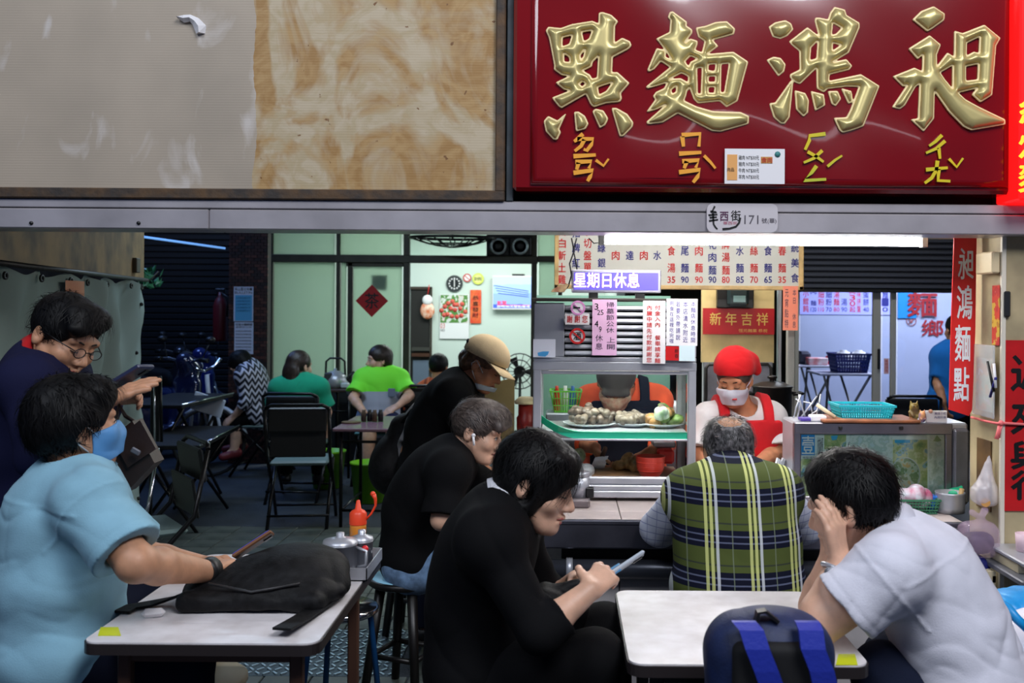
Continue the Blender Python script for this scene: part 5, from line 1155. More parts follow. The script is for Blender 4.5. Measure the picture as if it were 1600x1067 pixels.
sidebox('taped_picture', 'red and gold printed strip taped along the pillar side', 'poster', 1551, 446, 1562, 540, .002, patch_mat('new_year_print', [(176,120,40), (206,170,60), (200,60,40), (180,40,40), (210,150,120)], 18), .001)
m = MB(); p0 = on_side(1570, 455); m.box((px0-.0, YPf-.016, P(1571,495,YPf).z), (px0+.022, YPf-.004, P(1571,455,YPf).z), .004); single('door_handle_bar', m, mat('dark_handle', (40,40,42), .4), 'dark plastic handle fixed on the pillar corner', 'handle')
# pouch with pens
pc = thing('plastic_pouch', 'clear plastic pouch with pens and papers on the pillar side', 'pouch', on_side(1544, 655))
a_, b_ = on_side(1560, 655), on_side(1527, 537)
m = MB(); m.box((sd-.020, min(a_.y,b_.y), a_.z), (sd-.012, max(a_.y,b_.y), b_.z), .003); part('film', m, film('pouch_film', (220,226,230), .35), pc)
m = MB(); m.box((sd-.011, min(a_.y,b_.y)+.02, a_.z+.02), (sd-.008, max(a_.y,b_.y)-.02, b_.z-.05)); part('paper', m, patch_mat('pouch_print', [(226,226,220), (200,214,190), (226,200,170), (236,236,232)], 20), pc)
for i, (u0, v0, u1, v1, c) in enumerate(((1543,565,1553,612,'black'), (1553,568,1556,606,'white'), (1547,620,1556,590,'blue'))):
    m = MB(); m.tube([on_side(u0, v0, .03), on_side(u1, v1, .03)], .005, 8); part('pen', m, {'black': M_ink, 'white': M_white, 'blue': M_blueink}[c], pc, c+' pen')
tw = MB(); tw.tube([on_side(1518, 652, .012), on_side(1540, 658, .016), on_side(1560, 662, .012), P(1566, 661, YPf-.012), P(1600, 663, YPf-.012), P(1640, 664, YPf-.012)], .005, 7)
tw.tube([P(1562, 662, YPf-.01), P(1559, 675, YPf-.012), P(1557, 686, YPf-.014)], [.006,.005,.008], 7); tw.tube([P(1566,662,YPf-.012), P(1563,672,YPf-.016), P(1561,684,YPf-.016)], .004, 6); tw.sphere(P(1564, 661, YPf-.014), .010, 8, 6)
single('pink_ribbon', tw, mat('ribbon_pink', (246,120,120), .4), 'pink plastic ribbon tied round the right pillar', 'ribbon')
# hanging bags
YG = 3.55
def bag(name, label, pts_u, Y, rx, m_, fold, seed, cat='bag', inner=None):
    (u, vt, vb_) = pts_u; t = thing(name, label, cat, P(u, vb_, Y)); top = P(u, vt, Y); bot = P(u, vb_, Y); h = top.z-bot.z
    s = SDF((bot.x-rx*1.5, Y-rx*1.3, bot.z-.02), (bot.x+rx*1.5, Y+rx*1.3, top.z+.03), .005)
    s.box(bot+Vector((0,0,h*.40)), (rx, rx*.75, h*.38), None, .02, 0); s.ell(bot+Vector((0,0,h*.76)), (rx*.85, rx*.65, h*.12), None, .02); s.cap(bot+Vector((.012,0,h*.82)), bot+Vector((.012,0,h*.96)), .020, .009, .015); s.cap(bot+Vector((.012,0,h*.96)), top+Vector((-.020,0,.012)), .008, .010, .005); s.cap(bot+Vector((.012,0,h*.96)), top+Vector((.026,0,.02)), .008, .011, .005)
    s.folds([((1,.2,.3), .030, .007), ((.5,.3,1), .05, fold*1.5)], seed); part('film', s.mesh('film', m_, t.location), m_, t)
    if inner is not None:
        s = SDF((bot.x-rx*1.2, Y-rx, bot.z-.02), (bot.x+rx*1.2, Y+rx, top.z), .007); s.box(bot+Vector((0,0,h*.33)), (rx*.85, rx*.6, h*.26), None, .03, 0).folds([((1,.4,.6), .05, .006)], seed+1); part('contents', s.mesh('contents', inner, t.location), inner, t)
    return t
bag('plastic_bag', 'pinkish plastic carrier bag with dark contents hanging by the pillar', (1527, 806, 868), 3.50, .062, film('pink_film', (228,196,224), .24), .006, 3, inner=mat('bag_contents', (70,56,84), .6, noise=.5, scale=20))
b2 = thing('white_bag', 'translucent white plastic bag hanging above the pinkish bag', 'bag', P(1541, 790, 3.58)); s = SDF(P(1541,795,3.58)-Vector((.09,.07,.01)), P(1541,708,3.58)+Vector((.09,.07,.02)), .005)
s.cap(P(1539,772,3.58), P(1545,725,3.58), .042, .012, .02).cap(P(1545,725,3.58), P(1546,712,3.58), .010, .008, .01).box(P(1538,772,3.58), (.040,.034,.030), None, .012, .02).folds([((1,.2,.4), .03, .009), ((.5,.3,.6), .05, .007)], 9); wf = film('white_film', (236,230,236), .50); part('film', s.mesh('film', wf, b2.location), wf, b2)
m = MB(); pbox(m, 1547, 690, 1562, 800, 3.60, .12); single('wood_niche', m, mat('niche_wood', (120,88,50), .6, noise=.4, scale=8), 'narrow brown wooden slot beside the white hanging bag', 'niche')
m = MB(); m.cyl(P(1540,745+40,3.54), P(1540,745+40,3.60), .016, n=14); single('tape_roll', m, mat('tape_tan', (206,150,80), .4), 'tan tape roll hanging behind the pinkish bag', 'tape')
bb = P(1545, 1000, 3.45); s = SDF((bb.x-.14, 3.40, 0), (bb.x+.02, 3.75, .72), .01); s.box((bb.x-.06, 3.58, .36), (.075, .14, .33), None, .05, 0).folds([((1,.3,.2), .09, .012), ((.3,.5,1), .13, .012)], 4); o = bpy.data.objects.new('blue_sack', s.mesh('blue_sack', mat('sack_blue', (24,30,110), .5, noise=.3, scale=8))); COL.objects.link(o); o['label'] = 'dark blue sack standing on the floor against the pillar'; o['category'] = 'sack'
m = MB(); pbox(m, 1535, 893, 1556, 910, 3.42, .04); m.box((P(1551,900,3.42).x, 3.42, 0), (P(1556,900,3.42).x, 3.45, P(1551,900,3.42).z)); single('shelf_bracket', m, M_cream, 'cream bracket post below the steel shelf at the right edge', 'bracket')
sh = thing('wall_shelf', 'steel shelf with a cup on the front of the right pillar', 'shelf', P(1600, 870, 3.4))
z = P(1575, 868, 3.42).z; xa_ = P(1556, 868, 3.4).x
m = MB(); m.box((xa_, 3.2, z-.05), (xa_+.5, YPf-.004, z-.03), .004); part('lower_board', m, M_steel_dull, sh); m = MB(); m.box((xa_+.02, 3.24, z+.005), (xa_+.5, YPf-.004, z+.02), .004); part('upper_board', m, M_steel, sh)
for x in (xa_+.03, xa_+.4):
    m = MB(); m.box((x, 3.3, z-.03), (x+.06, YPf-.004, z+.005), .002); part('spacer', m, M_cream, sh)
m = MB(); p = P(1597, 855, 3.4); m.lathe([(.001,0),(.028,0),(.032,.06),(.029,.06),(.001,.01)], (p.x+.01, 3.4, z+.021), 16); single('pink_cup', m, mat('cup_pink', (226,196,206), .4), 'pale pink cup on the steel shelf at the right edge', 'cup')
# ---------------------------------------------------------------- left curtain and lintel
Y1, Yc2 = 3.95, 6.35; xA, xB = P(-60, 400, 3.6).x, P(222, 500, Yc2).x; xN = P(0, 400, Y1).x
def cur(t, z):
    y = 3.55+(Yc2-3.55)*t; x = P(-60, 400, 3.55).x+(xB-P(-60, 400, 3.55).x)*t
    w = .030*math.sin(t*34+2*math.sin(t*9))*(.4+.6*abs(math.sin(t*13+z*1.5)))+.012*math.sin(z*9+t*20)+.010*math.sin(z*17-t*31)
    return Vector((x+w*.9, y+w*.5, z))
zc0, zc1 = .10, 1.70
tm = bpy.data.materials.new('curtain_film'); tm = translucent('curtain_film', (150,166,158), .5, .25)
cu = thing('plastic_curtain', 'grey green plastic curtain with eyelets hanging along the left side', 'curtain', (-2.4, 5, .1))
def cg(u, v):
    sag = .03*abs(math.sin(u*math.pi*7)); return cur(u, zc0+(zc1-sag-zc0)*v)
m = MB(); m.grid(cg, 110, 26); part('sheet', m, translucent('curtain_film', (150,166,158), .5, .25), cu)
for i in range(8):
    p = cur(i/7, zc1-.02); m = MB(); m.lathe([(.008,-.004),(.017,-.004),(.017,.004),(.008,.004),(.008,-.004)], p+Vector((.02,-.01,-.02)), 12, 'X'); part('eyelet', m, M_dark, cu)
for i in range(5):
    p = cur(.93, .35+i*.3); m = MB(); m.sphere(p+Vector((.01,-.01,0)), .012, 8, 6); part('snap', m, M_dark, cu)
m = MB(); m.box((-3.2, 3.62, zc1+.0), (-2.35, 6.4, zc1+.02)); m2 = MB()
a0, a1 = Vector((P(-60,400,3.55).x, 3.62, 0)), Vector((xB-.02, 6.42, 0)); d_ = (a1-a0).normalized(); nn = Vector((-d_.y, d_.x, 0))
def lint(s, e, z): return a0+d_*s+nn*e+Vector((0,0,z))
L_ = (a1-a0).length; m = MB(); m.add([lint(s, e, z) for s in (0, L_) for e in (0, .1) for z in (zc1+.02, 2.7)], [(0,1,3,2),(4,6,7,5),(0,4,5,1),(2,3,7,6),(0,2,6,4),(1,5,7,3)]); struct('trim_5', m, mat('lintel_ochre', (150,120,72), .7, noise=.4, scale=5))
m = MB(); m.tube([lint(0, -.02, zc1+.005), lint(L_, -.02, zc1+.005)], .012, 8); part('curtain_rail', m, M_dark, cu)
def on_lint(s, z): return lint(s, -.012, z)
jb = MB(); jb.box((-.05,-.015,-.045), (.05,.015,.045), .004, Matrix.Rotation(math.atan2(d_.y, d_.x), 3, 'Z'), on_lint(L_-.28, zc1+.09)); single('socket_box', jb, mat('socket_dark', (60,52,40), .5), 'dark framed socket on the ochre lintel above the curtain', 'socket')
# poster behind the curtain film
pa = .42
ps = MB(); n = 12
for side in (0,):
    vs = []
    for i in range(n+1):
        for zz in (.90, 1.66): q = cur(.405+.075*i/n, zz); vs.append(q+Vector((.035,-.02,0)))
    ps.add(vs, [(2*i, 2*i+1, 2*i+3, 2*i+2) for i in range(n)])
def red_poster_mat():
    m = bpy.data.materials.new('curtain_poster'); m.use_nodes = True; nt = m.node_tree; b = nt.nodes['Principled BSDF']; o = coords(nt)
    r = ramp_const(nt, [(0,(150,24,22)), (.3,(170,60,30)), (.42,(160,24,22)), (.70,(176,30,26)), (.78,(206,150,50)), (.9,(190,110,60))]); mp = nt.nodes.new('ShaderNodeMapRange'); mp.inputs[1].default_value = 0; mp.inputs[2].default_value = .76; nt.links.new(o[2], mp.inputs[0]); nt.links.new(mp.outputs[0], r.inputs[0]); nt.links.new(r.outputs[0], b.inputs[0]); return m
single('red_poster', ps, red_poster_mat(), 'faded red and gold poster stuck on the grey plastic curtain', 'poster')
# ---------------------------------------------------------------- glass front of the dining room, back left
YW = 9.6
M_fr = mat('bronze_frame', (74,72,62), .45, .4, noise=.2, scale=6)
M_frost = translucent('frosted_glass', (206,222,208), .6, .72)
wn = thing('shopfront', '', '', (0, YW, 0)); del wn['label']; del wn['category']; wn.name = 'window_1'; wn['kind'] = 'structure'
zt0, zt1, ztop2 = P(600, 408, YW).z, P(600, 400, YW).z, 2.75
def fbar(u0, v0, u1, v1, y=YW, d=.07, nm='mullion', par=wn, mt=M_fr):
    m = MB(); pbox(m, u0, v0, u1, v1, y, d, .004); return part(nm, m, mt, par)
for u0, u1 in ((421, 427), (523, 532), (628, 641), (828, 840)): fbar(u0, 250, u1, 735)
fbar(424, 400, 840, 409, YW-.01, .09, 'transom')
fbar(424, 612, 630, 735, YW+.01, .05, 'kick_panel', wn, mat('kick_dark', (44,46,44), .5))
fbar(541, 409, 551, 735, YW+.02, .05, 'door_stile'); fbar(541, 409, 630, 416, YW+.02, .05, 'door_rail')
for u0, v0, u1, v1 in ((427,260,523,400), (532,260,628,400), (427,409,523,612), (532,409,541,612), (551,416,628,612)):
    m = MB(); pbox(m, u0, v0, u1, v1, YW+.03, .008); part('frosted_pane', m, M_frost, wn)
m = MB(); pbox(m, 641, 260, 760, 400, YW+.03, .008); part('clear_pane', m, glassmat('clear_glass'), wn)
fbar(760, 260, 840, 400, YW+.02, .03, 'panel', wn, M_blackpl)
fbar(840, 400, 880, 409, YW-.01, .09, 'transom'); fbar(870, 250, 880, 735)
for v0, v1 in ((250, 400), (409, 735)):
    m = MB(); pbox(m, 840, v0, 870, v1, YW+.03, .008); part('frosted_pane', m, M_frost, wn)
# diamond paper on the door
p = P(581, 470, YW+.02); k = YW/F
dp = thing('red_diamond', 'red diamond paper with a dark character on the frosted door', 'decoration', p-Vector((0,0,25*k)))
m = MB(); r = 25.5*k; m.prism([(p.x, p.z+r), (p.x-r, p.z), (p.x, p.z-r), (p.x+r, p.z)], YW+.018, YW+.022); part('sheet', m, mat('diamond_red', (186,16,20), .5), dp)
textpx('茶', 570, 458, 592, 482, YW+.017, M_ink, dp, bold=.015)
m = MB(); pbox(m, 582, 429, 606, 452, YW+.05, .004); single('taped_note', m, mat('note_olive', (120,120,84), .6), 'small olive note behind the frosted glass above the red diamond', 'note')
# wire fan guard and twin speakers in front of the transom
fg = thing('fan_guard', 'black wire fan guard hanging in front of the glass transom', 'fan guard', P(707, 391, YW-.3)); m = MB(); c = P(707, 372, YW-.3)
for i in range(16):
    a = math.pi*2*i/16; m.tube([c+Vector((.40*math.cos(a)*t, .40*math.sin(a)*t*.6, -.10*math.cos(t*1.45)+.015)) for t in (0.1,.35,.6,.8,1)], .006, 5)
part('spokes', m, M_black, fg); m = MB()
for t in (.1, .55, 1): m.tube([c+Vector((.40*t*math.cos(a*.21), .24*t*math.sin(a*.21), -.10*math.cos(t*1.45)+.015)) for a in range(30)], .008+.006*(t == 1), 6, closed=True, caps=False)
part('rings', m, M_black, fg); m = MB(); m.cyl(c, c+Vector((0,0,.95)), .012, n=8); part('rod', m, M_black, fg)
for i, u in enumerate((779, 813)):
    c = P(u, 385, YW-.05); k = YW/F; t = thing('wall_speaker', ('left' if i == 0 else 'right')+' one of two black speakers with silver rings on the transom', 'speaker', c)
    m = MB(); m.box((c.x-17*k, YW-.06, c.z-14*k), (c.x+17*k, YW-.012, c.z+14*k), .01); part('cabinet', m, M_blackpl, t)
    m = MB(); r = 13*k; m.lathe([(r*.72,-.03),(r*.9,-.04),(r,-.02),(r,0),(r*.72,0),(r*.72,-.03)], (c.x, YW-.06, c.z), 24, 'Y'); part('ring', m, mat('speaker_ring', (190,204,204), .3, .4), t)
    m = MB(); m.lathe([(.0001,-.012),(r*.25,-.016),(r*.7,0),(.0001,0)], (c.x, YW-.06, c.z), 20, 'Y'); part('cone', m, M_blackpl, t)
    for j in range(4):
        a = math.pi/4+j*math.pi/2; m = MB(); m.sphere((c.x+r*.86*math.cos(a), YW-.10, c.z+r*.86*math.sin(a)), r*.09, 8, 5); part('bolt', m, M_white, t)
# room behind
YR2 = 12.5
m = MB(); m.box((-3.0, YR2, 0), (.6, YR2+.1, 2.75)); m.box((-3.0, YW+.5, 0), (-2.93, YR2, 2.75)); m.box((.52, YW+.1, 0), (.6, YR2, 2.75)); struct('wall_room', m, mat('room_mint', (208,220,212), .7))
dh = thing('room_hatch', '', '', P(657, 600, YR2-.05)); del dh['label']; del dh['category']; dh.name = 'door_1'; dh['kind'] = 'structure'
m = MB(); pbox(m, 640, 451, 672, 700, YR2-.03, .02); part('dark_opening', m, mat('opening_dark', (22,20,18), .7), dh)
m = MB(); pbox(m, 640, 448, 674, 452, YR2-.05, .03); pbox(m, 671, 448, 675, 700, YR2-.05, .03); part('door_frame', m, mat('door_brown', (54,40,30), .6), dh)
for i, (v, c) in enumerate(((552, (70,40,26)), (543, (60,60,56)))):
    m = MB(); pbox(m, 643, v, 671, v+5, YR2-.10, .06); part('shelf', m, mat('shelf_%d' % i, c, .5), dh)
m = MB(); pbox(m, 645, 563, 670, 600, YR2-.06, .02); part('lower_panel', m, mat('panel_slate', (96,110,130), .5), dh)
YU = YR2-.02
def rnd_thing(name, label, u, v, r, col): return ban_sign(name, label, u, v, r, YU, M_redink, mat(name+'_face', col, .5), None, 'sign', False)
t, p, k = ban_sign('wall_clock', 'round black wall clock with white numerals in the dining room', 710, 443, 13, YU, mat('clock_rim', (60,64,66), .3), mat('clock_face', (20,26,32), .4), None, 'clock', False)
for i in range(12):
    a = math.pi*i/6; m = MB(); m.disc((p.x+k*.62*math.sin(a), YU-.004, p.z+k*.62*math.cos(a)), k*.10, 'Y', 8, .003); part('numeral', m, M_white, t)
m = MB(); m.box((p.x-k*.05, YU-.008, p.z-k*.4), (p.x+k*.05, YU-.005, p.z+k*.55)); part('hand', m, M_white, t)
ban_sign('no_smoking_disc', 'small red no smoking disc beside the wall clock', 730, 434, 6.5, YU, M_redink, M_white)
t, p, k = ban_sign('yellow_sticker', 'round yellow green sticker right of the wall clock', 747, 435.5, 9, YU, mat('lime_rim', (214,220,90), .5), mat('lime_face', (226,228,140), .5), None, 'sticker', False); textpx('室內禁菸', 741, 433, 753, 438, YU-.003, M_ink, t)
cl = note('wall_calendar', 'wall calendar with a strawberry picture in the dining room', 687, 460, 733, 529, YU, M_white, [('03', 688, 505, 695, 513, M_redink, {}), ('MARCH', 688, 514, 695, 518, M_ink, {})], cat='calendar')
m = MB(); pbox(m, 688, 461, 731, 504, YU-.004, .002); part('picture', m, patch_mat('fruit_print', [(200,214,206), (220,206,200), (90,140,70), (216,220,214), (120,160,100)], 9), cl)
M_straw = mat('strawberry_print', (196,40,44), .5, noise=.4, scale=40, rgb2=(226,110,90))
for i, (u, v) in enumerate(((700,474),(707,471),(714,476),(704,482),(711,484),(719,482),(695,479),(722,475),(690,485),(699,491),(706,494),(714,495),(721,493),(727,487),(710,476),(694,492))):
    q = P(u, v, YU-.006); m = MB(); m.lathe([(.0001,-.003),(.030,-.002),(.030,0),(.0001,0)], q, 8, 'Y'); part('strawberry', m, M_straw, cl)
textpx(vert('恭喜發財'), 738, 462, 748, 496, YU-.004, M_ink, note('red_scroll', 'red paper scroll with black characters right of the calendar', 734.5, 453, 752, 505, YU-.0, mat('scroll_red', (226,60,40), .5, noise=.3, scale=14, rgb2=(236,120,60)), [], cat='scroll'))
tv = thing('television', 'wall television showing a pale blue news picture', 'television', P(800, 484, YU-.1)); m = MB(); pbox(m, 769, 431, 831, 484, YU-.07, .05, .008); part('casing', m, M_white, tv)
def tv_mat():
    m = bpy.data.materials.new('tv_screen'); m.use_nodes = True; nt = m.node_tree; b = nt.nodes['Principled BSDF']; o = coords(nt)
    n = nt.nodes.new('ShaderNodeTexNoise'); n.inputs['Scale'].default_value = 6; tc = nt.nodes.new('ShaderNodeTexCoord'); nt.links.new(tc.outputs['Object'], n.inputs[0])
    r = ramp_const(nt, [(0,(30,60,170)), (.12,(60,90,200)), (.20,(130,160,225)), (.5,(150,180,235)), (.75,(170,196,240))]); s = mth(nt, 'ADD', mth(nt, 'MULTIPLY', o[2], 2.2), mth(nt, 'MULTIPLY', n.outputs['Fac'], .12)); nt.links.new(s, r.inputs[0])
    nt.links.new(r.outputs[0], b.inputs['Emission Color']); b.inputs['Emission Strength'].default_value = .75; nt.links.new(r.outputs[0], b.inputs[0]); return m
m = MB(); pbox(m, 770.5, 432.5, 830, 481, YU-.073, .004); part('screen', m, tv_mat(), tv)
textpx('新聞', 777, 470, 791, 476, YU-.074, mat('tv_red', (220,40,60), .5, emit=(220,40,60), estr=.7), tv, bold=.02); textpx('即時快訊整點報導', 777, 477, 828, 480.5, YU-.074, mat('tv_white', (240,240,250), .5, emit=(240,240,250), estr=.8), tv)
m = MB(); pbox(m, 776, 476.5, 829, 477, YU-.0745, .001); part('ticker_line', m, mat('tv_red', (220,40,60), .5), tv)
for i in range(4):
    m = MB(); a = P(772+2*i, 446+i*4, YU-.075); b = P(826, 455+i*3, YU-.075); m.tube([a, b], .004, 4); part('wire_image', m, mat('tv_line', (50,70,130), .5), tv)
m = MB(); pbox(m, 800, 428, 820, 431, YU-.05, .03, .004); single('set_top_box', m, M_blackpl, 'small black box on top of the television', 'box')
pf = thing('pedestal_fan', 'black pedestal fan standing in the dining room behind the capped woman', 'fan', (P(812,600,11.2).x, 11.2, 0)); c = P(812,580,11.2); m = MB()
for rr in (.06, .13, .20): m.tube([c+Vector((rr*math.cos(a*.314), -.06*(rr < .2), rr*math.sin(a*.314))) for a in range(20)], .007, 5, closed=True, caps=False)
for i in range(14): a = i*.449; m.tube([c+Vector((.03*math.cos(a), -.07, .03*math.sin(a))), c+Vector((.2*math.cos(a), 0, .2*math.sin(a)))], .004, 4)
part('guard', m, M_black, pf); m = MB(); m.cyl(c+Vector((0,-.02,0)), c+Vector((0,.14,0)), .06, n=14); part('motor', m, M_blackpl, pf); m = MB(); m.cyl((c.x, 11.28, .03), (c.x, 11.28, c.z), .016, n=8); m.lathe([(.001,.0),(.19,0),(.18,.03),(.001,.04)], (c.x, 11.28, 0), 20); part('stand', m, M_blackpl, pf)
for i in range(3):
    m = MB(); a = i*2.094; m.add([c+Vector((r_*math.cos(a+b), -.03+.02*b, r_*math.sin(a+b))) for r_, b in ((.03,-.3),(.17,-.35),(.18,.25),(.03,.3))], [(0,1,2,3)]); part('blade', m, M_blackpl, pf)
# cartoon mascot is replaced by a plain ornament
p = P(668, 480, YU-.06); k = YR2/F; og = thing('hanging_ornament', 'small orange and white hanging ornament beside the dark doorway', 'ornament', p); m = MB(); m.sphere(p+Vector((0,0,-.04)), (.09,.03,.11), 14, 9); part('lower_body', m, mat('ornament_orange', (220,110,60), .5, noise=.3, scale=18, rgb2=(240,220,200)), og); m = MB(); m.sphere(p+Vector((0,-.01,.09)), (.065,.03,.065), 14, 9); part('upper_body', m, M_white, og); m = MB(); m.tube([p+Vector((0,0,.15)), p+Vector((.02,0,.28))], .006, 6); part('cord', m, M_redink, og)
# ---------------------------------------------------------------- brick pillar with posters, dark shutter, alley
YB2 = 9.75
bp_ = thing('brick_pillar', 'dark brown brick pillar with two notices on it', 'pillar', (P(388, 700, YB2).x, YB2+.2, 0))
m = MB(); x0, x1 = P(357, 500, YB2).x, P(418, 500, YB2).x; m.box((x0+.004, YB2+.006, 0), (x1-.004, YB2+.4, 2.75)); part('core', m, mat('mortar', (30,26,26), .8), bp_)
m = MB(); bw, bh = .062, .030; nr = int(2.4/bh)
for r_ in range(nr):
    xx = x0-(bw*.5 if r_ % 2 else 0)
    while xx < x1:
        a, b = max(xx+.003, x0), min(xx+bw-.003, x1)
        if b-a > .012: m.cur = random.choice((0,0,1,2)); m.box((a, YB2-random.uniform(0,.003), r_*bh+.003), (b, YB2+.01, (r_+1)*bh-.001))
        xx += bw
part('brickwork', m, [mat('brick_a', (60,34,30), .6), mat('brick_b', (84,48,40), .6), mat('brick_c', (44,30,30), .6)], bp_, kind='stuff')
note('blue_notice', 'white bordered notice with a blue field on the brick pillar', 365, 448, 396, 502, YB2-.006, mat('notice_white', (206,214,236), .5), [('民山里公布欄', 367, 449.5, 394, 454, M_ink, dict(bold=.02)), ('BULLETIN', 367, 455.5, 394, 459, M_ink, {})])
m = MB(); pbox(m, 367, 461, 394, 501, YB2-.0085, .001); part('blue_field', m, mat('notice_blue', (90,170,214), .5), bpy.data.objects['blue_notice'])
for i in range(5): textpx('公告事項說明文字', 369, 464+i*5, 391, 467+i*5, YB2-.0085, mat('teal_ink', (30,80,110), .5), bpy.data.objects['blue_notice'])
nt2 = note('white_notice', 'white printed list below the blue notice on the brick pillar', 366, 503.5, 396, 553, YB2-.006, mat('notice_white', (206,214,236), .5), [('垃圾分類時間', 368, 505, 394, 509, M_ink, dict(bold=.02)), ('星期日公休', 368, 510, 394, 512.5, M_ink, {})])
for i in range(7): textpx('資源回收時間地點', 368, 516+i*5, 393, 518.5+i*5, YB2-.0075, M_ink, nt2)
m = MB(); pbox(m, 418, 380, 421, 735, YB2+.1, .1); struct('trim_6', m, M_dark)
fe = thing('fire_extinguisher', 'dim red fire extinguisher hanging left of the brick pillar', 'extinguisher', P(344, 533, 10.2)); p = P(344, 533, 10.2); m = MB(); m.lathe([(.001,0),(.065,0),(.072,.02),(.072,.36),(.05,.43),(.025,.46),(.025,.5),(.001,.5)], p, 16); part('tank', m, mat('extinguisher_red', (96,18,26), .45), fe); m = MB(); m.tube([p+Vector((.02,-.02,.49)), p+Vector((.09,-.03,.45)), p+Vector((.085,-.05,.25))], .012, 6); m.box((p.x-.05, p.y-.02, p.z+.49), (p.x+.05, p.y+.02, p.z+.54), .008); part('valve', m, M_blackpl, fe)
st_ = thing('roller_shutter', '', '', (-4, 12.2, 0)); del st_['label']; del st_['category']; st_.name = 'door_2'; st_['kind'] = 'structure'
m = MB(); x0, x1 = P(190, 500, 12.2).x, P(362, 500, 12.2).x; m.box((x0, 12.22, 0), (x1, 12.3, 3.2)); part('backing', m, mat('shutter_dark', (16,16,20), .6), st_)
m = MB()
for i in range(38): m.box((x0, 12.20, .02+i*.075), (x1, 12.235, .085+i*.075), .01)
part('slats', m, mat('shutter_slat', (16,17,21), .6, .2), st_, kind='stuff')
m = MB(); m.tube([P(216,369,10), P(352,388,10.4)], .012, 6); al = single('neon_line', m, mat('neon_blue', (150,200,255), .4, emit=(120,180,255), estr=.8), 'thin pale blue light line above the dark shutter', 'light')
# leaves poking past the curtain
lf = thing('leafy_branch', 'small green leafy branch poking past the curtain edge', 'plant', P(226, 445, 8.2)); rs = random.Random(5)
lme = MB(); lme.add([(0,0,0),(.022,.0,.03),(.0,.004,.075),(-.022,0,.03),(0,.008,.03)], [(0,1,4),(1,2,4),(2,3,4),(3,0,4)]); lm2 = lme.mesh('leaf', mat('leaf_dark', (50,120,80), .4))
for i in range(26):
    p = P(222+rs.uniform(0, 28), 420+rs.uniform(0, 30), 8.2+rs.uniform(-.1,.1)); o = ident_add(lf, 'leaf', lm2, p-Vector(lf.location), lf); o.rotation_euler = (rs.uniform(-1,1), rs.uniform(-1,1), rs.uniform(0,6)); o.scale = (1.1,)*3
m = MB(); m.tube([P(216,462,8.2), P(232,440,8.2), P(248,424,8.2)], .006, 5); part('stem', m, mat('stem_brown', (70,60,40), .6), lf)
# ---------------------------------------------------------------- shop at the back right
YS1, YS2 = 9.0, 11.8
rsh = thing('rolled_shutter', '', '', P(1372, 452, YS1)); del rsh['label']; del rsh['category']; rsh.name = 'door_3'; rsh['kind'] = 'structure'
x0, x1 = P(1250, 420, YS1-.1).x, P(1500, 420, YS1-.1).x; k = YS1/F; zb0 = P(1372, 452, YS1).z
M_slat = mat('slat_grey', (96,96,102), .35, .1)
for i in range(9):
    z = zb0+i*8.9*k; m = MB(); pts = [(z, -.02), (z+.012, -.05), (z+.030, -.055), (z+.044, -.02), (z+.047, 0), (z, 0)]; m.prism([(y, zz) for zz, y in pts], x0, x1, lambda y, zz, d: (d, YS1-.06+y, zz)); part('slat', m, M_slat, rsh)
m = MB(); m.box((x0, YS1-.02, zb0-.02), (x1, YS1+.02, 2.6)); part('backing', m, M_blackpl, rsh); m = MB(); m.box((x0, YS1-.10, zb0-.03), (x1, YS1-.02, zb0-.002), .006); part('bottom_bar', m, M_dark, rsh)
m = MB(); m.box((P(1235,500,YS2).x, YS2, 0), (6.5, YS2+.1, 2.75)); struct('wall_shop', m, mat('shop_blue_grey', (170,178,204), .6, noise=.05, scale=2))
m = MB(); m.box((P(1235,500,YS2).x, YS2-.01, 0), (6.5, YS2, .35)); struct('baseboard_shop', m, mat('shop_skirt', (60,48,52), .6))
sf = thing('shop_front', '', '', P(1380, 700, YS1)); del sf['label']; del sf['category']; sf.name = 'window_2'; sf['kind'] = 'structure'
M_al = mat('beige_aluminium', (198,192,176), .4, .3)
for u0, u1, nm in ((1241,1249,'upright'), (1363,1377,'door_stile'), (1391,1401,'upright')): fbar(u0, 452, u1, 765, YS1, .05, nm, sf, M_al)
for u0, u1 in ((1249,1363), (1377,1391), (1401,1530)):
    m = MB(); pbox(m, u0, 452, u1, 765, YS1+.02, .006); part('pane', m, glassmat('shop_glass', (235,240,250), .05), sf)
m = MB(); pbox(m, 1372, 545, 1376, 577, YS1-.04, .03, .006); part('pull_handle', m, M_blackpl, sf)
note('pink_door_note', 'small pink strip with writing on the shop sliding door', 1381, 560, 1389, 584, YS1-.002, mat('note_pink', (236,190,196), .5), [(vert('推開請進'), 1382.5, 562, 1387.5, 581, M_redink, {})])
lm3 = note('lavender_menu', 'lavender menu sheet with red and blue dish names on the shop wall', 1250, 430, 1395, 491, YS2-.01, mat('lavender', (166,170,240), .5, emit=(150,155,235), estr=.25), [], cat='menu board')
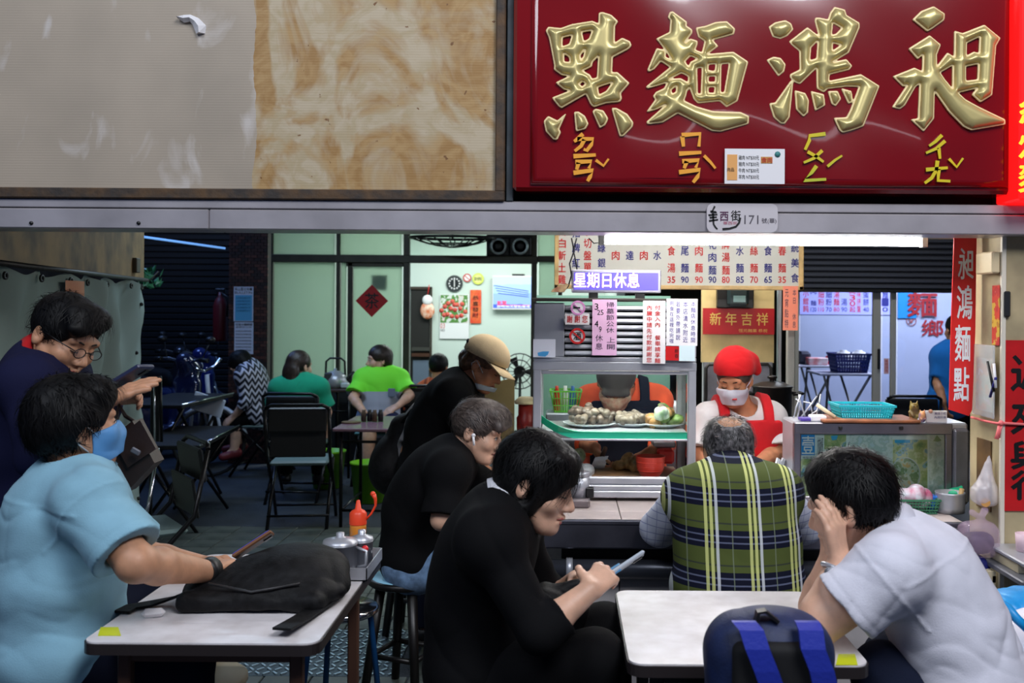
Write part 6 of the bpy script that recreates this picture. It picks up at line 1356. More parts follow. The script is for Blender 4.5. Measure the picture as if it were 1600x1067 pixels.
for u, s, c, pr in ((1259,'湯小餛飩','R',None), (1271,'牛肉 麵','B','120'), (1283,'肉細粉','R','110'), (1295,'湯細粉','B','70'), (1307,'肉湯麵','R','80'), (1319,'肉 湯','B','90'), (1332,'肉肉30起','R',None), (1342,'滷味拼盤','R',None), (1353,'雞蛋餅','B','40'), (1367,'豬腳餅','R','40'), (1383,'湯麵1','B','0')):
    ink = M_redink if c == 'R' else M_blueink; n = len(s); bot = 478 if pr else 488
    small = u in (1342,)
    for i, ch in enumerate(s):
        if ch != ' ': v = 442+(bot-442)*(i+.5)/n; h_ = (bot-442)/n*.45; textpx(ch, u-4.5+1.5*small, v-h_, u+4.5-1.5*small, v+h_, YS2-.012, ink, lm3, bold=.015)
    if pr: textpx(pr, u-4.5, 480, u+4.5, 487, YS2-.012, ink, lm3, bold=.01)
ws = thing('wall_lettering', 'dark red noodle shop characters with a round logo on the shop glass', 'lettering', P(1440, 525, YS2-.012)); M_mar = mat('maroon', (150,24,30), .5)
textpx('麵', 1418, 457, 1464, 494, YS2-.03, M_mar, ws, bold=.02, depth=.004); textpx('鄉', 1440, 500, 1474, 525, YS2-.012, M_mar, ws, bold=.015, depth=.004)
p = P(1424, 501, YS2-.012); k = YS2/F; m = MB(); m.lathe([(7*k,-.003),(8*k,-.003),(8*k,0),(7*k,0),(7*k,-.003)], p, 20, 'Y'); m.tube([p+Vector((-4*k,-.002,2*k)), p+Vector((0,-.002,-1*k)), p+Vector((4*k,-.002,3*k))], .006, 5); m.tube([p+Vector((-4*k,-.002,-3*k)), p+Vector((2*k,-.002,-2*k))], .005, 5); part('round_logo', m, mat('logo_tan', (170,70,50), .5), ws)
m = MB(); pbox(m, 1403, 457, 1432, 497, YS2-.02, .01); single('blue_square', m, mat('blue_square', (20,130,200), .5), 'plain blue square panel behind the maroon characters', 'panel')
# folding tables and what stands on them
def folding_table(label, u0, u1, v, Y, d, group='folding tables in the back shop'):
    a, b = P(u0, v, Y), P(u1, v, Y); t = thing('folding_table', label, 'table', ((a.x+b.x)/2, Y+d/2, 0)); m = MB(); m.box((a.x, Y, a.z-.022), (b.x, Y+d, a.z), .005); part('tabletop', m, mat('table_grey', (170,170,186), .4), t)
    for xx, s in ((a.x+.10, 1), (b.x-.10, -1)):
        for q in (-1, 1):
            m = MB(); m.tube([(xx-.0+(.12 if q > 0 else -.05)*s, Y+.04+(d-.08)*(q > 0), a.z-.02), (xx+(-.05 if q > 0 else .30)*s, Y+.04+(d-.08)*(q < 0), .01)], .013, 6); part('leg', m, mat('leg_grey', (120,116,112), .35, .7), t)
    return t, a.z
ft1, zf1 = folding_table('grey folding table holding the navy basket in the back shop', 1281, 1370, 583.5, 9.75, .55)
ft2, zf2 = folding_table('grey folding table against the wall with a red box in the back shop', 1246, 1312, 571, 10.6, .5)
nb_ = basket('navy_basket', 'navy plastic basket of upturned bowls on the grey folding table', (P(1303,580,9.9).x, 9.85, zf1+.003), (P(1358,580,9.9).x, 10.15, zf1+.003+29*9.9/F), mat('navy_plastic', (24,26,110), .4), taper=.03, rows=5, cols=12, rim=.02, th=.014)
for i, u in enumerate((1318, 1342)):
    c = P(u, 556, 10.0); m = MB(); r = .085; m.lathe([(r,-.01),(r*.97,.03),(r*.7,.062),(r*.4,.07),(r*.4,.08),(.001,.08)], (c.x, 10.0, zf1+29*9.9/F-.045), 18); single('steel_bowl', m, M_white, ('left' if i == 0 else 'right')+' white bowl upturned in the navy basket', 'bowl')
def solid(name, label, cat, u0, v0, u1, v1, Y, d, m_, z, bev=.006):
    a, z0_, c, z1_ = pquad(u0, v0, u1, v1, Y); mm = MB(); mm.box((a, Y, z), (c, Y+d, z+z1_-z0_), bev); return single(name, mm, m_, label, cat)
solid('red_box', 'red and white flat box on the wall side folding table', 'box', 1264, 560, 1294, 571, 10.65, .2, mat('box_scarlet', (200,40,36), .5, noise=.3, scale=8, rgb2=(230,220,220)), zf2+.002)
solid('rice_cooker', 'black and steel thermal pot at the left end of the wall side table', 'thermal pot', 1249, 543, 1268, 563, 10.8, .2, mat('pot_black_steel', (60,60,72), .3, .5), zf2+.002, .03)
solid('red_tin', 'red tin behind the navy basket', 'tin', 1293, 549, 1305, 562, 10.8, .1, mat('tin_red', (206,40,50), .4), zf2+.002, .01); solid('red_packet', 'small red and white packet left of the red tin', 'packet', 1282, 551, 1291, 562, 10.7, .06, mat('packet_red', (226,60,70), .4, noise=.5, scale=20, rgb2=(236,226,226)), zf2+.002, .02)
# ---------------------------------------------------------------- foreground tables
M_lam = mat('white_laminate', (232,228,230), .35, noise=.05, scale=14, rgb2=(212,206,206)); M_tedge = mat('table_edge', (40,34,34), .4); M_brownleg = mat('brown_leg', (92,62,48), .5, .2)
def rtable(label, x0, y0, x1, y1, z, legm, rot=0.0, group=None, bars=True):
    c = Vector(((x0+x1)/2, (y0+y1)/2, 0)); t = thing('table', label, 'table', c)
    fr_ = lambda x, zz, d: (x, zz, d)
    m = MB(); m.prism(rrect(x0, y0, x1, y1, .035), z-.004, z, fr_); part('tabletop', m, M_lam, t)
    m = MB(); m.prism(rrect(x0-.004, y0-.004, x1+.004, y1+.004, .038), z-.030, z-.0042, fr_); part('edge_band', m, M_tedge, t)
    for sx in (0, 1):
        for sy in (0, 1):
            x = (x0+.07, x1-.07)[sx]; y = (y0+.09, y1-.09)[sy]; m = MB(); m.box((x-.016, y-.016, 0), (x+.016, y+.016, z-.03), .004); part('leg', m, legm, t)
    for y in (y0+.09, y1-.09):
        m = MB(); m.box((x0+.07, y-.01, z-.075), (x1-.07, y+.01, z-.032), .003); part('apron', m, legm, t)
        m = MB(); m.box((x0+.07, y-.009, .28), (x1-.07, y+.009, .30), .003); part('stretcher', m, legm, t)
    for x in (x0+.07, x1-.07):
        m = MB(); m.box((x-.01, y0+.09, z-.075), (x+.01, y1-.09, z-.032), .003); part('apron', m, legm, t)
    return t
ZT1 = .74
t1 = rtable('white topped table with a black backpack and sauce caddy on it', -1.15, 2.385, -.585, 3.235, ZT1, M_brownleg)
t2 = rtable('white marbled table with a yellow sticker at its near right corner', .157, 2.265, .705, 2.855, ZT1, M_black)
M_ysk = mat('lime_sticker', (206,214,30), .5)
def sticker(label, u0, v0, u1, v1):
    pts = [floorP(u, v, ZT1+.001) for u, v in ((u0, v1), (u1, v1), (u1-(u1-u0)*.12, v0), (u0+(u1-u0)*.12, v0))]
    m = MB(); m.prism([(p.x, p.y) for p in pts], ZT1+.0005, ZT1+.0018, lambda x, z, d: (x, z, d)); single('table_sticker', m, M_ysk, label, 'sticker')
sticker('yellow green sticker on the front left corner of the backpack table', 153, 980, 189, 993); sticker('pale yellow sticker at the far corner beside the sauce caddy', 578, 865, 592, 872); sticker('yellow green sticker at the near right corner of the marbled table', 1306, 1022, 1340, 1039)
# sauce caddy
c0, c1 = floorP(495, 916, ZT1), floorP(575, 868, ZT1)
cd = thing('sauce_caddy', 'low steel tray of sauce pots on the backpack table', 'caddy', ((c0.x+c1.x)/2+.02, (c0.y+c1.y)/2, ZT1+.001)); cx_, cy_ = cd.location.x, cd.location.y
m = MB()
for a in (((-.075,-.125,0),(.075,.125,.003)), ((-.075,-.125,0),(.075,-.122,.038)), ((-.075,.122,0),(.075,.125,.038)), ((-.075,-.125,0),(-.072,.125,.038)), ((.072,-.125,0),(.075,.125,.038))): m.box(Vector(a[0])+cd.location, Vector(a[1])+cd.location)
part('tray', m, M_steel, cd)
def pot_(name, label, x, y, r, h, mb_, cat, lidm=None):
    t = thing(name, label, cat, (x, y, ZT1+.005)); m = MB(); m.lathe([(.001,0),(r,0),(r,h),(r*1.03,h),(r*1.03,h+.004),(.001,h+.006)], (x, y, ZT1+.005), 24); part('pot_body', m, mb_, t)
    m = MB(); m.lathe([(r*1.05,h+.005),(r*1.0,h+.014),(r*.4,h+.022),(.012,h+.024),(.012,h+.036),(.001,h+.038)], (x, y, ZT1+.005), 24); part('lid', m, lidm or mb_, t)
    if r > .045:
        m = MB(); m.tube([(x+r*.98, y, ZT1+.025), (x+r+.03, y-.01, ZT1+.035), (x+r+.03, y-.01, ZT1+h-.012), (x+r*.98, y, ZT1+h-.004)], .005, 6); part('handle', m, mb_, t)
    return t
pot_('condiment_pot', 'large round steel condiment pot in front in the caddy', cx_-.018, cy_-.062, .050, .088, M_steel, 'pot'); pot_('condiment_pot', 'smaller steel condiment pot behind the large one in the caddy', cx_+.030, cy_+.022, .034, .078, M_steel, 'pot')
m = MB(); m.sphere((cx_+.048, cy_-.02, ZT1+.07), .011, 10, 7); part('red_knob', m, mat('cap_red', (220,30,40), .4), cd, 'small red knob')
sbx, sby = cx_+.005, cy_+.085
sbt = thing('sauce_bottle', 'squeeze bottle of red sauce with an orange spout in the caddy', 'bottle', (sbx, sby, ZT1+.005)); r = .026
m = MB(); m.lathe([(.001,0),(r,0),(r,.11),(r*.96,.125),(.001,.125)], (sbx, sby, ZT1+.005), 20); part('bottle_body', m, mat('sauce_amber', (226,140,50), .3, noise=.2, scale=12), sbt)
m = MB(); m.lathe([(r*1.04,.118),(r*1.04,.152),(r*.8,.160),(.010,.166),(.0055,.192),(.001,.194)], (sbx, sby, ZT1+.005), 20); part('spout_cap', m, mat('spout_red', (240,72,36), .4), sbt)
m = MB(); bz = ZT1+.15; m.tube([(sbx+r, sby, bz-.012), (sbx+.042, sby, bz+.006), (sbx+.055, sby, bz+.032), (sbx+.054, sby, bz+.052), (sbx+.048, sby, bz+.066)], [.0035,.0035,.004,.0055,.008], 8); m.sphere((sbx+.046, sby, bz+.068), .0085, 8, 6); part('cap_strap', m, mat('spout_red', (240,72,36), .4), sbt)
# ---------------------------------------------------------------- stools
def stool(label, u, v, z, r, m_leg, m_seat, tube=True, Y=None, ring=.2, top_m=None, n_leg=4, splay=.045, a0=.6):
    p = floorP(u, v, z) if Y is None else Vector((P(u, v, Y).x, Y, z)); t = thing('stool', label, 'stool', (p.x, p.y, 0)); m = MB()
    m.lathe([(.001,z-.028),(r*.92,z-.028),(r,z-.020),(r,z-.006),(r*.95,z),(.001,z+.001)], (p.x, p.y, 0), 28); part('seat', m, m_seat, t)
    if top_m:
        m = MB(); m.lathe([(r*.90,z+.0005),(r*.88,z+.004),(.001,z+.004)], (p.x, p.y, 0), 24); part('seat_pad', m, top_m, t)
    for i in range(n_leg):
        a = a0+i*2*math.pi/n_leg; x, y = math.cos(a), math.sin(a)
        m = MB()
        if tube: m.tube([(p.x+x*r*.4, p.y+y*r*.4, z-.03), (p.x+x*r*.78, p.y+y*r*.78, z-.035), (p.x+x*r*.86, p.y+y*r*.86, z-.07), (p.x+x*(r*.86+splay), p.y+y*(r*.86+splay), .0)], .0115, 8)
        else: m.tube([(p.x+x*r*.66, p.y+y*r*.66, z-.026), (p.x+x*(r*.78+splay), p.y+y*(r*.78+splay), .0)], [.021,.017], 8)
        part('leg', m, m_leg, t)
    if ring and tube:
        m = MB(); rr = r*.86+splay*(1-ring/z); m.tube([(p.x+rr*math.cos(a*.262), p.y+rr*math.sin(a*.262), ring) for a in range(24)], .007, 6, closed=True, caps=False); part('foot_ring', m, m_leg, t)
    elif ring:
        for i in range(n_leg):
            a, b = a0+i*2*math.pi/n_leg, a0+(i+1)*2*math.pi/n_leg; rr = r*.78+splay*(1-ring/z)-.01; m = MB(); m.tube([(p.x+rr*math.cos(a), p.y+rr*math.sin(a), ring), (p.x+rr*math.cos(b), p.y+rr*math.sin(b), ring)], .011, 6); part('stretcher', m, m_leg, t)
    return t
M_blueleg = mat('blue_tube', (30,84,140), .3, .3); M_woodblk = mat('black_wood', (20,17,16), .4); M_chr = mat('chrome', (214,216,222), .15, 1.0)
stool('round black wooden stool under the young man in black', 634, 900, .47, .150, M_woodblk, M_woodblk, False, None, .17, mat('pale_blue_pad', (150,206,230), .35), 4, .05, .4)
stool('blue tube stool standing just beyond the far right table corner', 533, 940, .46, .135, M_blueleg, M_chr, True, 3.62, 0)
stool('beige cushioned stool half hidden under the backpack table', 300, 1012, .45, .16, M_blueleg, mat('beige_cushion', (206,192,164), .6), True, 2.95)
stool('blue tube stool carrying the man in the light blue shirt', 110, 1050, .43, .16, M_blueleg, M_chr, True, 2.66)
stool('black stool carrying the woman in the black jacket', 755, 1050, .43, .15, M_black, M_blackpl, True, 2.62)
stool('black stool carrying the man in the plaid vest', 1155, 940, .45, .15, M_black, M_blackpl, True, 3.28)
stool('black stool carrying the man in the white shirt', 1505, 1080, .43, .16, M_black, M_blackpl, True, 2.45)
stool('dark stool under the navy backpack', 1200, 1080, .44, .16, M_black, M_blackpl, True, 2.0)
stool('dark stool under the person with the black rucksack', 650, 770, .46, .14, M_woodblk, M_woodblk, False, 4.75, .17)
# ---------------------------------------------------------------- bags in the foreground
M_nyl = mat('black_nylon', (11,11,12), .62, spec=.2, noise=.5, scale=40, rgb2=(24,24,26), bump=.15, bscale=150)
bx, by = -.83, 2.78
s = SDF((bx-.30, by-.24, ZT1-.02), (bx+.32, by+.25, ZT1+.22), .005)
s.ell((bx+.04, by-.01, ZT1+.050), (.165,.160,.064), None, .04).ell((bx+.11, by+.03, ZT1+.065), (.12,.14,.060), None, .05).ell((bx-.11, by-.02, ZT1+.030), (.10,.11,.034), None, .05).box((bx+.01, by-.02, ZT1+.028), (.195,.165,.030), None, .028, .03).ell((bx+.19, by-.05, ZT1+.035), (.06,.08,.04), None, .04)
s.folds([((1,.5,.3), .14, .012), ((.2,1,.5), .09, .008), ((.7,-.5,.4), .05, .004)], 12); s.plane((0,0,ZT1+.002), (0,0,-1))
bpk = thing('black_backpack', 'black backpack lying flat on the white topped table', 'backpack', (bx, by, ZT1)); part('bag_body', s.mesh('bag_body', M_nyl, bpk.location), M_nyl, bpk)
def strap(mb, pts, w, th=.006):
    pts = [Vector(p) for p in pts]; n = len(pts); k = []
    for i, p in enumerate(pts):
        t = (pts[min(i+1, n-1)]-pts[max(i-1, 0)]).normalized(); sd_ = t.cross(Vector((0,0,1)))
        sd_ = sd_.normalized() if sd_.length > .1 else Vector((1,0,0)); up = sd_.cross(t); k += [p+sd_*w, p-sd_*w, p-sd_*w+up*th, p+sd_*w+up*th]
    mb.add(k, [(i*4+j, i*4+(j+1) % 4, (i+1)*4+(j+1) % 4, (i+1)*4+j) for i in range(n-1) for j in range(4)]+[(0,1,2,3), (4*n-4,4*n-3,4*n-2,4*n-1)], False)
m = MB(); strap(m, [floorP(u, v, ZT1+h) for u, v, h in ((300,925,.05),(265,938,.012),(235,945,.005),(205,950,.004),(190,958,.004))], .022); part('shoulder_strap', m, M_nyl, bpk)
m = MB(); strap(m, [floorP(u, v, ZT1+h) for u, v, h in ((440,985,.02),(470,968,.012),(500,948,.010),(516,938,.012),(508,925,.02),(470,922,.05))], .024); part('shoulder_strap', m, M_nyl, bpk)
m = MB(); m.tube([(bx-.10, by-.155, ZT1+.075), (bx+.02, by-.175, ZT1+.06), (bx+.14, by-.150, ZT1+.075)], .0035, 6); part('zip', m, mat('zip_grey', (60,60,62), .4, .5), bpk)
m = MB(); q = floorP(240, 964, ZT1+.002); m.box((q.x-.030, q.y-.012, ZT1+.002), (q.x+.028, q.y+.014, ZT1+.024), .010, Matrix.Rotation(.3, 3, 'Z')); single('folded_tissue', m, M_white, 'crumpled white tissue in front of the black backpack', 'tissue')
# navy backpack at the lower edge
YBP = 2.06; q = P(1200, 1067, YBP); zt_ = P(1200, 962, YBP).z; kb = YBP/F; z0 = .445
nb2 = thing('navy_backpack', 'navy backpack with blue straps standing in front of the marbled table', 'backpack', (q.x, YBP, z0)); M_navy = mat('navy_nylon', (24,40,84), .6, noise=.2, scale=20, bump=.12, bscale=160); M_bstrap = mat('blue_strap', (34,50,160), .5, bump=.1, bscale=120)
hw = 98*kb
s = SDF((q.x-hw-.06, YBP-.14, z0-.01), (q.x+hw+.06, YBP+.12, zt_+.05), .005); s.box((q.x, YBP, (z0+zt_)/2), (hw, .085, (zt_-z0)/2), None, .075, 0); s.ell((q.x, YBP+.01, zt_-.07), (hw*.86,.085,.075), None, .05); s.ell((q.x, YBP+.02, z0+.15), (hw+.02,.09,.14), None, .05); s.folds([((1,.3,.6), .13, .004)], 3)
part('bag_body', s.mesh('bag_body', M_navy, nb2.location), M_navy, nb2)
s = SDF((q.x-hw, YBP-.16, z0), (q.x+hw, YBP, zt_+.02), .005); s.box((q.x+.005, YBP-.080, (z0+zt_)/2-.005), (hw*.72, .022, (zt_-z0)/2-.022), None, .02, 0); part('back_pad', s.mesh('back_pad', mat('mesh_black', (10,10,12), .8), nb2.location), None, nb2, 'black padded back panel')
for (ua, ub, uc) in ((1163, 1190, 1216), (1262, 1277, 1296)):
    m = MB(); pts = [P(ua, 972, YBP-.085), P((ua+ub)/2-2, 985, YBP-.112), P(ub-6, 1015, YBP-.122), P(ub+8, 1050, YBP-.122), P(uc, 1100, YBP-.115), P(uc+6, 1180, YBP-.10)]; vs = []; n = len(pts)
    for i, p in enumerate(pts):
        w = .024; vs += [p+Vector((-w,0,0)), p+Vector((w,0,.0)), p+Vector((w,.012,0)), p+Vector((-w,.012,0))]
    m.add(vs, [(i*4+j, i*4+(j+1) % 4, (i+1)*4+(j+1) % 4, (i+1)*4+j) for i in range(n-1) for j in range(4)]+[(0,1,2,3), (4*n-4,4*n-3,4*n-2,4*n-1)]); part('shoulder_strap', m, M_bstrap, nb2)
m = MB(); strap(m, [P(1183,972,YBP-.05), P(1186,957,YBP-.05), P(1194,956,YBP-.05), P(1206,966,YBP-.05), P(1214,972,YBP-.05)], .012, .006); part('grab_handle', m, M_blackpl, nb2)
# quilted bag at the right edge
YQ = 2.75; q = P(1590, 1035, YQ)
qb = thing('quilted_bag', 'white quilted bag edged in bright blue at the right edge', 'bag', (q.x+.02, YQ, .46)); s = SDF((q.x-.12, YQ-.22, .44), (q.x+.26, YQ+.22, .78), .006); s.ell((q.x+.06, YQ, .60), (.16,.16,.125), None, .03).box((q.x+.06, YQ, .53), (.16,.15,.075), None, .05, .03).folds([((1,.2,.5), .07, .006), ((.2,1,.6), .07, .006)], 6); part('padding', s.mesh('padding', mat('quilt_white', (232,230,240), .6), qb.location), None, qb)
m = MB(); m.tube([P(1545,939,YQ-.05), P(1560,941,YQ-.10), P(1575,950,YQ-.14), P(1590,968,YQ-.16), P(1608,985,YQ-.16)], .012, 8); m.tube([P(1578,1024,YQ-.14), P(1595,1030,YQ-.16), P(1620,1034,YQ-.16)], .018, 8); part('piping', m, mat('bright_blue', (20,150,220), .4), qb)
s = SDF((q.x-.06, YQ-.02, .66), (q.x+.26, YQ+.24, .80), .006); s.ell((q.x+.07, YQ+.10, .71), (.13,.10,.045), None, .02).folds([((1,.6,0), .04, .006), ((.6,-1,0), .04, .006)], 2); part('blue_top', s.mesh('blue_top', mat('bright_blue', (20,150,220), .4), qb.location), None, qb)
m = MB(); m.box((q.x-.10, YQ-.2, .42), (q.x+.30, YQ+.2, .455), .01)
for x in (q.x-.06, q.x+.26):
    for y in (YQ-.16, YQ+.16): m.box((x-.015, y-.015, 0), (x+.015, y+.015, .42))
single('low_bench', m, M_black, 'low black bench under the quilted bag', 'bench')
# ---------------------------------------------------------------- chairs and tables in the back
M_seat = mat('grey_green_seat', (110,130,130), .4); M_ctube = mat('chair_tube', (34,34,36), .3, .6)
def fchair(label, x, y, rz, group=None, seat=M_seat, back=M_blackpl):
    t = thing('folding_chair', label, 'chair', (x, y, 0), group); o = t.location
    L = lambda *p: o+Matrix.Rotation(rz, 3, 'Z') @ Vector(p)      # chair faces local +y
    R = Matrix.Rotation(rz, 3, 'Z'); m = MB(); m.box((-.20,-.19,-.016), (.20,.19,.016), .014, R, L(0,.02,.45)); part('seat', m, seat, t)
    m = MB(); m.box((-.20,-.012,-.085), (.20,.012,.085), .01, R @ Matrix.Rotation(-.15, 3, 'X'), L(0,-.235,.76)); part('backrest', m, back, t)
    m = MB(); m.box((-.19,-.008,-.10), (.19,.008,.10), .008, R @ Matrix.Rotation(-.15, 3, 'X'), L(0,-.205,.60)); part('lower_back', m, back, t)
    for q in (-1, 1):
        m = MB(); m.tube([L(.215*q,-.255,.84), L(.215*q,-.19,.52), L(.215*q,.10,.22), L(.215*q,.24,.0)], .0125, 8); part('leg', m, M_ctube, t)
        m = MB(); m.tube([L(.20*q,.16,.44), L(.20*q,-.05,.24), L(.20*q,-.24,.0)], .0125, 8); part('leg', m, M_ctube, t)
    m = MB(); m.tube([L(-.215,-.255,.84), L(-.17,-.265,.865), L(.17,-.265,.865), L(.215,-.255,.84)], .0125, 8); part('top_bar', m, M_ctube, t)
    for yy, zz in ((.20,.09), (-.19,.09)):
        m = MB(); m.tube([L(-.21,yy,zz), L(.21,yy,zz)], .009, 6); part('stretcher', m, M_ctube, t)
    return t
fchair('black folding chair with a grey green seat, empty, nearest in the back area', P(472,700,7.1).x, 7.1, .12)
fchair('black folding chair carrying the woman in the green shirt', P(468,600,7.95).x, 7.98, -.05)
c = floorP(405, 724); fchair('black folding chair carrying the woman in the zigzag blouse', P(412,600,9.2).x, 9.2, math.pi/2)
fchair('grey seated folding chair carrying the man in the neon shirt', P(596,600,8.75).x, 8.78, math.pi, None, mat('teal_seat', (90,140,140), .4))
fchair('black folding chair carrying the person in the orange plaid shirt', P(672,600,8.85).x, 8.85, 0)
fchair('black folding chair at the left edge behind the seated man', P(-8,800,3.0).x, 3.0, -1.9)
fchair('black folding chair in the shop beyond the turquoise basket', P(1411,640,8.15).x, 8.15, 0)
fchair('bronze folding chair turned sideways beside the brown handbag', P(222,760,4.9).x, 4.9, 2.2)
def btable(label, u0, u1, v, Y, d, z, m_top, legs=M_ctube):
    a, b = P(u0, v, Y), P(u1, v, Y); t = thing('table', label, 'table', ((a.x+b.x)/2, Y+d/2, 0)); m = MB(); m.box((a.x, Y, z-.025), (b.x, Y+d, z), .006); part('tabletop', m, m_top, t)
    for x in (a.x+.05, b.x-.05):
        for y in (Y+.06, Y+d-.06): m = MB(); m.tube([(x, y, z-.02), (x, y, 0)], .013, 6); part('leg', m, legs, t)
        m = MB(); m.tube([(x, Y+.06, .12), (x, Y+d-.06, .12)], .010, 6); part('stretcher', m, legs, t)
    for zz in (.12, .60): m = MB(); m.tube([(a.x+.05, Y+.06, zz), (b.x-.05, Y+.06, zz)], .010, 6); part('stretcher', m, legs, t)
    return t
btable('low dark red table with a black spice set in front of the neon shirt man', 519, 640, 673, 6.9, .8, .70, mat('maroon_top', (126,96,110), .25))
sx_ = P(580, 660, 7.3)
sp_ = thing('spice_set', 'small dark spice jar set on the dark red table', 'jars', (sx_.x, 7.3, .702))
for i in range(4):
    m = MB(); x = sx_.x-.055+.04*i; m.lathe([(.001,0),(.020,0),(.020,.06),(.014,.07),(.014,.085),(.001,.085)], (x, 7.3+.02*(i % 2), .703), 10); part('jar', m, M_blackpl if i % 2 else M_rust, sp_)
m = MB(); m.disc((sx_.x-.13, 7.22, .706), .07, 'Z', 18, .008); single('small_dish', m, mat('dish_brown', (90,60,44), .4), 'small brown dish beside the spice jar set', 'dish')
btable('small dark table with a kettle behind the green shirt woman', 500, 552, 609, 8.9, .5, .80, mat('dark_top', (70,50,44), .4))
kx = P(524, 600, 9.1); kt = thing('kettle', 'steel kettle with a raised handle on the small dark table', 'kettle', (kx.x, 9.1, .802)); m = MB(); m.lathe([(.001,0),(.10,0),(.115,.05),(.10,.11),(.05,.15),(.012,.155),(.012,.175),(.001,.175)], (kx.x, 9.1, .802), 20); part('kettle_body', m, M_steel, kt); m = MB(); m.tube([(kx.x-.09, 9.1, .91), (kx.x-.085, 9.1, 1.04), (kx.x-.05, 9.1, 1.07), (kx.x+.05, 9.1, 1.07), (kx.x+.085, 9.1, 1.04), (kx.x+.09, 9.1, .91)], .010, 6); m.tube([(kx.x+.09, 9.1, .86), (kx.x+.17, 9.1, .95)], [.02,.010], 8); part('handle', m, M_blackpl, kt)
for i, (u, c_, h) in enumerate(((505, (170,50,40), .10), (512, (60,60,64), .14), (538, (210,214,214), .05))):
    x = P(u, 600, 9.0).x; m = MB(); m.box((x-.035, 9.0, .802), (x+.035, 9.08, .802+h), .01); single('condiment_box', m, mat('cond_%d' % i, c_, .5), ('red', 'dark', 'white')[i]+' condiment box on the small dark table with the kettle', 'box')
for u, v, Y, lb in ((578, 735, 7.9, 'lime green plastic bin under the dark red table'), (512, 700, 8.5, 'lime green plastic bin behind the green shirt woman')):
    x = P(u, v, Y).x; m = MB(); m.lathe([(.001,.002),(.12,.002),(.15,.30),(.158,.30),(.158,.315),(.14,.315),(.115,.02),(.001,.02)], (x, Y, 0), 24); single('waste_bin', m, mat('lime_bin', (120,190,30), .4), lb, 'bin')
# black benches stacked at the left
def bench(label, p0, p1, w, z, lean=0):
    p0 = Vector(p0); p1 = Vector(p1); d = (p1-p0); d.z = 0; L = d.length; d.normalize(); n_ = Vector((-d.y, d.x, 0)); t = thing('folding_table', label, 'table', ((p0.x+p1.x)/2, (p0.y+p1.y)/2, 0)); R = Matrix((d, n_, Vector((0,0,1)))).transposed(); m = MB(); m.box((-L/2,-w/2,-.014), (L/2,w/2,.014), .004, R, (p0+p1)/2+Vector((0,0,z-(p0.z+p1.z)/2))); part('tabletop', m, M_blackpl, t)
    m = MB(); c = (p0+p1)/2; m.tube([p0-n_*w/2+Vector((0,0,z+.016-p0.z)), p1-n_*w/2+Vector((0,0,z+.016-p1.z))], .007, 6); part('edge_trim', m, M_chr, t)
    for e in (.12, .88):
        for q in (-1, 1):
            b = p0+(p1-p0)*e; b.z = z-.014; m = MB(); m.tube([b+n_*q*w*.42, Vector((b.x, b.y, .0))-n_*q*w*.40], .012, 6); part('leg', m, M_ctube, t)
    return t
a = P(252, 700, 6.6); b = P(322, 690, 7.7); bench('black folding table, lower of the two dark ones by the curtain', (a.x, 6.6, 0), (b.x, 7.7, 0), .5, .60)
a = P(232, 660, 7.3); b = P(318, 655, 8.3); bench('black folding table, higher of the two dark ones by the curtain', (a.x, 7.3, 0), (b.x, 8.3, 0), .5, .80)
fp = thing('clothes_stand', 'upright dark metal stand beside the curtain edge', 'stand', P(242, 860, 5.9))
m = MB(); m.tube([P(233,898,5.9)-Vector((0,0,.0)), P(239,590,5.9), P(250,588,5.9), P(252,690,5.95)], .011, 6); part('tube_frame', m, M_ctube, fp); m = MB(); m.tube([P(241,590,5.88), P(242,690,5.88)], .006, 6); m.tube([P(247,700,5.9), P(232,790,5.8), P(212,850,5.7)], .010, 6); part('chrome_tube', m, M_chr, fp); m = MB(); pbox(m, 238.5, 592, 249, 690, 5.91, .02); part('dark_panel', m, M_blackpl, fp)
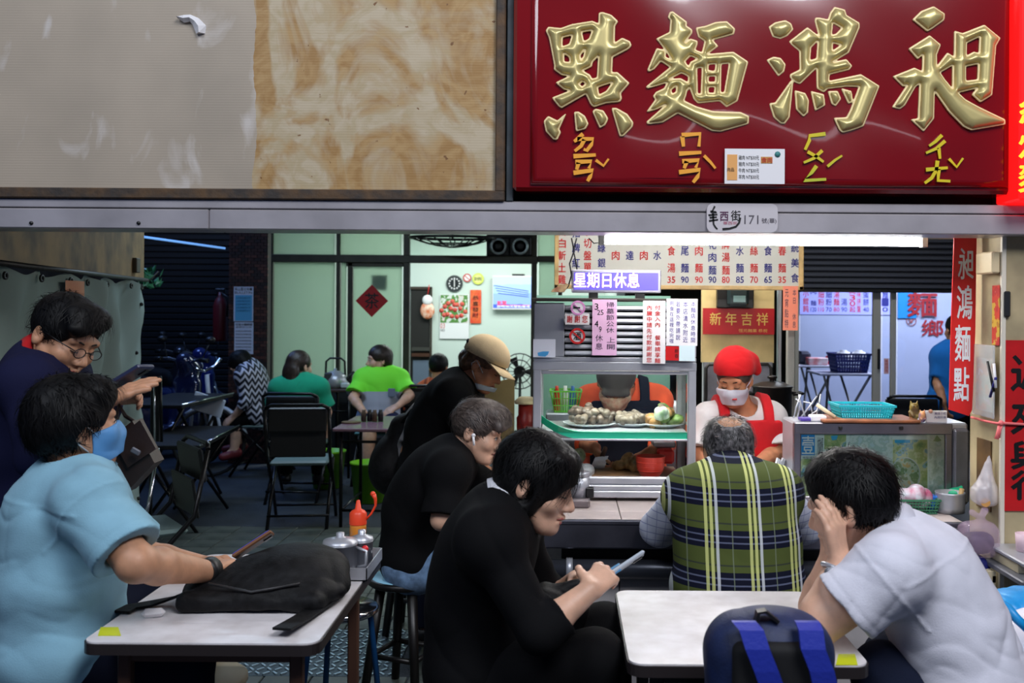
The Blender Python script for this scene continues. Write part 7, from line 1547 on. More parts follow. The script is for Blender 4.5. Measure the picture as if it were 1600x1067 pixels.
# ---------------------------------------------------------------- scooters
def scooter(label, x, y, rz, col, seatc=(14,14,20), group=None, light=(200,30,30), plate=True, s_=1.0):
    t = thing('scooter', label, 'scooter', (x, y, 0), group); o = Vector((x, y, 0)); R = Matrix.Rotation(rz, 3, 'Z')
    L = lambda *p: o+R @ (Vector(p)*s_)              # faces local +x
    body = mat('scooter_%d_%d_%d' % col, col, .15, .2, coat=.8); vs = .018
    pts = [L(-.95,-.4,0), L(1.0,-.4,0), L(-.95,.4,0), L(1.0,.4,0)]; lo = (min(p.x for p in pts)-.1, min(p.y for p in pts)-.1, -.02); hi = (max(p.x for p in pts)+.1, max(p.y for p in pts)+.1, 1.25*s_)
    d = SDF(lo, hi, vs); c = lambda a, b, ra, rb, k=.08: d.cap(L(*a), L(*b), ra*s_, rb*s_, k)
    c((-.75,0,.72), (-.10,0,.60), .12, .15); c((-.65,0,.55), (-.12,0,.45), .13, .14); c((-.15,0,.40), (.30,0,.30), .12, .11); c((.32,0,.32), (.46,0,.92), .10, .09); c((.40,-.12,.45), (.44,-.10,.80), .06, .06); c((.40,.12,.45), (.44,.10,.80), .06, .06); c((.48,0,.95), (.40,0,1.02), .10, .08); c((.62,0,.56), (.80,0,.50), .08, .05)
    part('body', d.mesh('body', body, t.location), body, t)
    d = SDF(lo, hi, vs); d.cap(L(-.72,0,.84), L(-.05,0,.78), .085*s_, .10*s_, .03).cap(L(-.40,0,.86), L(-.12,0,.80), .10*s_, .11*s_, .05); part('seat', d.mesh('seat', mat('scooter_seat', seatc, .35), t.location), None, t)
    for xx in (-.58, .66):
        m = MB(); prof = [(.15,-.045),(.20,-.055),(.245,-.035),(.255,0),(.245,.035),(.20,.055),(.15,.045)]; vv = []; n = 22
        for (rr, hh) in prof:
            for j in range(n): a = 2*math.pi*j/n; vv.append(L(xx+rr*math.cos(a), hh, .255+rr*math.sin(a)))
        m.add(vv, [(i*n+j, i*n+(j+1) % n, (i+1)*n+(j+1) % n, (i+1)*n+j) for i in range(6) for j in range(n)], True); w = part('wheel', m, mat('tyre', (20,20,22), .8), t)
        m = MB()
        for j in range(5): a = j*1.257; m.tube([L(xx,0,.255), L(xx+.17*math.cos(a), 0, .255+.17*math.sin(a))], .016, 5)
        m.tube([L(xx,-.06,.255), L(xx,.06,.255)], .04, 10); part('spokes', m, M_steel, w)
    m = MB(); m.tube([L(.50,.07,.80), L(.66,.075,.255)], .022, 8); m.tube([L(.50,-.07,.80), L(.66,-.075,.255)], .022, 8); part('front_fork', m, M_chr, t)
    m = MB(); m.tube([L(.36,-.33,1.03), L(.40,-.20,1.04), L(.44,0,1.0), L(.40,.20,1.04), L(.36,.33,1.03)], .014, 8); part('handlebar', m, M_chr, t)
    for q in (-1, 1):
        m = MB(); m.tube([L(.36,.33*q,1.03), L(.355,.24*q,1.035)], .022, 8); part('grip', m, M_blackpl, t)
        m = MB(); m.tube([L(.40,.22*q,1.04), L(.42,.28*q,1.18)], .007, 6); m.sphere(L(.42,.30*q,1.22), (.05,.05,.035), 10, 6); part('mirror', m, M_blackpl, t)
    m = MB(); m.sphere(L(.56,0,.96), .06*s_, 12, 8); part('headlight', m, mat('lens_pale', (200,210,226), .1), t)
    m = MB(); m.sphere(L(-.84,0,.70), .055*s_, 12, 8); part('tail_light', m, mat('tail_red', light, .2), t)
    m = MB(); m.tube([L(-.35,-.16,.30), L(-.80,-.18,.36)], [.035,.05], 10); part('exhaust', m, M_steel_dull, t)
    m = MB(); m.tube([L(-.60,.0,.88), L(-.84,0,.86)], .014, 6); m.tube([L(-.60,.11,.80), L(-.86,.10,.86), L(-.86,-.10,.86), L(-.60,-.11,.80)], .011, 6); part('grab_rail', m, M_chr, t)
    if plate:
        m = MB(); m.box((-.004,-.11,-.065), (.004,.11,.065), .003, R @ Matrix.Rotation(.35, 3, 'Y'), L(-.90,0,.52)); part('number_plate', m, mat('plate_pale', (196,206,220), .4), t)
    m = MB(); vv = []
    for j in range(9):
        a = .3+j*.28
        for w_ in (-.06, .06): vv.append(L(.66+.285*math.cos(a), w_, .255+.285*math.sin(a)))
    m.add(vv, [(2*i, 2*i+1, 2*i+3, 2*i+2) for i in range(8)], True); part('front_fender', m, body, t)
    return t
c = P(285, 700, 8.4); scooter('dark scooter with a red tail light nearest in the parked row', P(232,650,9.0).x, 9.05, 1.15, (26,34,70))
c = P(318, 650, 9.6); scooter('blue scooter second in the parked row', P(262,650,10.2).x, 10.2, 1.05, (22,40,110))
scooter('black scooter in the middle of the parked row beside the shutter', P(222,650,10.4).x, 10.6, 1.1, (22,26,40))
pl = thing('white_bicycle', 'pale bicycle front end by the brick pillar', 'bicycle', (P(335,700,9.0).x, 9.0, 0)); M_bw = mat('bicycle_white', (206,214,226), .3)
q0 = P(330, 690, 9.0); wc = Vector((q0.x-.02, 9.0, .31)); m = MB(); m.tube([wc+Vector((.30*math.cos(a*.21), .06*math.cos(a*.21), .30*math.sin(a*.21))) for a in range(30)], .018, 6, closed=True, caps=False); part('wheel', m, mat('tyre', (20,20,22), .8), pl)
m = MB(); m.tube([wc+Vector((0,-.05,0)), P(331,648,9.0), P(326,618,9.0), P(323,585,9.0)], .020, 8); m.tube([P(331,648,9.0), P(340,650,9.0), P(346,680,9.0)], .016, 8); m.tube([P(326,618,9.0), P(300,640,9.2), P(296,690,9.3)], .018, 8); part('frame', m, M_bw, pl); m = MB(); m.tube([P(305,575,8.9), P(320,580,9.0), P(335,572,9.1), P(345,560,9.1)], .014, 8); part('handlebar', m, M_chr, pl); m = MB(); m.tube([wc+Vector((.33*math.cos(a), .03, .33*math.sin(a))) for a in (.2,.5,.8,1.1,1.4,1.7,2.0,2.3)], .02, 6); part('mudguard', m, M_bw, pl)
m = MB(); m.box((-.13,-.005,-.075), (.13,.005,.075), .01, Matrix.Rotation(.3, 3, 'Y'), P(325, 632, 8.1)); single('number_plate', m, mat('plate_pale', (196,206,220), .4), 'pale number plate tilted in front of the bicycle', 'plate')
# ---------------------------------------------------------------- clothing and skin materials
SK = lambda n, c: mat('skin_'+n, c, .48, sss=.10, noise=.10, scale=22, bump=.05, bscale=260)
sk_a = SK('warm', (206,152,118)); sk_b = SK('fair', (224,176,148)); sk_c = SK('tan', (190,132,96)); sk_d = SK('ruddy', (214,146,108))
M_lip = mat('lip_rose', (176,92,84), .4); M_lip2 = mat('lip_brown', (160,90,76), .45)
M_hair = mat('black_hair', (12,11,12), .55, noise=.3, scale=60, spec=.22); M_hair_b = mat('brown_hair', (124,86,56), .45, noise=.4, scale=60); M_hair_g = mat('ash_brown_hair', (62,52,48), .5, noise=.35, scale=60, rgb2=(96,84,78)); M_hair_n = mat('dark_brown_hair', (46,32,24), .45, noise=.3, scale=60)
M_brow = mat('brow_hair', (22,18,16), .6)
def cloth(n, c, rough=.85, noise=.06, scale=10, bump=.10, bs=260, **k): return mat(n, c, rough, noise=noise, scale=scale, bump=bump, bscale=bs, sheen=.08 if sum(c) > 200 else 0, spec=.12, **k)
C_navy = cloth('navy_jacket', (26,28,58)); C_red = cloth('red_collar', (206,36,40)); C_blue = cloth('light_blue_polo', (140,186,206)); C_blk = cloth('black_cotton', (14,14,16)); C_jean = cloth('dark_jeans', (24,28,44)); C_denim = cloth('pale_denim', (120,150,186), noise=.25, scale=30); C_white = cloth('white_shirt', (222,222,234)); C_wcol = cloth('white_collar', (226,226,232)); C_grey = cloth('grey_sleeve', (150,148,150)); C_teal = cloth('teal_green', (30,150,116)); C_org = cloth('orange_jacket', (252,100,62), noise=.12); C_redap = cloth('red_apron', (222,40,48)); C_dap = cloth('dark_apron', (30,32,44)); C_tee = cloth('white_tee', (232,228,230)); C_bl2 = cloth('bright_blue_shirt', (30,110,190)); C_check = cloth('pale_grey_shirt', (196,200,216))
def plaid(name, base, xs, zs, px_, pz, op=.62):
    m = bpy.data.materials.new(name); m.use_nodes = True; nt = m.node_tree; b = nt.nodes['Principled BSDF']; b.inputs['Roughness'].default_value = .85; b.inputs['Specular IOR Level'].default_value = .15
    o = coords(nt)
    def per(c, p, stops):
        f = mth(nt, 'FRACT', mth(nt, 'ADD', mth(nt, 'DIVIDE', c, p), 10.0)); r = ramp_const(nt, stops); nt.links.new(f, r.inputs[0])
        for e, st in zip(r.color_ramp.elements, stops): e.color[3] = 0.0 if st[1] == base else 1.0
        return r
    rx, rz = per(o[0], px_, xs), per(o[2], pz, zs)
    mx = nt.nodes.new('ShaderNodeMix'); mx.data_type = 'RGBA'; nt.links.new(mth(nt, 'MULTIPLY', rx.outputs['Alpha'], op), mx.inputs['Factor'])
    nt.links.new(rz.outputs[0], mx.inputs['A']); nt.links.new(rx.outputs[0], mx.inputs['B']); nt.links.new(mx.outputs['Result'], b.inputs['Base Color']); return m
GR, CR, NV, WH = (78,88,44), (232,236,150), (17,20,38), (232,236,240)
C_vest = plaid('olive_plaid', GR, [(0,GR),(.10,CR),(.17,GR),(.22,CR),(.29,GR),(.34,WH),(.41,GR),(.70,(120,130,110)),(.73,GR)], [(0,GR),(.26,NV),(.38,(90,96,120)),(.42,NV),(.54,(90,96,120)),(.58,NV),(.70,GR),(.84,(56,62,50)),(.88,GR)], .138, .125)
C_opl = plaid('orange_plaid', (196,90,56), [(0,(196,90,56)),(.5,(70,40,40)),(.68,(196,90,56)),(.8,(220,150,110)),(.86,(196,90,56))], [(0,(196,90,56)),(.5,(60,36,40)),(.72,(196,90,56))], .11, .11)
C_cps = plaid('fine_check', (206,210,226), [(0,(206,210,226)),(.88,(150,156,190))], [(0,(206,210,226)),(.88,(150,156,190))], .028, .028)
def chevron():
    m = bpy.data.materials.new('zigzag_print'); m.use_nodes = True; nt = m.node_tree; b = nt.nodes['Principled BSDF']; o = coords(nt)
    tri = mth(nt, 'PINGPONG', mth(nt, 'ADD', mth(nt, 'ADD', o[0], o[1]), 5.0), .045); f = mth(nt, 'FRACT', mth(nt, 'ADD', mth(nt, 'DIVIDE', mth(nt, 'ADD', o[2], mth(nt, 'MULTIPLY', tri, 1.1)), .062), 10)); r = ramp_const(nt, [(0,(20,22,36)),(.55,(206,206,220))]); nt.links.new(f, r.inputs[0]); nt.links.new(r.outputs[0], b.inputs[0]); return m
def two_tone(name, z, low, high):
    m = bpy.data.materials.new(name); m.use_nodes = True; nt = m.node_tree; b = nt.nodes['Principled BSDF']; b.inputs['Roughness'].default_value = .8; o = coords(nt); g = mth(nt, 'GREATER_THAN', o[2], z); mx = nt.nodes.new('ShaderNodeMix'); mx.data_type = 'RGBA'; mx.inputs['A'].default_value = (*lin(low), 1); mx.inputs['B'].default_value = (*lin(high), 1); nt.links.new(g, mx.inputs['Factor']); nt.links.new(mx.outputs['Result'], b.inputs[0]); return m
V = Vector
def phone_box(name, label, c, d, n, L, W_, T, m_body, m_scr=None):
    d = V(d).normalized(); n = V(n); n = (n-d*n.dot(d)).normalized(); R = Matrix((d, n.cross(d), n)).transposed(); t = thing(name, label, 'phone', c); mb = MB(); mb.box((-L/2,-W_/2,-T/2), (L/2,W_/2,T/2), .004, R, c); part('phone_case', mb, m_body, t)
    if m_scr: mb = MB(); mb.box((-L*.46,-W_*.44,0), (L*.46,W_*.44,.001), 0, R, V(c)+n*(T/2+.0004)); part('screen', mb, m_scr, t)
    mb = MB(); mb.box((-.014,-.012,-.002), (.014,.012,.002), .001, R, V(c)-n*(T/2+.001)+d*L*.34+n.cross(d)*W_*.22); part('camera_bump', mb, M_black, t); return t
# ---------------------------------------------------------------- 1 standing man in navy
J = dict(pel=P(72,800,2.98), neck=P(64,562,2.98), shR=P(42,598,2.80), shL=P(96,584,3.14), elR=P(58,716,2.74), elL=P(140,690,3.12), wrR=P(158,632,2.80), wrL=P(166,622,3.00))
for q, dx in (('L', .03), ('R', -.03)):
    b = J['pel']; J['hip'+q] = V((b.x+dx, b.y+(.09 if q == 'L' else -.09), b.z-.03)); J['kn'+q] = V((b.x+dx+.03, J['hip'+q].y, .50)); J['an'+q] = V((b.x+dx, J['hip'+q].y, .09)); J['to'+q] = V((b.x+dx+.16, J['hip'+q].y, .035))
hR = P(214,604,2.82)-J['wrR']
man1 = Fig('standing man in a navy jacket, red collar and glasses, holding a dark wallet', J, (P(101,526,2.95), (.82,-.34,-.44), (.42,0,.9)), .005, sk_a, hands={'R': (hR, (0,.35,-1), (.12,.10,.08), 1.0, (.35,.2)), 'L': ((1,-.15,.22), (.1,-.8,-.5), (.5,.5,.3), 1.0)}, bulk=1.12, hs=1.0)
man1.top(C_navy, sleeve=1.86, folds=[((1,.3,.9), .10, .006), ((.6,.2,-1), .07, .004)], name='jacket', neck=.080, neck_fw=.03, t=.022); man1.collar(C_red, .072, .046, gap=.8, label='bright red polo collar'); man1.pants(C_jean); man1.shoes(M_blackpl)
man1.hair(M_hair, adds=[((0,.045,.085), (.080,.055,.045)), ((.03,.080,.060), (.055,.030,.030))], puff=1.0, strands=800, comb=(.2,.7,-.5), slen=.055, cuts=[((0,.13,-.02), (.07,.05,.10))]); man1.brows(M_brow, closed=True, lips=M_lip2)
g = MB()
for q in (-1, 1):
    g.tube([man1.H(q*.031+.021*math.cos(a*.45), .107, -.004+.015*math.sin(a*.45)) for a in range(14)], .0016, 5, closed=True, caps=False); g.tube([man1.H(q*.052,.105,.002), man1.H(q*.076,.06,.006), man1.H(q*.084,-.012,.008)], .0018, 5)
g.tube([man1.H(-.010,.108,.0), man1.H(0,.110,.003), man1.H(.010,.108,.0)], .0016, 5); gl = thing('eyeglasses', 'thin dark framed eyeglasses on the man in the navy jacket', 'glasses', man1.H(0,.1,0)); part('frame', g, M_black, gl)
g = MB()
for q in (-1, 1):
    g = MB(); g.add([man1.H(q*.031+.020*math.cos(a*.524), .107, -.004+.014*math.sin(a*.524)) for a in range(12)], [tuple(range(12))]); part('lens', g, film('spectacle_lens', (200,210,220), .10), gl)
phone_box('phone_wallet', 'dark navy phone wallet held open by the standing man', P(192,594,2.88), (.86,-.05,.52), (-.45,.1,.9), .165, .09, .014, mat('wallet_navy', (40,48,78), .4))
# brown handbag hanging from his arm
hb = thing('handbag', 'dark brown leather handbag hanging beside the standing man', 'handbag', P(205,752,2.9)); M_brn = mat('brown_leather', (50,33,28), .5, noise=.2, scale=14, bump=.08, bscale=90)
m = MB(); pts = [P(u, v, 2.9) for u, v in ((172,690),(216,655),(250,720),(206,766))]; m.prism([(p.x, p.z) for p in pts], 2.86, 2.93); part('bag_body', m, M_brn, hb)
m = MB(); pts = [P(u, v, 2.83) for u, v in ((174,690),(215,657),(240,702),(196,732))]; m.prism([(p.x, p.z) for p in pts], 2.845, 2.862); part('flap', m, M_brn, hb); m = MB(); m.tube([P(178,690,2.9), P(181,655,2.9), P(186,632,2.92), P(196,650,2.9), P(212,660,2.9)], .006, 6); part('strap', m, M_brn, hb); q = P(212,705,2.822); m = MB(); m.box((q.x-.014,q.y-.004,q.z-.008), (q.x+.014,q.y+.004,q.z+.008), .003, Matrix.Rotation(.5,3,'Y'), q); part('clasp', m, M_steel_dull, hb)
# ---------------------------------------------------------------- 2 seated man in light blue
J = dict(pel=P(98,1020,2.66), mid=P(92,880,2.66), neck=P(122,735,2.68), shR=P(140,785,2.50), shL=P(128,770,2.88), elR=P(212,880,2.44), elL=P(228,872,2.98), wrR=P(322,893,2.70), wrL=P(318,884,3.0), knR=P(290,1030,2.66), knL=P(225,930,2.98), anR=P(300,1240,2.66), anL=P(235,1180,2.98), toR=P(350,1262,2.66), toL=P(280,1200,2.98))
hd = P(372,868,2.86)-J['wrR']
man2 = Fig('man in a light blue polo shirt and blue face mask, seated at the backpack table', J, (P(118,662,2.66), (.74,.62,.05), (-.05,0,1)), .005, sk_a, hands={'R': (hd, (.2,.6,-.75), (.25,.35,.3), 1.0, (.5,.4)), 'L': ((1,-.1,.12), (.1,-.7,-.6), (.5,.6,.4), .95)}, bulk=1.30, hs=1.02, armr=1.12)
man2.top(C_blue, sleeve=.80, folds=[((.5,.3,1), .10, .009), ((-.6,.2,1), .13, .008), ((.2,.1,1), .045, .005)], seams=True, name='polo_shirt', t=.026, t1=.030, t0=.018, neck=.072, neck_fw=.02); man2.collar(C_blue, .068, .030, gap=.7); man2.pants(C_jean, folds=[((1,.2,.4), .09, .005)]); man2.shoes(M_blackpl)
man2.hair(M_hair, puff=1.06, adds=[((0,-.075,.00), (.075,.055,.075)), ((0,.05,.075), (.082,.055,.05)), ((.05,-.02,.0), (.045,.06,.06)), ((-.05,-.02,.0), (.045,.06,.06))], strands=1300, comb=(.1,.1,-1), slen=.06, lift=.009, nape=-.085); man2.brows(M_brow)
man2.mask(mat('mask_blue', (90,150,206), .6), mstrap=M_white)
m = MB(); a = J['wrR']; dr = hd.normalized(); m.tube([a-dr*.012, a+dr*.030], .034, 16); part('wrist_band', m, M_blackpl, man2.root)
phone_box('smartphone', 'smartphone with a brown case and blue screen in the blue shirt man hand', P(396,851,2.88), (.80,.30,.52), (-.42,.25,.87), .125, .068, .011, mat('case_brown', (120,78,50), .5), mat('screen_blue', (40,60,190), .2, emit=(50,80,210), estr=.35))
# ---------------------------------------------------------------- 3 young man in black tee with earbud
J = dict(pel=P(652,872,4.02), mid=P(650,790,4.0), neck=P(708,708,3.94), shR=P(700,738,3.78), shL=P(712,726,4.10), elR=P(690,812,3.72), elL=P(770,775,4.12), wrR=P(768,792,3.74), wrL=P(796,722,4.0), knR=P(735,880,3.90), knL=P(735,872,4.14), anR=P(735,1020,3.92), anL=P(735,1015,4.14), toR=P(765,1050,3.92), toL=P(765,1042,4.14))
man3 = Fig('young man with a white earbud and black tee, eating on a stool', J, (P(747,673,3.95), (.93,-.20,-.28), (.28,0,.96)), .005, sk_b, hands={'R': ((1,0,.2), (0,.3,-1), (.4,.4,.3), .95), 'L': ((.1,-.1,1), (.8,-.3,.1), (.6,.8,.5), .95)}, bulk=1.02, hs=.98, armr=.95)
man3.top(C_blk, sleeve=.92, folds=[((1,.2,.8), .08, .004)], name='tee_shirt', t=.028, t1=.034, neck=.064, neck_fw=.022); man3.pants(C_denim, to=.62, folds=[((1,.3,.3), .05, .004)], name='denim_shorts', t=.020); man3.shoes(M_blackpl)
man3.hair(M_hair_g, puff=1.0, adds=[((0,.03,.085), (.080,.085,.050)), ((0,.085,.055), (.072,.040,.034)), ((.03,.100,.040), (.040,.024,.022))], strands=1400, comb=(.1,1,-.35), slen=.07, lift=.008, nape=-.035); man3.brows(M_brow, lips=M_lip)
m = MB(); m.sphere(man3.H(.088,.010,-.010), .0085, 10, 7); m.tube([man3.H(.090,.010,-.012), man3.H(.093,.026,-.046)], [.0055,.0042], 8); eb = single('earbud', m, M_white, 'white wireless earbud in the young man ear', 'earbud')
# ---------------------------------------------------------------- 4 woman in black jacket with phone
J = dict(pel=P(752,1050,2.62), mid=P(742,930,2.62), neck=P(778,796,2.60), shR=P(765,846,2.42), shL=P(800,822,2.78), elR=P(842,988,2.34), elL=P(862,945,2.86), wrR=P(922,922,2.40), wrL=P(900,905,2.76), knR=P(930,1030,2.48), knL=P(945,985,2.76), anR=P(935,1240,2.5), anL=P(955,1180,2.76), toR=P(975,1262,2.5), toL=P(990,1205,2.76))
hR = P(962,896,2.50)-J['wrR']; hL = P(944,893,2.62)-J['wrL']
wom4 = Fig('woman with a dark bob and black jacket looking at her phone', J, (P(838,752,2.60), (.92,-.22,-.30), (.30,0,.95)), .0045, sk_b, hands={'R': (hR+V((0,0,.03)), (.3,.9,-.1), (.55,.55,.4), .92, (.6,.6)), 'L': (hL, (.3,-.5,-.9), (.5,.6,.4), .92)}, bulk=.98, hs=1.0, armr=.95)
wom4.top(C_blk, sleeve=1.42, folds=[((1,.2,.8), .10, .005), ((.4,.2,-1), .07, .003)], name='jacket', t=.026, neck=.080, neck_fw=.010); wom4.collar(C_wcol, .076, .056, gap=.9, label='white shirt collar'); wom4.pants(C_blk); wom4.shoes(M_blackpl)
wom4.hair(M_hair, puff=1.04, adds=[((0,-.045,-.020), (.086,.064,.085)), ((.066,.005,-.02), (.028,.042,.070)), ((-.066,.005,-.02), (.028,.042,.070)), ((0,.045,.078), (.080,.050,.034)), ((.0,.078,.034), (.066,.022,.048)), ((.052,.052,.0), (.020,.026,.045)), ((-.052,.052,.0), (.020,.026,.045))], fcz=-.078, cuts=[((.094,-.002,-.020), (.024,.022,.034)), ((-.094,-.002,-.020), (.024,.022,.034))], strands=1600, comb=(0,.12,-1), slen=.085, lift=.005, nape=-.105, ear_cut=False); wom4.brows(M_brow, closed=True, lips=M_lip)
phone_box('smartphone', 'smartphone in a clear case with a blue sleeve in the woman hands', P(968,888,2.54), (.80,.12,.50), (-.5,.3,.8), .150, .074, .010, mat('clear_case', (190,200,210), .2), mat('screen_dark', (24,28,40), .15))
m = MB(); q = P(977,884,2.53); m.box((-.022,-.030,-.012), (.022,.030,-.006), .002, Matrix.Rotation(-.55,3,'Y'), P(958,892,2.535)); single('blue_sleeve', m, mat('sleeve_blue', (70,140,190), .4), 'pale blue card tucked under the woman phone', 'card')
lb = P(872,960,2.60); s = SDF(lb-V((.13,.14,.12)), lb+V((.14,.14,.14)), .006); s.box(lb, (.075,.06,.065), np.array(Matrix.Rotation(.3,3,'Y')), .03, 0).cap(lb+V((-.05,0,.05)), lb+V((.05,0,.08)), .018, .014, .02).folds([((1,.3,.5), .05, .004)], 8); o = bpy.data.objects.new('lap_bag', s.mesh('lap_bag', M_nyl)); COL.objects.link(o); o['label'] = 'small black bag on the lap of the woman with the phone'; o['category'] = 'bag'
# ---------------------------------------------------------------- 5 woman in beige cap
J = dict(pel=P(668,742,4.66), mid=P(676,668,4.64), neck=P(718,598,4.60), shR=P(708,618,4.46), shL=P(728,608,4.76), elR=P(736,690,4.44), elL=P(752,672,4.80), wrR=P(756,735,4.42), wrL=P(778,720,4.76), hipR=P(666,748,4.56), hipL=P(668,748,4.76))
for q in 'RL': h = J['hip'+q]; J['kn'+q] = V((h.x+.03, h.y, .46)); J['an'+q] = V((h.x, h.y, .09)); J['to'+q] = V((h.x+.15, h.y, .035))
wom5 = Fig('woman in a beige cap and black tee bending over the counter end', J, (P(756,571,4.60), (.82,-.24,-.46), (.46,0,.88)), .006, sk_d, hands={'R': ((.6,0,-.6), (.2,.9,0), (.4,.4,.3), .95), 'L': ((.7,-.1,-.4), (.2,-.9,0), (.4,.4,.3), .95)}, bulk=.98, armr=.92, hs=.93)
wom5.top(C_blk, sleeve=.88, folds=[((1,.2,.8), .08, .004)], name='tee_shirt', t=.024, neck=.068, neck_fw=.02); wom5.pants(C_jean); wom5.shoes(M_blackpl)
wom5.hair(M_hair_b, puff=.99, adds=[((0,-.070,-.030), (.078,.045,.055)), ((0,-.10,-.01), (.04,.04,.04))], strands=500, comb=(0,-.6,-1), slen=.06, nape=-.075); wom5.brows(M_brow, closed=True, lips=M_lip2); wom5.mask(mat('mask_pale', (206,216,226), .6), low=-.118, high=-.086)
M_cap = cloth('beige_cap', (240,214,172), bs=200)
cap = thing('baseball_cap', 'beige baseball cap on the woman bending over the counter', 'cap', wom5.H(0,0,.1)); d = SDF(wom5.hc-V((.19,.19,.19)), wom5.hc+V((.22,.22,.22)), .005); Rn = np.array(wom5.R); d.ell(wom5.H(0,-.012,.052), (.096,.114,.094), Rn, .01).plane(wom5.H(0,0,.034), wom5.R @ V((0,.08,-1))); d.ell(wom5.H(0,-.012,.030), (.088,.106,.085), Rn, 0, sub=True); part('crown', d.mesh('crown', M_cap, cap.location), M_cap, cap)
m = MB(); nn_ = 12; vs = []
for i in range(nn_+1):
    a = math.radians(-72+144*i/nn_); c_, s_ = math.cos(a), math.sin(a)
    for (r_, dz) in ((1.0, .0), (1.0, .005)): vs.append(wom5.H(.094*s_, -.012+.108*c_, .036+dz))
    for dz in (.005, .0): vs.append(wom5.H(.094*s_*.98, .096+.068*max(c_,0)**.6*1.0-.012+(.02*c_), .026-.018*s_*s_+dz-.012*c_))
m.add(vs, [(i*4+j, i*4+(j+1) % 4, (i+1)*4+(j+1) % 4, (i+1)*4+j) for i in range(nn_) for j in range(4)], True); part('brim', m, M_cap, cap); m = MB(); m.sphere(wom5.H(0,-.012,.147), .006, 8, 6); part('button', m, M_cap, cap)
m = MB(); m.tube([wom5.H(.055,-.108,.06), wom5.H(.03,-.124,.07), wom5.H(-.03,-.124,.07), wom5.H(-.055,-.108,.06)], .010, 6); part('strap', m, C_dap, cap)
# ---------------------------------------------------------------- 6 person with black rucksack
J = dict(pel=P(648,756,4.78), mid=P(650,700,4.80), neck=P(684,634,4.86), shR=P(664,652,4.70), shL=P(690,640,5.02), elR=P(640,706,4.62), elL=P(712,706,5.06), wrR=P(690,730,4.62), wrL=P(745,712,4.98), knR=P(715,762,4.74), knL=P(720,756,4.96), anR=P(712,905,4.74), anL=P(716,900,4.96), toR=P(745,925,4.74), toL=P(748,918,4.96))
per6 = Fig('person in a grey sleeved shirt with a black rucksack, seated behind the young man', J, (P(722,618,4.90), (.90,.05,-.42), (.42,0,.9)), .007, sk_c, hands={'R': ((1,0,-.1), (0,.4,-1), (.4,.4,.3), .95)}, armr=.95)
per6.top(C_grey, sleeve=.86, folds=[((1,.2,.8), .07, .004)], name='shirt', neck=.07); per6.pants(C_blk); per6.shoes(M_blackpl); per6.hair(M_hair, strands=200)
rk = thing('rucksack', 'large black rucksack on the back of the seated person in grey sleeves', 'backpack', P(622,762,4.76)); s = SDF(P(575,775,4.76)-V((.02,.20,.0)), P(675,625,4.76)+V((.02,.22,.02)), .007); s.cap(P(618,735,4.76), P(636,672,4.78), .105, .085, .05).ell(P(612,728,4.76), (.10,.14,.13), None, .06).folds([((1,.3,.6), .10, .006)], 4); part('bag_body', s.mesh('bag_body', M_nyl, rk.location), M_nyl, rk)
m = MB(); strap(m, [P(632,660,4.70), P(648,640,4.64), P(664,634,4.62), P(676,650,4.60), P(672,690,4.58)], .022); part('shoulder_strap', m, M_nyl, rk)
# ---------------------------------------------------------------- 7 orange plaid, 8 neon, 9 green, 10 zigzag
def seated(J, kn, an, dy=0): return J
J = dict(pel=P(672,700,8.9), neck=P(684,597,8.95), shL=P(662,612,8.95), shR=P(706,612,8.95), elL=P(636,640,8.85), elR=P(722,650,8.95), wrL=P(618,662,9.05), wrR=P(722,680,9.15), knL=P(660,690,9.3), knR=P(695,690,9.3), anL=P(660,755,9.3), anR=P(695,755,9.3), toL=P(658,752,9.42), toR=P(697,752,9.42))
per7 = Fig('person in an orange plaid shirt seen from behind at the dining room door', J, (P(686,574,8.98), (.25,.95,-.1), (0,.1,1)), .010, sk_c, hands={'L': ((-.6,.5,-.4), (0,0,-1), (.3,.3,.2))}, nose=1)
per7.top(C_opl, sleeve=1.7, folds=[((1,.2,.8), .10, .006)], name='plaid_shirt', neck=.075, t=.022); per7.pants(C_blk); per7.shoes(M_blackpl); per7.hair(M_hair, strands=120, slen=.04)
J = dict(pel=P(594,660,8.72), neck=P(594,578,8.74), shR=P(568,592,8.70), shL=P(624,592,8.72), elR=P(552,622,8.56), elL=P(640,618,8.6), wrR=P(570,646,8.42), wrL=P(622,634,8.44), knR=P(578,660,8.30), knL=P(614,660,8.30), anR=P(574,735,8.30), anL=P(614,735,8.30), toR=P(572,744,8.16), toL=P(616,744,8.16))
man8 = Fig('person in a neon green and grey tee seated facing the camera', J, (P(592,562,8.72), (-.86,-.42,-.02), (0,0,1)), .009, sk_b, hands={'R': ((.2,-.3,-.9), (.6,-.2,.1), (.3,.3,.2)), 'L': ((-.7,-.3,-.4), (0,.5,-.8), (.3,.3,.2))}, bulk=1.15)
zl = P(594,610,8.7).z; man8.top(two_tone('neon_grey_tee', zl, (176,182,200), (130,250,60)), sleeve=.80, folds=[((1,.2,.8), .09, .005)], name='tee_shirt', t=.03, t1=.04, neck=.075); man8.pants(C_navy, to=.55); man8.shoes(M_blackpl); man8.hair(M_hair_n, strands=250, adds=[((0,-.06,-.02), (.08,.06,.07))], nape=-.09, puff=1.05); man8.brows(M_brow)
m = MB(); a, b, c, d = pquad(606, 607, 617, 620, 8.55); m.box((a, 8.555, b), (c, 8.57, d), .004); part('chest_pocket', m, mat('pocket_grey', (110,120,140), .8), man8.root)
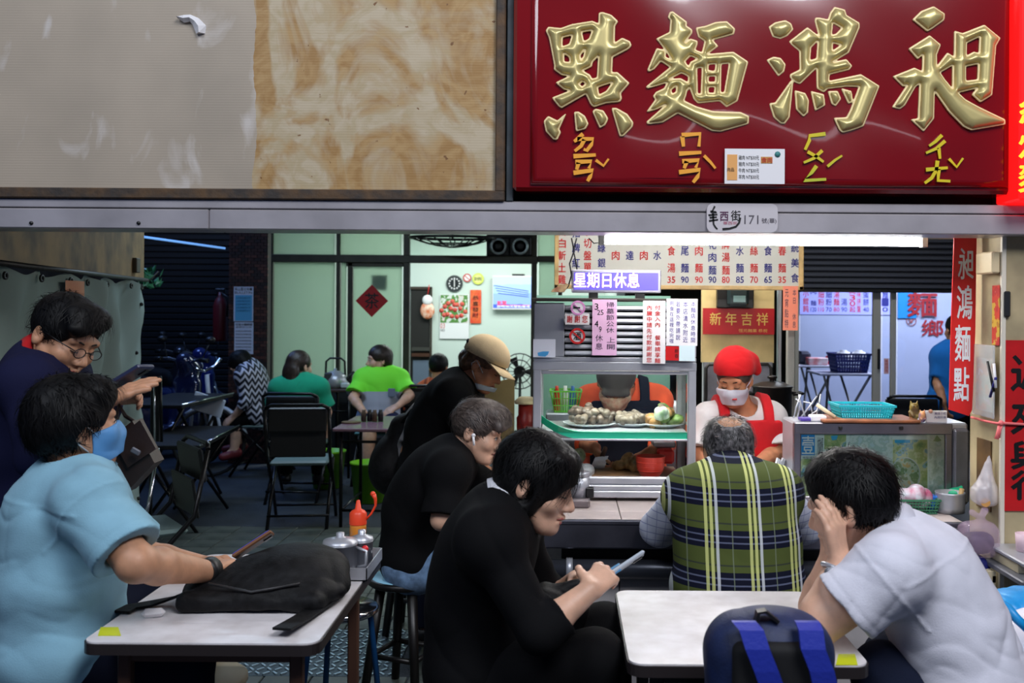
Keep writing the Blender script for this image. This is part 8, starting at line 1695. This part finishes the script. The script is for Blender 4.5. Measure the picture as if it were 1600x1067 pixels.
J = dict(pel=P(468,672,7.9), neck=P(467,592,7.95), shL=P(436,606,7.92), shR=P(498,606,7.92), elL=P(428,640,7.98), elR=P(510,644,7.95), wrL=P(440,668,8.12), wrR=P(506,664,8.10), knL=P(448,664,8.38), knR=P(496,664,8.38), anL=P(446,740,8.38), anR=P(498,740,8.38), toL=P(445,738,8.52), toR=P(500,738,8.52))
wom9 = Fig('woman with long dark hair in a green shirt seen from behind', J, (P(468,572,7.98), (.50,.86,-.06), (0,0,1)), .009, sk_b, hands={'R': ((-.2,.5,-.6), (0,0,-1), (.4,.4,.3))}, bulk=1.12)
wom9.top(C_teal, sleeve=.80, folds=[((1,.2,.8), .10, .006)], name='shirt', neck=.075, t=.025, t1=.04); wom9.pants(C_blk); wom9.shoes(M_blackpl); wom9.hair(M_hair_n, adds=[((0,-.09,-.06), (.080,.055,.11)), ((.02,-.10,-.16), (.065,.045,.09))], strands=400, slen=.09, nape=None, comb=(0,-.2,-1))
J = dict(pel=P(408,648,9.17), neck=P(388,572,9.15), shL=P(382,588,9.03), shR=P(392,584,9.31), elL=P(384,628,8.95), elR=P(388,625,9.35), wrL=P(366,650,8.99), wrR=P(368,645,9.29), knL=P(372,654,9.05), knR=P(374,650,9.29), anL=P(366,702,9.00), anR=P(376,692,9.35), toL=P(348,714,8.95), toR=P(352,702,9.35))
J['shL'], J['shR'] = J['shR'], J['shL']
for a, b in (('elL','elR'), ('wrL','wrR'), ('knL','knR'), ('anL','anR'), ('toL','toR')): J[a], J[b] = J[b], J[a]
J['shL'], J['shR'] = P(382,588,9.01), P(392,584,9.33)
for k_ in ('el','wr','kn','an','to'): J[k_+'L'], J[k_+'R'] = J[k_+'R'], J[k_+'L']
wom10 = Fig('woman in a black and white zigzag blouse bent forward by the brick pillar', J, (P(376,570,9.13), (-.72,-.1,-.66), (-.66,0,.72)), .010, sk_b, hands={'L': ((-.7,0,-.6), (0,.5,-.6), (.3,.3,.2))}, bulk=1.1)
wom10.top(chevron(), sleeve=1.35, folds=[((1,.2,.8), .10, .005)], name='blouse', t=.03, neck=.07); wom10.pants(C_blk, to=.72); wom10.shoes(mat('sandal_red', (120,40,44), .5), 'sandal'); wom10.hair(M_hair, strands=200, adds=[((0,-.05,-.02), (.085,.06,.08))], nape=-.10, puff=1.05)
# ---------------------------------------------------------------- 11 cook in orange
J = dict(pel=P(975,745,4.92), mid=P(975,690,4.92), neck=P(975,610,4.88), shR=P(924,628,4.86), shL=P(1024,628,4.86), elR=P(906,690,4.72), elL=P(1040,690,4.74), wrR=P(930,700,4.46), wrL=P(1018,706,4.46), hipR=P(950,750,4.92), hipL=P(1000,750,4.92))
for q in 'RL': h = J['hip'+q]; J['kn'+q] = V((h.x, h.y-.02, .48)); J['an'+q] = V((h.x, h.y, .09)); J['to'+q] = V((h.x, h.y-.16, .035))
ck = Fig('cook in an orange jacket, grey cap and mask behind the food case', J, (P(962,598,4.70), (-.05,-.74,-.66), (0,-.66,.74)), .006, sk_d, hands={'R': ((.35,-.35,-.85), (.8,-.1,.2), (.7,.7,.5), 1.0), 'L': ((-.55,-.5,-.55), (-.1,.5,-.8), (.35,.4,.3), 1.0)}, bulk=1.18, armr=1.0)
ck.top(C_org, sleeve=1.45, folds=[((1,.2,.8), .08, .006)], name='jacket', t=.026, neck=.07); ck.pants(C_dap); ck.shoes(M_blackpl); ck.hair(M_hair, strands=100, puff=.98); ck.mask(mat('mask_print', (206,150,130), .6, noise=.6, scale=40, rgb2=(226,206,180))); ck.brows(M_brow, closed=True)
def apron(f, m_, w_top, w_low, name='apron', zlow=-.30, t=.060):
    d = SDF(*f.bounds(.16), f.vox); f.trunk(d, t-.012, .05); c = f.pt(.55)
    A = np.array(Matrix((f.lat, f.front, f.up)).transposed()); e = SDF.__new__(SDF); e.__dict__.update({k: (v.copy() if hasattr(v, 'copy') else v) for k, v in d.__dict__.items()}); e.d = np.full_like(d.d, .5)
    e.box(f.pt(.30)+f.front*.18, (w_low, .18, .30), A, .02, 0); e.box(f.pt(.64)+f.front*.18, (w_top, .18, .14), A, .02, .02)
    for q in (-1, 1): e.box(f.pt(.90)+f.lat*q*w_top*.92, (.024, .25, .20), A, .004, 0)
    d.d = np.maximum(d.d, e.d); d.folds([((1,.1,.2), .12, .003)], 3); return part(name, d.mesh(name, m_, f.root.location), m_, f.root)
apron(ck, C_dap, .10, .17)
kc = thing('cook_cap', 'dark grey cloth cap on the cook in orange', 'cap', ck.H(0,0,.1)); d = SDF(ck.hc-V((.17,.17,.17)), ck.hc+V((.17,.17,.19)), .006); d.ell(ck.H(0,-.010,.050), (.094,.116,.092), np.array(ck.R), .01).plane(ck.H(0,0,.030), ck.R @ V((0,.05,-1))); d.cap(ck.H(-.05,.10,.035), ck.H(.05,.10,.035), .016, .016, .02); part('crown', d.mesh('crown', cloth('cap_grey', (92,86,84)), kc.location), None, kc)
kn = thing('cleaver', 'steel cleaver held by the cook in orange inside the case', 'cleaver', P(940,724,4.36)); m = MB(); pts = [P(u, v, 4.36) for u, v in ((921,734),(930,714),(951,712),(943,735))]; m.prism([(p.x, p.z) for p in pts], 4.358, 4.362); part('blade', m, mat('blade_steel', (226,232,238), .25, .8), kn); m = MB(); m.tube([P(941,713,4.36), P(946,700,4.40)], .011, 8); part('handle', m, M_brownleg, kn)
# ---------------------------------------------------------------- 12 cook in red bandana
J = dict(pel=P(1158,790,4.85), mid=P(1156,715,4.83), neck=P(1158,640,4.80), shR=P(1108,656,4.78), shL=P(1202,654,4.80), elR=P(1096,712,4.70), elL=P(1212,706,4.74), wrR=P(1118,742,4.52), wrL=P(1180,728,4.54), hipR=P(1135,795,4.85), hipL=P(1181,795,4.85))
for q in 'RL': h = J['hip'+q]; J['kn'+q] = V((h.x, h.y-.02, .46)); J['an'+q] = V((h.x, h.y, .09)); J['to'+q] = V((h.x, h.y-.16, .035))
kw = Fig('woman cook in a red bandana, red apron, white tee and white mask', J, (P(1147,592,4.72), (-.34,-.84,-.34), (-.12,-.34,.93)), .0055, sk_d, hands={'R': ((.5,-.5,-.5), (.3,.3,-.9), (.4,.5,.3), .95), 'L': ((-.55,-.5,-.5), (-.3,.3,-.9), (.4,.5,.3), .95)}, bulk=1.14, armr=.98, hs=.98)
kw.top(C_tee, sleeve=.86, folds=[((1,.2,.8), .08, .005)], name='tee_shirt', t=.024, t1=.036, neck=.080, neck_fw=.03); kw.pants(C_dap); kw.shoes(M_blackpl); apron(kw, C_redap, .115, .17); kw.hair(M_hair_g, strands=120, puff=.98, slen=.03); kw.brows(M_brow, closed=True); kw.mask(mat('mask_white', (222,220,236), .6), low=-.118, high=-.030)
bd = thing('bandana', 'bright red bandana tied on the woman cook head', 'bandana', kw.H(0,0,.1)); d = SDF(kw.hc-V((.2,.2,.2)), kw.hc+V((.2,.2,.22)), .005); d.ell(kw.H(0,-.022,.058), (.098,.120,.094), np.array(kw.R), .01).plane(kw.H(0,.02,.036), kw.R @ V((0,.25,-1))); d.ell(kw.H(-.055,-.085,.05), (.055,.045,.055), np.array(kw.R), .03).ell(kw.H(-.095,-.085,.02), (.022,.02,.035), np.array(kw.R), .01); d.folds([(kw.R @ V((1,.4,.3)), .045, .004), (kw.R @ V((.5,-1,.6)), .03, .003)], 5); C_band = cloth('bandana_red', (222,34,40)); part('cloth', d.mesh('cloth', C_band, bd.location), C_band, bd)
m = MB(); m.tube([kw.H(-.012,.118,-.052), kw.H(-.034,.112,-.054)], .005, 6); part('mask_print', m, mat('mask_red', (220,70,80), .5), [c for c in kw.root.children if c.name.startswith('face_mask')][0])
# ---------------------------------------------------------------- 13 man in plaid vest
J = dict(pel=P(1153,925,3.30), mid=P(1152,835,3.34), neck=P(1142,742,3.42), shL=P(1078,775,3.42), shR=P(1212,772,3.42), elL=P(1030,826,3.60), elR=P(1254,822,3.60), wrL=P(1078,806,3.86), wrR=P(1206,806,3.86), knL=P(1115,925,3.62), knR=P(1195,925,3.62), anL=P(1112,1110,3.56), anR=P(1198,1110,3.56), toL=P(1110,1105,3.66), toR=P(1200,1105,3.66))
man13 = Fig('balding grey haired man in an olive plaid vest seen from behind at the counter', J, (P(1138,706,3.52), (.02,.93,-.36), (0,.36,.93)), .005, sk_a, hands={'L': ((.6,.6,0), (.5,-.2,-.8), (.4,.4,.3)), 'R': ((-.6,.6,0), (-.5,-.2,-.8), (.4,.4,.3))}, bulk=1.22, armr=1.05)
man13.top(C_cps, sleeve=1.85, folds=[((.6,.3,1), .075, .007), ((1,.2,-.6), .06, .004)], name='shirt', t=.012, t0=.022, t1=.02, neck=.068); man13.top(C_vest, sleeve=0, folds=[((1,.1,.25), .16, .005), ((.3,.1,1), .13, .004)], name='plaid_vest', t=.034, neck=.072, seed=4); man13.collar(C_vest, .068, .038, gap=1.0, label='plaid collar'); man13.pants(C_jean); man13.shoes(M_blackpl)
M_grey_hair = bpy.data.materials.new('greying_hair'); M_grey_hair.use_nodes = True
def grey_hair():
    nt = M_grey_hair.node_tree; b = nt.nodes['Principled BSDF']; b.inputs['Roughness'].default_value = .5; tc = nt.nodes.new('ShaderNodeTexCoord'); n = nt.nodes.new('ShaderNodeTexNoise'); n.inputs['Scale'].default_value = 55; nt.links.new(tc.outputs['Object'], n.inputs[0]); r = nt.nodes.new('ShaderNodeValToRGB'); r.color_ramp.elements[0].position = .42; r.color_ramp.elements[1].position = .66; r.color_ramp.elements[0].color = (*lin((34,32,34)), 1); r.color_ramp.elements[1].color = (*lin((120,116,118)), 1); nt.links.new(n.outputs['Fac'], r.inputs[0]); nt.links.new(r.outputs[0], b.inputs[0])
grey_hair()
man13.hair(M_grey_hair, puff=1.02, cuts=[((0,-.080,.122), (.052,.075,.066))], adds=[((0,-.06,-.01), (.075,.05,.06))], strands=1500, slen=.06, comb=(0,-.25,-1), lift=.004, nape=-.075)
m_th = mat('thin_hair', (176,160,150), .5); rs = np.random.RandomState(2); m = MB()
for i in range(260):
    x, y = rs.uniform(-.052,.052), rs.uniform(-.10,.03); z = .030+.086*math.sqrt(max(0, 1-(x/.078)**2-((y+.014)/.096)**2)); pts = [man13.H(x, y, z+.0015), man13.H(x*1.1, y-.018, z+.003-.004), man13.H(x*1.25, y-.036, z-.008)]; m.tube(pts, [.0008,.0008,.0004], 3, caps=False)
part('thin_hair', m, m_th, man13.root)
# ---------------------------------------------------------------- 14 man in white shirt
J = dict(pel=P(1512,1085,2.46), mid=P(1480,965,2.48), neck=P(1405,838,2.52), shL=P(1392,892,2.34), shR=P(1420,850,2.70), elL=P(1266,992,2.36), elR=P(1276,948,2.62), wrL=P(1312,880,2.40), wrR=P(1300,868,2.58), knL=P(1378,1052,2.44), knR=P(1395,1030,2.68), anL=P(1400,1290,2.34), anR=P(1415,1200,2.66), toL=P(1360,1310,2.34), toR=P(1375,1225,2.66))
man14 = Fig('man in a white shirt resting his head in his hands at the marbled table', J, (P(1328,786,2.52), (-.80,.52,-.30), (-.28,.1,.95)), .005, sk_b, hands={'L': ((-.12,.12,1), (-.7,.7,.1), (.25,.2,.2), 1.0, (.3,.3)), 'R': ((-.05,-.05,1), (-.7,-.6,.1), (.25,.2,.2), 1.0, (.3,.3))}, bulk=1.10, armr=1.08, hs=1.04)
man14.top(C_white, sleeve=.56, folds=[((.6,.3,1), .20, .010), ((1,.2,-.7), .07, .005), ((.3,.1,1), .035, .0035)], seams=True, name='shirt', t=.026, t0=.018, t1=.036, neck=.066, neck_fw=.008); man14.collar(C_white, .074, .050, gap=1.0); man14.pants(cloth('navy_trousers', (26,32,52)), folds=[((1,.3,.3), .09, .006)]); man14.shoes(M_blackpl)
man14.hair(M_hair, puff=1.02, adds=[((0,.01,.085), (.080,.075,.045)), ((0,-.06,.01), (.082,.055,.07))], strands=1700, slen=.06, comb=(0,.15,-1), lift=.008, nape=-.060)
wt_ = thing('wristwatch', 'silver wristwatch on the arm of the man in the white shirt', 'watch', J['wrL']); ax = (J['wrL']-J['elL']).normalized(); c = J['wrL']-ax*.018; m = MB(); u_ = ax.orthogonal().normalized(); w_ = ax.cross(u_); m.tube([c+(u_*math.cos(a*.314)+w_*math.sin(a*.314))*.036 for a in range(20)], .006, 6, closed=True, caps=False); part('band', m, M_steel, wt_); m = MB(); q = c+V((-.02,-.030,.0)); m.lathe([(.0001,-.005),(.017,-.005),(.018,.004),(.0001,.005)], q, 16, 'Y'); part('watch_face', m, M_steel_dull, wt_)
# ---------------------------------------------------------------- 15 person in bright blue
J = dict(pel=P(1486,632,8.1), neck=P(1492,540,8.1), shL=P(1472,556,8.1), shR=P(1520,556,8.1), elL=P(1466,598,8.06), elR=P(1528,600,8.06), wrL=P(1474,628,7.96), wrR=P(1520,630,7.96))
for q, s_ in (('L', -.08), ('R', .08)): b = J['pel']; J['hip'+q] = b+V((s_, 0, -.02)); J['kn'+q] = V((b.x+s_, 8.1, .46)); J['an'+q] = V((b.x+s_, 8.1, .09)); J['to'+q] = V((b.x+s_, 8.26, .035))
per15 = Fig('person in a bright blue shirt half hidden behind the red vertical banner', J, (P(1494,515,8.12), (-.1,1,0), (0,0,1)), .010, sk_c, hands={'L': ((.3,.2,-.9), (.8,0,0), (.3,.3,.2))}, bulk=1.1)
per15.top(C_bl2, sleeve=.8, folds=[((1,.2,.8), .10, .005)], name='shirt', neck=.075, t=.025); per15.pants(C_blk); per15.shoes(M_blackpl); per15.hair(M_hair, strands=100)
bpy.data.objects.remove(_to, do_unlink=True)
